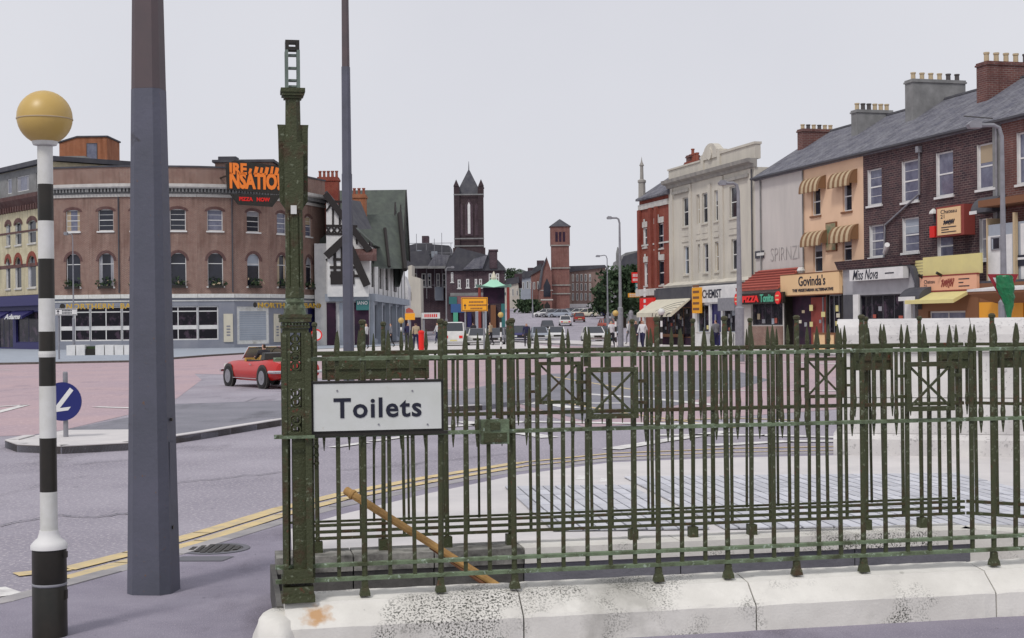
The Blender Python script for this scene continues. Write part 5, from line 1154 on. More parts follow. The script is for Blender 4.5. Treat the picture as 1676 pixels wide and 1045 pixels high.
# hanging sign on the house
r1 = T.rect(1538,340,1576,384,-.5); hsn = thing('hanging_sign', 'square peach sign with red emblem on the dark brick wall above the yellow board', 'shop sign', (T.O[0]+T.d[0]*r1[0], T.O[1]+T.d[1]*r1[0], 0), T.rz)
w_ = r1[1]-r1[0]; h_ = r1[3]-r1[2]; obj('box', MB().box(-.15,w_+.25,-.6,-.02,r1[2]-.08,r1[3]+.08), M['redawn2'], hsn); bd_ = obj('panel', MB().box(0,w_,-.63,-.601,r1[2],r1[3]), M['peachsign'], hsn)
text('lettering', 'Chateau\n21', w_*.15, w_*.85, r1[2]+h_*.62, r1[3]-h_*.06, -.63, M['ink'], bd_, bold=.005, depth=.01); glyph(bd_, w_*.28, w_*.75, r1[2]+h_*.36, r1[2]+h_*.56, -.64, 'ink')
b = MB()
for k in range(3): b.box(w_*.18,w_*(.82 if k != 1 else .5),-.641,-.631,r1[2]+h_*(.08+.09*k),r1[2]+h_*(.115+.09*k))
obj('small_print', b, M['ink'], bd_)
r1 = T.rect(1523,350,1534,382,-.3); hh = thing('wall_lamp', 'small white and red wall fitting left of the square peach sign', 'wall lamp', (T.O[0]+T.d[0]*r1[0], T.O[1]+T.d[1]*r1[0], 0), T.rz)
obj('shade', MB().lathe([(.22,r1[3]),(.2,r1[3]+.1),(.05,r1[3]+.25)], .2, -.25, 10), M['offwhite'], hh); obj('arm', MB().box(.17,.23,-.25,0,r1[3]-.4,r1[3]), M['slated'], hh); obj('red_box', MB().box(-.1,.35,-.3,-.01,r1[2]-.2,r1[2]+.35), M['redsign'], hh)
# orange shop + white boxed extension
f, e, L = shop('orange panelled shop with white topped canopy at the right edge', 1603, 1760, 4, 'orange')
shell(e, L, 3.2, 'brown', []); b = MB()
for k in range(4):
    a = L*k/4; obj('orange_board', MB().box(a+.05,a+L/4-.05,-.05,-.002,.5,2.35), M['orange'], e)
q = f.rect(1580,470,1676,487,-1.0); zt_ = q[3]
obj('canopy', MB().ext([(-.02,zt_+.02),(-1.5,zt_-.12),(-1.5,zt_-.28),(-.02,zt_-.7)], f.hit(1600,478,-1)[0], L), M['brown'], e)
obj('canopy_top', MB().ext([(-.02,zt_+.06),(-1.52,zt_-.08),(-1.52,zt_-.18),(-1.5,zt_-.115),(-.02,zt_+.025)], f.hit(1600,478,-1)[0]-.02, L), M['white'], e)
UX = T.sub(0,-.9); ua = UX.hit(1618,420)[0]; fx, xx = bld('box_extension', 'white boxed first floor extension with small dark window at the right edge', 'extension', UX, ua); L = 9
za = fx.hit(1650,472)[1]; zb2 = fx.hit(1650,365)[1]
obj('wall', MB().box(0,L,0,.85,za,zb2), M['lav'], xx); obj('wall_face', MB().box(.0,L*.2,-.03,-.001,za+.02,zb2-.5), M['white'], xx); obj('wall_face', MB().box(L*.27,L,-.03,-.001,za+.02,zb2-.1), M['white'], xx)
q = fx.rect(1624,388,1637,410); window(xx, q[0], q[1]+.1, q[2], q[3], y=-.08, fm='steel', gm='glass', sash=False, sill=0)
q = fx.rect(1663,418,1676,436); nb = obj('notice', MB().box(q[0],q[1]+1,-.06,-.031,q[2],q[3]), M['ink'], xx); obj('notice_line', MB().box(q[0]+.05,q[1]+.9,-.07,-.061,q[3]-.2,q[3]-.1), M['white'], nb)
obj('corner_strip', MB().box(-.08,.0,-.06,.9,za,zb2+.3).box(L*.235,L*.25,-.2,-.031,za-1,zb2+.4), M['sandstripe'], xx)

# shared chimney stacks on the ridge
for pl_, pr_, yt, m_, n_, w_, ph_, lab in ((1305,1362,213,'brickE',6,.7,.3,'low dark red brick chimney stack over the white terrace house'),(1393,1456,182,'greyrender',6,.7,.4,'grey rendered chimney stack with a row of short pots over the peach house'),
      (1481,1572,133,'greyrender',6,.8,.4,'tall broad grey rendered chimney stack between the two dark brick houses'),(1598,1700,105,'brickE',6,.9,.5,'tall red brown brick chimney stack at the upper right edge')):
    y0 = RD_-2.0; u0_, zt_ = T.hit(pl_, yt, y0); y1 = y0
    # front corner at pl_; back corner so that it appears at pr_
    for i_ in range(60):
        y1 = y0+.1*i_
        if T.hit(pr_, yt+6, y1)[0] <= u0_+w_*.5: break
    f, e = bld('chimney_stack', lab, 'chimney', T, u0_); 
    chimney(e, 0, w_, y0, y1, RZ-2.4, zt_, M[m_], n_, potc=('potc','potc','potd'), ph=ph_)
    st = [c for c in e.children][0]; st.name = 'stack'
# ================================================================ FAR STREET
def flat_to(px, Y, py=528): return un(px, py, Y)
def block(name, label, cat, pts, Y, dep, m, base=-2, pn='wall'):
    "building seen square on: outline through pixels at distance Y, standing on the ground"
    P = [un(x, y, Y) for x, y in pts]; x0 = min(p[0] for p in P); e = thing(name, label, cat, (x0, Y, road_z(Y)))
    z0 = road_z(Y); P = [(p[0]-x0, p[2]-z0) for p in P]
    obj(pn, MB().slab(P, 0, dep), M[m], e); return e, x0, z0
def loc_(e, px, py, Y): p = un(px, py, Y); return p[0]-e.location.x, p[2]-e.location.z
def win(e, lst, Y, y=-.06, fm='offwhite', gm='glass', sash=True, sill=.05, arch=False):
    for x0,y0,x1,y1 in lst:
        a, zt = loc_(e, x0, y0, Y); c, zb = loc_(e, x1, y1, Y); window(e, a, c, zb, zt, y=y, fm=fm, gm=gm, sash=sash, sill=sill, fr=.1)
# --- dark Victorian block with scaffold, left of the yellow sign
Yv = 175
e, x0, z0 = block('victorian_building', 'sooty purple brick Victorian block under scaffolding left of the church tower', 'building', [(668,560),(668,438),(700,432),(733,434),(740,560)], Yv, 12, 'brickV')
win(e, [(676,448,683,470),(690,448,697,470),(700,448,706,470),(714,448,720,470),(724,448,730,470)], Yv)
P = [loc_(e,x,y,Yv) for x, y in [(664,440),(668,402),(683,398),(735,402),(742,438)]]; obj('roof', MB().slab(P, .2, 9), M['slated'], e)
for x,y0,x1,y1 in ((690,386,701,402),(684,398,706,404)):
    a, zt = loc_(e,x,y0,Yv); c, zb = loc_(e,x1,y1,Yv); obj('chimney', MB().box(a,c,.5,2.5,zb-.5,zt), M['brickV'], e)
b = MB()
for y_ in (400,416,424,436,468): 
    a, z = loc_(e,664,y_,Yv); c, _ = loc_(e,742,y_,Yv); b.box(a,c,-1.6,-1.5,z-.03,z+.03)
for x_ in (670,683,699,712,724,739):
    a, z = loc_(e,x_,random.uniform(380,402),Yv); b.box(a-.03,a+.03,-1.75,-1.66,4,z)
obj('scaffold', b, M['steel'], e)['kind'] = 'stuff'
for x,y0,x1,y1 in ((683,410,690,420),(706,412,716,422),(712,470,726,492)):
    a, zt = loc_(e,x,y0,Yv); c, zb = loc_(e,x1,y1,Yv); obj('dormer' if y0 < 430 else 'white_panel', MB().box(a,c,-.3,.6,zb,zt), M['lav'], e)
e, x0, z0 = block('victorian_building', 'dark red Victorian corner block with slate turret roof right of the scaffolding', 'building', [(731,560),(731,442),(825,440),(826,560)], 168, 12, 'brickV')
win(e, [(749,458,754,472),(763,457,768,471),(777,457,781,470),(784,457,789,471),(738,446,742,462),(800,448,805,462),(812,448,817,462)], 168, fm='white')
P = [loc_(e,x,y,168) for x, y in [(729,444),(735,428),(748,405),(798,418),(800,410),(826,438),(828,443)]]; obj('roof', MB().slab(P, -.3, 9), M['slated'], e)
P = [loc_(e,x,y,168) for x, y in [(757,442),(776,424),(798,418),(790,440)]]; obj('pale_slope', MB().slab(P, -.6, -.31), M['slate'], e)  # slab of paler slate in front of the dark roof
a, zt = loc_(e,801,409,168); c, zb = loc_(e,814,440,168); ch_ = obj('chimney', MB().box(a,c,-.4,1.6,zb,zt-.2).box(a-.1,c+.1,-.5,1.7,zt-.2,zt), M['brickV'], e)
a, zt = loc_(e,737,480,168); c, zb = loc_(e,828,484,168); obj('string_course', MB().box(a,c,-.3,-.01,zb,zt), M['greyrender'], e)
a, zt = loc_(e,737,484,168); c, zb = loc_(e,800,500,168); obj('red_fascia', MB().box(a,c,-.28,-.01,zb,zt), mat('dull_red_board', (.25,.12,.14), .8), e)
for k, (x,y0,x1,y1,m_) in enumerate(((735,486,748,498,'tealpaint'),(738,498,760,512,'blueglass'),(742,512,750,545,'greenneon'),(765,512,772,545,'navy'),(778,508,786,545,'lav'),(790,508,797,545,'lav'),(803,500,812,545,'brown'),(752,512,762,545,'magenta'),(820,470,827,545,'tealpaint'))):
    a, zt = loc_(e,x,y0,168); c, zb = loc_(e,x1,y1,168); obj('shop_panel', MB().box(a,c,-.4-.02*k,-.01,max(zb,.02),zt), M[m_], e)
# layered slate roofs between the scaffold and the tower
for k, (pts, Y, m_, lab) in enumerate((([(664,436),(672,412),(700,410),(708,436)],172,'slated','low hipped slate roof at the left of the scaffolding'),([(700,436),(712,416),(736,418),(742,440)],171,'slate','pale slate roof slope in the middle of the scaffolding'),([(728,440),(735,420),(756,408),(768,440)],170,'slated','steep dark slate roof below the church tower'))):
    P = [un(x,y,Y) for x, y in pts]; t_ = thing('slate_roof', lab, 'roof', (P[0][0], Y, 0)); z0r = P[0][2]
    obj('slope', MB().slab([(p[0]-P[0][0], p[2]) for p in P], 0, 4), M[m_], t_); obj('eaves_board', MB().box(0, P[3][0]-P[0][0], -.15, .0, z0r-.3, z0r), M['greyrender'], t_)
# pagoda style restaurant porch
Yp = 160; pg = thing('pagoda_porch', 'pale green curved pagoda roof over a restaurant corner above the yellow road sign', 'pagoda roof', un(809,540,Yp)[:2]+(road_z(Yp),))
def pl_(x, y): p = un(x, y, Yp); return (p[0]-pg.location.x, p[2]-pg.location.z)
tip, eL, eR, zc_ = pl_(809,452), pl_(783,472), pl_(837,471), pl_(809,471)
rings_ = []
for i in range(9):
    s_ = i/8; hw_ = .35+(eR[0]-.35)*s_**1.0; z_ = tip[1]-.4-(tip[1]-.4-zc_[1])*(1-(1-s_)**1.8)
    lift = .35*s_**3
    rings_.append([(-hw_,-hw_*.5,z_+lift),(0,-hw_*.62,z_),(hw_,-hw_*.5,z_+lift),(hw_*1.0,0,z_),(hw_,hw_*.5,z_+lift),(0,hw_*.62,z_),(-hw_,hw_*.5,z_+lift),(-hw_,0,z_)])
obj('curved_roof', MB().rings(rings_), M['pagoda'], pg)
obj('finial', MB().lathe([(.22,tip[1]-.7),(.32,tip[1]-.2),(.18,tip[1]+.2),(.04,tip[1]+.5)], 0,0,8), M['creamawn'], pg)
for s_ in (-1,1): obj('column', MB().lathe([(.18,0),(.16,zc_[1])], s_*1.6, -.8, 8), M['redawn2'], pg)
obj('upper_wall', MB().box(-1.2,1.2,-.2,1.5,3.6,zc_[1]+.3), M['magenta'], pg)
# --- church tower with pyramid spire
Yt = 265; e, x0, z0 = block('church_tower', 'tall dark stone church tower with pointed spire and four corner pinnacles', 'church tower', [(745,560),(745,318),(790,318),(790,560)], Yt, 5.1, 'towerstone')
a, _ = loc_(e,745,400,Yt); c, zt = loc_(e,790,318,Yt); w_ = c-a
def Z(py): return loc_(e,767,py,Yt)[1]
for s_ in (a-.0, c-.75): obj('buttress', MB().box(s_-.15,s_+.9,-.35,-.01,0,Z(306)), M['towerstone'], e)
for k, (sx, sy) in enumerate(((a+.3,.1),(c-.3,.1),(a+.3,4.9),(c-.3,4.9))): obj('pinnacle', MB().lathe([(.42,Z(320)),(.42,Z(306)),(.55,Z(305)),(.03,Z(294))], sx, sy, 8), M['towerstone'], e)
obj('spire', MB().rings([[(a+.2,.2,Z(318)),(c-.2,.2,Z(318)),(c-.2,4.9,Z(318)),(a+.2,4.9,Z(318))],[(a+w_/2-.1,2.4,Z(276)),(a+w_/2+.1,2.4,Z(276)),(a+w_/2+.1,2.6,Z(276)),(a+w_/2-.1,2.6,Z(276))],[(a+w_/2-.03,2.45,Z(262)),(a+w_/2+.03,2.45,Z(262)),(a+w_/2+.03,2.52,Z(262)),(a+w_/2-.03,2.52,Z(262))]]), M['slated'], e)
um = a+w_/2
obj('lancet_surround', MB().slab([(um-.75,Z(386)),(um+.75,Z(386)),(um+.75,Z(336)),(um,Z(326)),(um-.75,Z(336))], -.12, -.01), M['brickV'], e)
obj('lancet_opening', MB().slab([(um-.22,Z(383)),(um+.26,Z(383)),(um+.26,Z(336)),(um+.02,Z(331)),(um-.22,Z(336))], -.16, -.121), M['white'], e)
for s_ in (-1,1): obj('blind_lancet', MB().slab([(um+s_*1.45-.3,Z(386)),(um+s_*1.45+.3,Z(386)),(um+s_*1.45+.3,Z(338)),(um+s_*1.45,Z(332)),(um+s_*1.45-.3,Z(338))], -.06, -.01), M['brickV'], e)
b = MB()
for y_ in (320,392,404): b.box(a-.2,c+.2,-.4,-.36,Z(y_),Z(y_-2))
obj('string_course', b, M['greyrender'], e)
obj('lower_stage', MB().box(a-.4,c+.4,-.6,-.41,0,Z(406)), M['towerstone'], e)
# --- red brick church with square campanile
Yc = 290; e, x0, z0 = block('church_campanile', 'red brick square church tower with low pyramid cap on the street axis', 'church tower', [(904,540),(902,372),(931,372),(933,540)], Yc, 3.6, 'brickC')
def Z(py): return loc_(e,918,py,Yc)[1]
a, c = loc_(e,902,400,Yc)[0], loc_(e,932,400,Yc)[0]
obj('belfry_stage', MB().box(a-.1,c+.1,-.15,3.75,Z(402),Z(371)), M['brickV'] if False else M['brickC'], e)
obj('cap_roof', MB().rings([[(a-.35,-.4,Z(371)),(c+.35,-.4,Z(371)),(c+.35,4.0,Z(371)),(a-.35,4.0,Z(371))],[(a+1.8,1.7,Z(358)),(a+1.9,1.7,Z(358)),(a+1.9,1.8,Z(358)),(a+1.8,1.8,Z(358))]]), M['slated'], e)
b = MB()
for y_ in (403,440,468,482): b.box(a-.12,c+.12,-.22,-.16,Z(y_),Z(y_-2))
obj('stone_band', b, M['trimstone'] if False else M['creamd'], e)
for s_ in (.3,.5,.7): 
    u_ = a+(c-a)*s_; obj('louvre_opening', MB().box(u_-.25,u_+.25,-.2,-.151,Z(396),Z(380)), M['magenta'], e)
e, x0, z0 = block('brick_church', 'steep gabled red brick church front attached left of the square tower', 'church', [(884,540),(884,470),(888,440),(895,422),(903,446),(904,540)], 288, 20, 'brickC')
def Z(py): return loc_(e,895,py,288)[1]
um = loc_(e,895,450,288)[0]
obj('great_window', MB().slab([(um-.7,Z(486)),(um+.7,Z(486)),(um+.7,Z(468)),(um,Z(456)),(um-.7,Z(468))], -.15, -.01), M['glass'], e)
obj('stone_band', MB().box(um-1.3,um+1.2,-.1,-.01,Z(492),Z(490)).box(um-1.3,um+1.2,-.1,-.01,Z(476),Z(475)), M['trimstone'], e)
obj('door', MB().slab([(um-.55,0),(um+.55,0),(um+.55,Z(500)),(um,Z(494)),(um-.55,Z(500))], -.15, -.01), M['timber'], e)
P = [loc_(e,x,y,288) for x, y in [(883,472),(888,438),(895,420),(895,423),(889,441),(885,473)]]; obj('verge', MB().slab(P, -.3, 20), M['slated'], e)
# --- buildings closing the street
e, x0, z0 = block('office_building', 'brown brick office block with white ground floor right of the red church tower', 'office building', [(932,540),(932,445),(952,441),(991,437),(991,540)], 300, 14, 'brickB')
win(e, [(x,y,x+3.4,y+12) for x in (936,943,950,957,964) for y in (449,464,480)], 300, sash=False, sill=0)
a, zt = loc_(e,932,498,300); c, zb = loc_(e,985,520,300); obj('white_ground_floor', MB().box(a,c,-.8,-.01,0,zt), M['white'], e); dd = loc_(e,950,505,300); obj('door', MB().box(dd[0]-.5,dd[0]+.5,-.9,-.801,0,dd[1]), M['timber'], e)
P = [loc_(e,x,y,300) for x, y in [(930,446),(931,436),(990,434),(993,438)]]; obj('roof', MB().slab(P, -.4, 13), M['slated'], e)
far_b = [('pale grey gabled terrace house at the far left of the street end', [(853,540),(853,456),(870,452),(872,540)], 330,'lav','slated',[(855,462,858,474),(862,461,865,473),(867,461,869,473)]),
 ('dark red brick house with chimney just left of the brick church', [(870,540),(870,450),(885,440),(886,540)], 315,'brickC','slated',[(873,462,876,474),(879,461,882,473)]),
 ('cream shop house beyond the pagoda roof', [(826,540),(826,468),(848,462),(854,540)], 300,'creamr','slated',[(830,474,833,486),(838,473,841,485),(845,472,848,484)])]
for lab, pts, Y, m_, rm, wl in far_b:
    e, x0, z0 = block('far_house', lab, 'house', pts, Y, 12, m_, ); win(e, wl, Y, sash=False, sill=0)
    top = pts[1:-1]; P = [loc_(e,x,y,Y) for x, y in [(top[0][0]-1,top[0][1]+1),(top[0][0]+3,top[0][1]-11),(top[-1][0]+1,top[-1][1]-9),(top[-1][0]+2,top[-1][1]+1)]]; obj('roof', MB().slab(P, -.3, 11), M[rm], e)
    a, z = loc_(e, top[-1][0]-6, top[-1][1]-14, Y); obj('chimney', MB().box(a,a+1.6,2,4,z-3,z), M['brickV'], e)
e, x0, z0 = block('stone_building', 'grey stone building with stepped roofline behind the right hand trees', 'building', [(1010,560),(1010,432),(1013,430),(1014,424),(1021,424),(1024,414),(1046,410),(1046,560)], 190, 12, 'greyrender')
win(e, [(1025,440,1029,455),(1035,440,1039,455)], 190)
a, z = loc_(e,1012,404,190); obj('finial', MB().lathe([(.3,z-3),(.25,z-.8),(.05,z)], a, 1, 6), M['greyrender'], e)
a, z = loc_(e,1028,425,190); P = [loc_(e,x,y,190) for x, y in [(1012,440),(1020,420),(1046,412),(1046,440)]]; obj('roof', MB().slab(P, -.4, -.05), M['slated'], e)
# left side of the street beyond the tudor wing
lefts = [('white gabled shop house with dark doorway beside the tudor wing', [(657,565),(657,470),(662,452),(668,470),(668,565)], 150,'white',4),
 ('tall narrow cream rendered building left of the scaffolded block', [(668,565),(668,436),(674,434),(674,452),(688,456),(690,565)], 160,'creamr',5)]
for lab, pts, Y, m_, dp in lefts:
    e, x0, z0 = block('street_house', lab, 'house', pts, Y, dp, m_)
    x_ = pts[1][0]; win(e, [(x_+2,478,x_+5,492)], Y, fm='timber', sash=False, sill=0)
    a, zt = loc_(e,x_+.5,520,Y); c, _ = loc_(e,pts[-1][0]-1,520,Y); obj('shop_front', MB().box(a,c,-.2,-.01,0,zt), M['magenta'], e)
# distant hill line and town
b = MB(); pts = [(-600,512),(-100,514),(300,512),(560,508),(700,505),(820,470),(836,446),(850,440),(870,447),(900,470),(1000,480),(1060,500),(1300,505),(2300,500)]
b.slab([(p[0], p[2]) for p in [un(x,y,900) for x, y in pts]]+[(un(2300,560,900)[0],-30),(un(-600,560,900)[0],-30)], 0, 60)
struct('far_hill', b, M['hill'], loc=(0,900,0))
# ================================================================ TREES
def tree(label, px, base, top, wpx, Y, seed, dense=900, name='tree'):
    random.seed(seed); p = un(px, base, Y); z0 = road_z(Y); H = un(px, top, Y)[2]-z0; Rw = wpx*Y/PXF/2
    e = thing(name, label, 'tree', (p[0], Y, z0))
    b = MB(); b.tube([(0,0,-.2),(.1,0,H*.25),(-.1,.1,H*.5),(.05,0,H*.8)], [.28,.22,.15,.05], 7)
    for k in range(7):
        a = k*2.4; h = H*(.28+.07*k); b.tube([(0,0,h),(Rw*.3*cos(a),Rw*.3*sin(a),h+H*.12),(Rw*.65*cos(a),Rw*.65*sin(a),h+H*.2)], [.1,.07,.03], 5)
    obj('trunk', b, M['bark'], e)
    lf = MB(); cl = [(random.gauss(0,Rw*.45), random.gauss(0,Rw*.45), H*random.uniform(.3,.93)) for _ in range(26)]
    for i in range(dense):
        c = random.choice(cl); rr_ = Rw*.30; q = Vector((c[0]+random.gauss(0,rr_), c[1]+random.gauss(0,rr_), min(H, c[2]+random.gauss(0,rr_*.8)))); s = random.uniform(.12,.30)
        d1 = Vector((random.uniform(-1,1),random.uniform(-1,1),random.uniform(-1,1))).normalized()*s; d2 = d1.cross(Vector((random.uniform(-1,1),random.uniform(-1,1),random.uniform(-1,1)))).normalized()*s*.7
        lf.quad(q-d1-d2, q+d1-d2, q+d1+d2, q-d1+d2)
    o = obj('crown', lf, M['leafd'], e, fix=False); return e
tree('dark green tree behind the street lamps before the red corner building', 1022, 560, 436, 58, 180, 3, 2600)
tree('smaller rounded green tree left of the two street lamps', 990, 540, 470, 38, 220, 4, 1700)
tree('low dark tree at the foot of the pale terrace houses', 862, 530, 492, 34, 260, 5, 1200)
tree('hazy tree top rising on the skyline beyond the pagoda roof', 838, 530, 440, 30, 420, 6, 1500)
random.seed(11)
# ================================================================ STREET LAMPS
def lamp(label, bx_, by, top, arm_to, Y, w=.11, armz=0, twin=False, m='steel', name='street_lamp'):
    p = un(bx_, by, Y); z0 = road_z(Y) if Y > 150 else -.02; e = thing(name, label, 'street lamp', (p[0], Y, z0)); H = un(bx_, top, Y)[2]-z0
    topx = un(bx_, top, Y)[0]; lean = 0
    obj('column', MB().lathe([(w*1.05,0),(w*1.0,H*.30),(w*.62,H*.31),(w*.34,H-.3)], n=10), M[m], e)
    ax = (arm_to-bx_)*Y/PXF
    obj('arm', MB().tube([(0,0,H-.35),(ax*.08,0,H-.08),(ax*.25,0,H),(ax*.7,0,H+armz*.7)], w*.36, 8), M[m], e)
    s_ = 1 if ax > 0 else -1
    obj('lamp_head', MB().slab([(ax*.65,H+armz-.08),(ax,H+armz-.08),(ax+s_*.05,H+armz+.02),(ax*.95,H+armz+.12),(ax*.65,H+armz+.1)], -.14, .14), M[m], e); return e
lamp('tall street lamp with arm to the left before the cream building', 1211, 573, 300, 1180, 58, .185, m='steel')
lamp('tall grey street lamp at the right edge beside the shrouded give way sign', 1644, 600, 205, 1590, 40, .155, m='steel')
lamp('street lamp with short arm right of the brick church tower', 1016, 562, 357, 996, 95, .18)
lamp('smaller street lamp with drooping head beyond the taller one', 995, 552, 418, 977, 140, .13, armz=-.1)
lamp('thin pale lamp column before the bank windows', 121, 575, 383, 108, 86, .085)
lamp('dark lamp column before the scaffolded block', 731, 560, 438, 744, 130, .12)
lamp('thin distant lamp column left of the church front', 872, 530, 462, 866, 230, .13)
# ================================================================ SIGNS IN THE STREET
def board_sign(label, x0, y0, x1, y1, Y, m, legs=(.15,.85), cat='road sign', name='road_sign', text_=None, rim=None):
    p = un(x0, y1, Y); q = un(x1, y0, Y); z0 = -.1 if Y < 150 else road_z(Y); e = thing(name, label, cat, (p[0], Y, z0)); w_ = q[0]-p[0]
    obj('board', MB().box(0,w_,-.03,.03,p[2]-z0,q[2]-z0), M[m], e)
    for l in legs: obj('post', MB().lathe([(.045,0),(.045,q[2]-z0-.05)], w_*l, .08, 8), M['steel'], e)
    return e, w_, p[2]-z0, q[2]-z0
e, w_, a, c = board_sign('yellow rectangular diversion sign with arrow standing in the middle of the street', 755, 487, 798, 510, 75, 'orangesign')
obj('border', MB().box(.03,w_-.03,-.036,-.031,c-.06,c-.035).box(.03,w_-.03,-.036,-.031,a+.035,a+.06).box(.03,.055,-.036,-.031,a+.06,c-.06).box(w_-.055,w_-.03,-.036,-.031,a+.06,c-.06), M['ink'], e)
for k, (s0, s1) in enumerate(((.3,.8),(.28,.92),(.35,.8))):
    zz_ = c-.2-k*.17; b = MB(); x = w_*s0
    while x < w_*s1: l_ = random.uniform(.04,.07); b.box(x,x+l_,-.037,-.031,zz_-.08,zz_); x += l_+.02
    obj('small_print', b, M['brown'], e)
obj('arrow', MB().slab([(w_*.13,a+.12),(w_*.16,a+.12),(w_*.16,a+.28),(w_*.20,a+.28),(w_*.145,a+.40),(w_*.09,a+.28),(w_*.13,a+.28)], -.037, -.031), M['ink'], e)
e, w_, a, c = board_sign('orange and red arrow sign leaning by the white wing of the pub', 663, 513, 679, 524, 70, 'orangesign', (.5,)); obj('red_arrow', MB().slab([(w_*.1,c+.02),(w_*.9,c+.02),(w_*.8,c+.16),(w_*.4,c+.28),(w_*.1,c+.2)], -.03, .03), M['redawn'], e)
e, w_, a, c = board_sign('white board with red lettering above the shops left of the van', 690, 512, 720, 522, 120, 'white', ()); 
obj('post', MB().box(.1,.25,.05,.2,0,a), M['steel'], e); obj('post', MB().box(w_-.25,w_-.1,.05,.2,0,a), M['steel'], e); b = MB(); x = .25
while x < w_-.3: b.box(x,x+.1,-.045,-.031,a+.12,c-.12); x += .16
obj('red_lettering', b, M['redsign'], e)
e, w_, a, c = board_sign('white and black direction sign on two posts before the bank', 91, 505, 126, 517, 74, 'white', (.12,), name='direction_sign'); obj('border', MB().box(.02,w_-.02,-.04,-.031,c-.05,c-.02).box(.02,w_-.02,-.04,-.031,a+.02,a+.05), M['ink'], e)
b = MB(); b.slab([(.12,a+.08),(.16,a+.08),(.16,a+.2),(.22,a+.2),(.14,a+.3),(.06,a+.2),(.12,a+.2)], -.04, -.031)
for zz_ in (a+.1, a+.22): 
    x = .35
    while x < w_-.25: b.box(x,x+.05,-.04,-.031,zz_,zz_+.07); x += .075
obj('legend', b, M['ink'], e)
# give way sign wrapped in green plastic
Yg = 26; gw = thing('give_way_sign', 'give way triangle partly wrapped in a green plastic bag right of the stone block', 'road sign', un(1645,620,Yg)[:2]+(-.1,))
def gl(x, y, Y=Yg): p = un(x, y, Y); return (p[0]-gw.location.x, p[2]+.1)
tri = [gl(1617,448),(gl(1668,448)),gl(1648,522)]; tri = [gl(1616,449), gl(1667,449), gl(1644,500)]
cxm = sum(p[0] for p in tri)/3; czm = sum(p[1] for p in tri)/3
inn = [(cxm+(x-cxm)*.66, czm+(z-czm)*.66) for x, z in tri]
obj('red_border', MB().slab(tri[::-1], 0, .012), M['redsign'] if False else mat('dark_sign_red', (.28,.02,.03), .5), gw); obj('white_centre', MB().slab(inn[::-1], -.004, -.0005), M['white'], gw)
px_, pz_ = gl(1645,500); obj('post', MB().lathe([(.038,0),(.038,pz_)], px_, .05, 10), M['steel'], gw)
rg = []; random.seed(3)
for k, (y, wx0, wx1) in enumerate(((451,1631,1655),(454,1629,1656),(464,1630,1657),(472,1631,1660),(480,1634,1658),(488,1638,1660),(494,1640,1658),(500,1643,1659),(508,1645,1656),(517,1647,1654),(540,1648,1653),(560,1649,1652))):
    a0, z = gl(wx0,y); a1, _ = gl(wx1,y); c0 = (a0+a1)/2; r_ = (a1-a0)/2
    rg.append([(c0+r_*cos(t)*(1+.10*sin(5*t+k*1.7)), -.03+max(.05,r_*.55)*sin(t)*(1+.15*sin(4*t+k)), z+random.uniform(-.008,.008)) for t in [2*pi*i/16 for i in range(16)]])
obj('plastic_bag', MB().rings(rg), M['green'], gw)
# small far signs on the right
for k, (x0,y0,x1,y1,Y,m_,lab) in enumerate(((1034,446,1050,463,120,'redsign','red and white hanging shop sign by the red corner building'),(1040,463,1050,478,118,'tealpaint','white and teal hanging sign under the red one'),(1028,480,1050,487,118,'orange','orange horizontal shop sign beside the red post box sign'))):
    p = un(x0,y1,Y); q = un(x1,y0,Y); e = thing('shop_sign', lab, 'shop sign', (p[0], Y, 0)); w_ = q[0]-p[0]; bb = obj('board', MB().box(0,w_,0,.12,p[2],q[2]), M[m_], e); h_ = q[2]-p[2]
    b = MB(); x = w_*.12
    while x < w_*.85: b.box(x,x+w_*.08,-.02,-.001,p[2]+h_*.55,p[2]+h_*.85); b.box(x,x+w_*.08,-.02,-.001,p[2]+h_*.15,p[2]+h_*.4); x += w_*.14
    obj('lettering', b, M['white'], bb)
r0 = T.rect(1047,488,1070,513,-1.6); e = thing('red_sign', 'bright red square sign board hung at the red corner building above the pavement', 'shop sign', (T.O[0]+T.d[0]*r0[0]+T.n[0]*-1.6, T.O[1]+T.d[1]*r0[0]+T.n[1]*-1.6, 0), T.rz)
obj('board', MB().box(0,r0[1]-r0[0],0,.15,r0[2],r0[3]), M['redsign'], e)
b = MB()
for k in range(4): b.box(.9,1.3,-.02,-.001,r0[2]+.35+k*.42,r0[2]+.6+k*.42)
obj('lettering', b, M['white'], e); obj('post', MB().box(.1,.35,.16,.35,0,r0[2]), M['white'], e)
# distant beacons
for px, by, ty, Y, lab in ((1008,563,508,78,'distant striped beacon with yellow globe by the street lamps'),(1083,563,505,70,'distant black and white striped beacon pole before the awning shop'),(820,563,511,85,'distant beacon with pale globe right of the parked cars'),(657,568,520,80,'small black and white striped beacon pole by the pub wing')):
    p = un(px, by, Y); e = thing('belisha_beacon', lab, 'belisha beacon', (p[0], Y, -.05), 0, 'distant crossing beacons'); H = un(px, ty, Y)[2]+.05
    n_ = 7
    for k in range(n_): obj('stripe_band', MB().lathe([(.055,H*.86*k/n_),(.055,H*.86*(k+1)/n_)], n=8), M['white' if k % 2 else 'black'], e)
    obj('globe', MB().lathe([(max(.001,.17*sin(a)), H-.17-.17*cos(a)) for a in [pi*i/8 for i in range(9)]], n=12), M['globe' if px != 1083 else 'offwhite'], e, smooth=True)
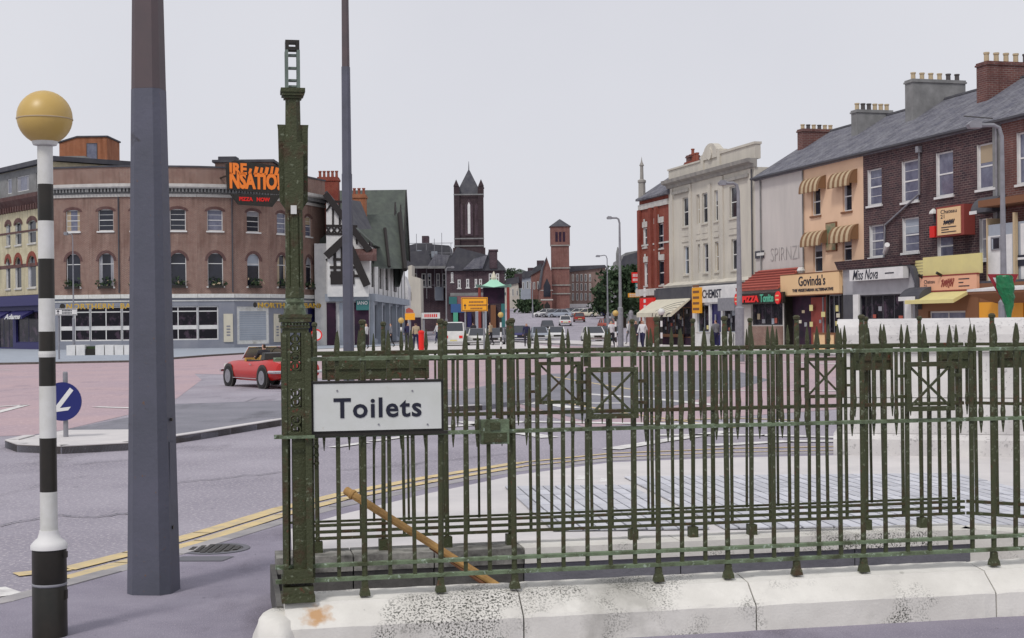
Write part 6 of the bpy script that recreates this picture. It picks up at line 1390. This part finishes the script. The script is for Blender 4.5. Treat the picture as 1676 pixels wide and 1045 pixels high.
# low planter walls in front of the bank
for k, (x0, x1, y0, y1, Y, lab) in enumerate(((108,218,564,579,84,'long low white block planter on the bank footway left of the steel column'),(506,530,545,560,92,'round white and red roundel board by the fence left end'),)):
    p = un(x0, y1, Y); q = un(x1, y0, Y); e = thing('planter' if k == 0 else 'roundel_sign', lab, 'planter' if k == 0 else 'sign', (p[0], Y, 0)); w_ = q[0]-p[0]
    if k == 0:
        n_ = 7
        for i in range(n_):
            if i == 2: obj('dark_gap', MB().box(w_*i/n_,w_*(i+1)/n_,.1,1.0,0,q[2]*.6), M['black'], e)
            else: obj('block', MB().box(w_*i/n_+.03,w_*(i+1)/n_-.03,0,1.1,.0,q[2]*random.uniform(.9,1.0)), M['white'], e)
        obj('soil', MB().box(.1,w_-.1,.3,1.0,.2,q[2]*.85), M['leafd'], e)
    else:
        r_ = w_/2; obj('disc', MB().slab([(r_+r_*.8*cos(t), 1.0+r_*.8*sin(t)) for t in [2*pi*i/20 for i in range(20)]], 0, .04), M['white'], e); obj('red_ring', MB().slab([(r_+r_*.8*cos(t), 1.0+r_*.8*sin(t)) for t in [2*pi*i/20 for i in range(21)]]+[(r_+r_*.62*cos(t), 1.0+r_*.62*sin(t)) for t in [2*pi*i/20 for i in range(21)]][::-1], -.02, -.001), M['redsign'], e); obj('post', MB().box(r_-.04,r_+.04,.05,.1,0,1), M['steel'], e)
# ================================================================ BIG WHITE STONE BLOCK BEHIND THE RAILINGS (right)
Ys = 17.2; pa = gr(1378, 744); pb = un(1676, 740, 15.6)
S0 = Fr((pa[0], pa[1]), (4.0, -1.1)); sb = thing('stone_enclosure', 'massive white stone block wall with rounded coping behind the railings at right', 'stone block', (S0.O[0], S0.O[1], 0), S0.rz)
def sz(py): return S0.hit(1420, py)[1]
zt_ = S0.hit(1430,525)[1]; LL = 4.6
random.seed(21)
z1 = zt_-.16; z2 = zt_-.42
for i in range(3):
    a, c = LL*i/3+.004, LL*(i+1)/3-.004
    cp = [(-.02,z1-.24),(-.06,z1-.20),(-.07,z1-.02),(-.03,z1+.08),(.08,zt_-.02),(.3,zt_+.02),(1.2,zt_+.02),(1.2,z1-.24)]
    obj('coping_stone', MB().ext(cp, a-(.05 if i == 0 else 0), c), M['stone_white'], sb)
for row, (za, zb_) in enumerate(((.26,.70),(.705,z1-.245))):
    for i in range(4):
        a, c = LL*(i+(.5 if row and i else 0)*0)/4+.004, LL*(i+1)/4-.004
        obj('wall_stone', MB().box(a, c, random.uniform(0,.008), 1.15, za+.004, zb_), M['stone_white'], sb)
for i in range(3): obj('base_stone', MB().ext([(-.12,0),(-.12,.20),(-.02,.26),(1.2,.26),(1.2,0)], LL*i/3+.003-(.1 if i == 0 else 0), LL*(i+1)/3-.003), M['stone_white'], sb)
obj('rust_streak', MB().box(2.55,2.61,-.128,-.121,.02,.26), M['rust'], sb)
# ================================================================ CARS
def car(name, label, px, py, Y, rz, bodym, L_=4.1, Wd=1.6, H=1.36, style='saloon', group=None):
    z0 = road_z(Y) if Y > 150 else -.1
    p = un(px, py, Y); e = thing(name, label, 'car' if style != 'van' else 'van', (p[0], Y, z0), rz, group)   # local +y is the car's front, x across
    hw = Wd/2; h = H; bel = h*.60
    if style == 'van': prof = [(-.5,.30),(-.5,.62),(-.49,.66),(.30,.66),(.36,.60),(.49,.52),(.5,.28)]
    else: prof = [(-.5,.30),(-.5,.50),(-.47,.60),(-.28,.62),(.20,.60),(.46,.52),(.5,.42),(.5,.25)]
    def sec(k, w_s, top_):  # cross section ring
        y = prof
    st = [(-.5,.82,.50),(-.485,.92,.56),(-.30,1,.60),(0,1,.61),(.22,1,.59),(.44,.94,.53),(.49,.86,.46)]
    if style == 'van': st = [(-.5,.92,.60),(-.48,1,.62),(0,1,.62),(.30,1,.60),(.44,.97,.55),(.49,.88,.48)]
    rs = []
    for y, ws, tp in st:
        w_ = hw*ws; zb = .20; zt = h*tp
        rs.append([(-w_*.90,y*L_,zb),(-w_,y*L_,zb+.12),(-w_,y*L_,zt*.72),(-w_*.95,y*L_,zt*.94),(-w_*.80,y*L_,zt),(w_*.80,y*L_,zt),(w_*.95,y*L_,zt*.94),(w_,y*L_,zt*.72),(w_,y*L_,zb+.12),(w_*.90,y*L_,zb)])
    obj('body', MB().rings(rs), M[bodym], e, smooth=True)
    if style == 'van': cab = [(-.485,.60,.86),(-.47,.95,.90),(.18,.98,.92),(.33,.62,.90)]
    else: cab = [(-.40,.58,.84),(-.26,.96,.80),(.06,.99,.80),(.24,.58,.86)]
    rs = [[(-hw*w_,y*L_,h*.56),(-hw*w_*.92,y*L_,h*tp),(hw*w_*.92,y*L_,h*tp),(hw*w_,y*L_,h*.56)] for y, tp, w_ in cab]
    g = obj('glasshouse', MB().rings(rs), M['carglass'], e)
    y0, y1 = cab[1][0]*L_, cab[2][0]*L_; t = cab[1][1]*h; w_ = hw*cab[1][2]*.94
    b = MB(); b.rings([[(-w_,y0-.05,t-.02),(w_,y0-.05,t-.02),(w_,y1+.05,t+.0),(-w_,y1+.05,t+.0)],[(-w_*.85,y0+.05,t+.045),(w_*.85,y0+.05,t+.045),(w_*.85,y1-.05,t+.05),(-w_*.85,y1-.05,t+.05)]])
    for s_ in (-1,1):
        for (ya,za,yb,zb) in ((cab[0][0]*L_,cab[0][1]*h,y0,t),(cab[3][0]*L_,cab[3][1]*h,y1,t)): b.tube([(s_*hw*.88,ya,h*.58),(s_*w_*.97,yb,t)], .045, 5)
        b.tube([(s_*hw*.87,(y0+y1)/2,h*.58),(s_*w_*.97,(y0+y1)/2,t)], .035, 5)
    if style == 'van': b.box(-hw*.93,hw*.93,-.45*L_,-.05*L_,h*.58,h*.95)
    obj('roof', b, M[bodym], e)
    for sx in (-1,1):
        for y in (-.30,.31):
            b = MB(); n=14; rw = .29
            rs = [[(x, y*L_+r*cos(2*pi*i/n), .29+r*sin(2*pi*i/n)) for i in range(n)] for x, r in ((sx*(hw-.16),rw*.6),(sx*(hw-.16),rw),(sx*(hw+.005),rw),(sx*(hw+.01),rw*.9))]
            wh = obj('wheel', MB().rings(rs), M['tyre'], e); rs = [[(x, y*L_+r*cos(2*pi*i/n), .29+r*sin(2*pi*i/n)) for i in range(n)] for x, r in ((sx*(hw+.011),.17),(sx*(hw+.022),.12))]; obj('hubcap', MB().rings(rs), M['steel'], wh)
    for sy, nm, m_ in ((1,'headlight','signwhite'),(-1,'tail_light','redsign')):
        for sx in (-1,1): yy = sy*.5*L_; obj(nm, MB().box(sx*hw*.62-.13,sx*hw*.62+.13,yy-.03,yy+.02,h*.34,h*.44), M[m_], e)
        obj('bumper', MB().box(-hw*.97,hw*.97,sy*.51*L_-.04,sy*.51*L_+.04,.32,.42), M['chrome'], e)
    obj('grille', MB().box(-hw*.38,hw*.38,.5*L_-.01,.5*L_+.015,h*.33,h*.44), M['black'], e)
    obj('number_plate', MB().box(-.26,.26,-.515*L_-.06,-.515*L_-.045,.43,.53), M['paleyellow'] if style != 'x' else M['white'], e)
    return e
G = 'cars in the main street'
cars = [('white van with two rear windows parked behind the railing left of the yellow sign', 742, 560, 108, 0.05, 'white', dict(style='van', H=1.9, L_=4.3, Wd=1.75), 'parked_van'),
 ('pale silver saloon parked at the kerb under the yellow sign', 782, 560, 110, pi, 'offwhite', {}, 'parked_car'),
 ('silver grey saloon beside the pale one right of the yellow sign', 813, 560, 112, pi-.1, 'steel', {}, 'parked_car'),
 ('dark blue car in the middle of the street behind a thick railing post', 853, 557, 125, pi, 'navy', dict(H=1.5), 'moving_car'),
 ('silver blue saloon coming down the street left of the white one', 883, 558, 130, pi+.05, 'lav', {}, 'moving_car'),
 ('white saloon facing the camera in the middle of the main street', 911, 559, 132, pi, 'white', dict(Wd=1.7), 'moving_car'),
 ('white car with dark grille right of the middle lane near the street lamps', 972, 560, 122, pi+.12, 'white', dict(Wd=1.75), 'moving_car'),
 ('light teal grey hatchback close behind the white car on the right', 990, 556, 130, pi, 'tealpaint', {}, 'moving_car'),
 ('dark grey car farther up the street on the left lane', 896, 540, 170, pi, 'slated', {}, 'moving_car'),
 ('pink red car near the kerb beyond the white car', 994, 538, 175, pi+.2, 'redawn', {}, 'moving_car')]
for lab, px, py, Y, rz, m_, kw, nm in cars: car(nm, lab, px, py, Y, rz, m_, group=G, **kw)
random.seed(9)
words = ['white','silver','pale blue','grey','white','cream','dark','silver']
ms = ['white','steel','lav','slated','offwhite','creamawn','navy','steel']
for k, x in enumerate((893,905,918,932,946,960,975,987)):
    car('queued_car', '%s distant car on the rise, %s in the row below the church' % (words[k], ['first from left','second from left','third from left','fourth from left','fifth from left','third from right','second from right','last on the right'][k]), x, 524, 232+random.uniform(-3,3), 1.2+random.uniform(-.1,.1), ms[k], group='row of distant cars on the rise')
for lab, px, py, Y, rz, m_ in (('cream saloon parked left of the diversion sign', 765, 557, 128, pi, 'creamawn'),('dark saloon half hidden behind the silver grey one', 828, 555, 134, pi, 'slated'),('pale blue car parked on the right kerb near the lamps', 1005, 552, 142, pi, 'lav'),('white car climbing the rise in the left lane', 925, 537, 190, 0, 'white'),('dark red car climbing the rise in the middle lane', 948, 533, 205, 0, 'redawn2')):
    car('parked_car', lab, px, py, Y, rz, m_, group=G)
# --- red open sports car in the square
Yr = 41.0; rp_ = un(441, 622, Yr); rc = thing('red_convertible', 'bright red open top sports car with tan seats and chrome bumpers crossing the square', 'car', (rp_[0]-.0, Yr, -.096), radians(34))
L_, hw = 3.9, .76
st = [(-1.95,.72,.42,.62),(-1.90,.87,.30,.72),(-1.60,.97,.24,.78),(-1.15,1,.22,.80),(-.7,1,.20,.765),(.0,1,.20,.74),(.6,1,.20,.755),(1.15,.98,.22,.75),(1.55,.93,.25,.70),(1.80,.84,.30,.61),(1.93,.70,.36,.52),(1.96,.55,.42,.48)]
rs = []
for y, ws, zb, zt in st:
    w_ = hw*ws; rs.append([(-w_*.86,y,zb),(-w_*.98,y,zb+.10),(-w_,y,zb+(zt-zb)*.5),(-w_*.96,y,zt-.10),(-w_*.84,y,zt-.01),(-w_*.4,y,zt+.015),(w_*.4,y,zt+.015),(w_*.84,y,zt-.01),(w_*.96,y,zt-.10),(w_,y,zb+(zt-zb)*.5),(w_*.98,y,zb+.10),(w_*.86,y,zb)])
bo = obj('body', MB().rings(rs), M['redbody'], rc, smooth=True)
obj('cockpit', MB().box(-.58,.58,-.80,.28,.73,.79), M['black'], rc)
for s_ in (-1,1):
    sb_ = MB(); x = s_*.30; sb_.rings([[(x-.22,-.55+k*-.06,.66+k*.13),(x+.22,-.55+k*-.06,.66+k*.13),(x+.22,-.40+k*-.06,.66+k*.13),(x-.22,-.40+k*-.06,.66+k*.13)] for k in range(3)]); sb_.box(x-.22,x+.22,-.4,.1,.66,.80); obj('seat', sb_, M['leather'], rc)
obj('dashboard', MB().box(-.6,.6,.26,.38,.70,.84), M['leather'], rc)
fr_ = [(-.60,.52,.82),(-.53,.24,1.15),(.53,.24,1.15),(.60,.52,.82)]
obj('windscreen_frame', MB().tube(fr_, .022, 6), M['chrome'], rc); obj('windscreen_pane', MB().quad(*fr_), mat('clear_screen', (.25,.30,.32), .05, spec=.9), rc)
obj('folded_hood', MB().rings([[(-.62,-1.05,.80),(.62,-1.05,.80),(.62,-.78,.80),(-.62,-.78,.80)],[(-.58,-1.0,.98),(.58,-1.0,.98),(.58,-.82,1.0),(-.58,-.82,1.0)]]), M['black'], rc)
obj('steering_wheel', MB().tube([(.3+.17*cos(a), .12-.05*sin(a), .95+.17*sin(a)) for a in [2*pi*i/12 for i in range(13)]], .015, 5), M['black'], rc)
for sx in (-1,1):
    for y in (-1.18,1.20):
        n=18; rw=.30
        mk = lambda lst: MB().rings([[(sx*x, y+r*cos(2*pi*i/n), .30+r*sin(2*pi*i/n)) for i in range(n)] for x, r in lst])
        obj('wheel_arch', mk([(hw-.05,.37),(hw+.004,.37)]), M['black'], rc)
        wh = obj('wheel', mk([(hw-.14,rw*.7),(hw-.14,rw),(hw+.012,rw),(hw+.022,rw*.88)]), M['tyre'], rc); obj('rim', mk([(hw+.0225,.20),(hw+.028,.19),(hw+.012,.08),(hw+.03,.05)]), M['steel'], wh)
    for zz_, yy in ((.62,-1.94),): obj('tail_light', MB().lathe([(.05,-.03),(.05,.05)], 0, 0, 10), M['redsign'], rc, loc=(sx*.50,-1.90,.60))
    obj('headlight', MB().lathe([(.09,-.03),(.09,.04)], 0, 0, 12), M['signwhite'], rc, loc=(sx*.52,1.86,.60))
    obj('bumper', MB().tube([(sx*.05,-2.03,.47),(sx*.5,-2.02,.47),(sx*.74,-1.92,.47),(sx*.78,-1.68,.47)], .042, 7), M['chrome'], rc)
    obj('door_handle', MB().box(sx*(hw+.0)-.01,sx*(hw+.0)+.012,-.45,-.33,.66,.68), M['chrome'], rc)
    obj('sill_strip', MB().box(sx*hw-.01,sx*hw+.008,-.8,.85,.26,.28), M['chrome'], rc)
obj('bumper', MB().tube([(-.72,1.90,.45),(-.3,2.02,.45),(.3,2.02,.45),(.72,1.90,.45)], .042, 7), M['chrome'], rc)
obj('number_plate', MB().box(-.28,.28,-2.09,-2.075,.42,.53), M['black'], rc)
obj('exhaust', MB().tube([(-.4,-1.7,.2),(-.4,-2.05,.2)], .03, 7), M['steel'], rc)
# ================================================================ PEOPLE
def person(label, px, Y, cols, rz=0.0, pose='walk', z0=None, scale=1.0, parent_z=None, base_py=565, loc=None):
    top, legs, hair = cols
    V = {}; E_ = []
    s = .16 if pose == 'walk' else .05; seated = pose == 'sit'
    J = dict(pel=(0,0,.95), sp=(0,.01,1.15), ch=(0,0,1.38), nk=(0,.0,1.50), hd=(0,.015,1.58), ht=(0,.02,1.70),
        hl=(-.10,0,.90), kl=(-.11,s+.02,.50), al=(-.11,-.02+s*1.1,.09), tl=(-.12,.14+s*1.1,.04), hr=(.10,0,.90), kr=(.11,-s*.3+.03,.50), ar=(.11,-s*1.5,.10), tr=(.12,.14-s*1.4,.04),
        sl=(-.19,0,1.43), el=(-.24,-s*.8,1.15), wl=(-.25,-s*.4,.92), fl=(-.25,-s*.2,.80), sr=(.19,0,1.43), er=(.24,s*.6,1.15), wr=(.25,s*1.4,.94), fr=(.25,s*1.7,.83))
    if seated:
        J.update(kl=(-.12,.42,.98), al=(-.12,.75,.80), tl=(-.12,.88,.80), kr=(.12,.42,.98), ar=(.12,.75,.80), tr=(.12,.88,.80), el=(-.24,.15,1.18), wl=(-.18,.40,1.22), fl=(-.14,.48,1.24), er=(.24,.15,1.18), wr=(.18,.40,1.22), fr=(.14,.48,1.24))
    R_ = dict(pel=.15, sp=.14, ch=.16, nk=.055, hd=.085, ht=.075, hl=.10, kl=.065, al=.045, tl=.04, hr=.10, kr=.065, ar=.045, tr=.04, sl=.07, el=.045, wl=.035, fl=.03, sr=.07, er=.045, wr=.035, fr=.03)
    ks = list(J); idx = {k: i for i, k in enumerate(ks)}
    ed = [('pel','sp'),('sp','ch'),('ch','nk'),('nk','hd'),('hd','ht'),('pel','hl'),('hl','kl'),('kl','al'),('al','tl'),('pel','hr'),('hr','kr'),('kr','ar'),('ar','tr'),('ch','sl'),('sl','el'),('el','wl'),('wl','fl'),('ch','sr'),('sr','er'),('er','wr'),('wr','fr')]
    me = bpy.data.meshes.new('person'); me.from_pydata([J[k] for k in ks], [(idx[a],idx[c]) for a, c in ed], [])
    o = bpy.data.objects.new('person', me); COL.objects.link(o)
    md = o.modifiers.new('s','SKIN'); 
    for k in ks: v = me.skin_vertices[0].data[idx[k]]; v.radius = (R_[k], R_[k]*(.72 if k in ('pel','sp','ch') else 1)); v.use_root = (k == 'pel')
    md.use_smooth_shade = True; o.modifiers.new('u','SUBSURF').levels = 1
    bpy.context.view_layer.update(); m2 = bpy.data.meshes.new_from_object(o.evaluated_get(bpy.context.evaluated_depsgraph_get())); bpy.data.objects.remove(o)
    for m_ in ('skin', top, legs, hair, 'black'): m2.materials.append(M[m_])
    for p in m2.polygons:
        c = p.center; i = 1
        if c.z > 1.50: i = 3 if (c.z > 1.665 or (c.y < -.02 and c.z > 1.56)) else 0
        elif abs(c.x) > .20 and c.z < .92 and not seated: i = 0
        elif seated and abs(c.y-.45) < .1 and c.z > 1.15: i = 0
        elif c.z < .10: i = 4
        elif c.z < 1.0: i = 2
        p.material_index = i; p.use_smooth = True
    e = bpy.data.objects.new('person', m2); COL.objects.link(e)
    if loc is None:
        zz_ = 0 if z0 is None else z0; q = un(px, base_py, Y); e.location = (q[0], Y, zz_)
    else: e.location = loc
    e.rotation_euler.z = rz; e.scale = (scale,)*3
    tag(e, label, 'person')
    b = MB()
    for sx in (-1,1): b.lathe([(.008,1.615),(.008,1.63)], sx*.03, .098, 5)
    b.lathe([(.012,1.575),(.006,1.61)], 0, .108, 5); fc = obj('face_features', b, M['hairc'], e)
    return e
person('person in white shirt and navy trousers walking on the pavement before the awning shop', 1052, 84, ('whitec','navyc','hairc'), 2.6)
person('person in dark clothes walking beside the one in white shirt', 1041, 85, ('darkc','darkc','hairc'), 2.8)
person('person in white top by the kerb beside the right street lamp', 1001, 88, ('whitec','darkc','sandc'), .4)
person('person in pale jacket and dark trousers standing before the pub corner', 600, 95, ('whitec','darkc','sandc'), 1.2, 'stand')
person('person in dark uniform standing in the road behind a railing post', 862, 100, ('navyc','darkc','hairc'), 3.1, 'stand', -.1)
person('person in brown top on the pavement under the orange arrow sign', 681, 92, ('sandc','navyc','hairc'), .2)
person('person in sand coloured coat in the crowd under the yellow sign', 803, 104, ('sandc','darkc','hairc'), 1.0)
person('person in grey jacket near the chemist door', 1172, 80, ('greyc','navyc','hairc'), .5, 'stand')
d_ = rc.matrix_basis @ Vector((.30,-.28,.02)); drv = person('person with dark hair driving the red open sports car', 0, Yr, ('darkc','navyc','hairc'), radians(34), 'sit', scale=.80, loc=(rc.location.x-.27*cos(radians(34))+.25*sin(radians(34)), Yr-.27*sin(radians(34))-.25*cos(radians(34)), -.22))
for lab, px, Y, cols, rz in (('person in dark coat among the crowd left of the pagoda roof', 775, 118, ('darkc','greyc','hairc'), .3),('person in pale top by the shops under the scaffolding', 716, 116, ('whitec','navyc','sandc'), 2.0),('person in grey top before the arcade of the white pub wing', 640, 102, ('greyc','darkc','hairc'), 1.4),('person in navy on the pavement left of the scaffolded block', 668, 108, ('navyc','darkc','sandc'), 2.9),('person in white shirt at the far kerb under the red shop sign', 1030, 104, ('whitec','greyc','hairc'), .6)):
    person(lab, px, Y, cols, rz)
# red post and kiosk in the crowd
for x0, y0, x1, y1, Y, m_, lab, nm, cat in ((685,541,694,557,90,'redsign','red pillar box left of the white van','pillar_box','post box'),(1030,508,1036,560,92,'steel','thin grey post by the walking people','post','post')):
    p = un(x0,y1,Y); q = un(x1,y0,Y); e = thing(nm, lab, cat, (p[0], Y, 0)); w_ = q[0]-p[0]
    obj('shaft', MB().lathe([(w_/2,0),(w_/2,q[2]*.85)], w_/2, 0, 12), M[m_], e); obj('cap', MB().lathe([(w_*.56,q[2]*.85+.001),(w_*.56,q[2]*.93),(w_*.3,q[2])], w_/2, 0, 12), M[m_], e)
print('tris', sum(len(o.data.polygons)*2 for o in bpy.data.objects if o.type == 'MESH'))
# split parts that hold several separate pieces into pieces of their own
def split_loose(o):
    me = o.data; n = len(me.vertices); par = list(range(n))
    def fd(i):
        while par[i] != i: par[i] = par[par[i]]; i = par[i]
        return i
    for p in me.polygons:
        vs = list(p.vertices)
        for v in vs[1:]: par[fd(v)] = fd(vs[0])
    gs = {}
    for p in me.polygons: gs.setdefault(fd(p.vertices[0]), []).append(p)
    if len(gs) < 2 or len(gs) > 40: return
    base = o.name.split('.')[0]
    for ps in gs.values():
        ids = sorted({v for p in ps for v in p.vertices}); mp = {v: i for i, v in enumerate(ids)}
        m2 = bpy.data.meshes.new(base); m2.from_pydata([tuple(me.vertices[v].co) for v in ids], [], [[mp[v] for v in p.vertices] for p in ps])
        for mm in me.materials: m2.materials.append(mm)
        q = bpy.data.objects.new(base, m2); COL.objects.link(q); q.parent = o.parent; q.matrix_local = o.matrix_local.copy()
    bpy.data.objects.remove(o)
bpy.context.view_layer.update()
SPLIT = {'stub','transom_band','side_wall','string_course','stone_band','arch_bricks','party_wall','bracket','spotlight','door_frame','tall_stroke','stall','wall_face','screw','plate_rib','corner_bar','side_wing','band_moulding','canopy_seam','yellow_brick_panel','verge_board','red_band','fascia_frame','end_panel','small_sign','corner_strip','lantern_frame'}
for o in [o for o in bpy.data.objects if o.type == 'MESH' and o.name.split('.')[0] in SPLIT and not o.children and o.parent and not o.get('kind')]: split_loose(o)
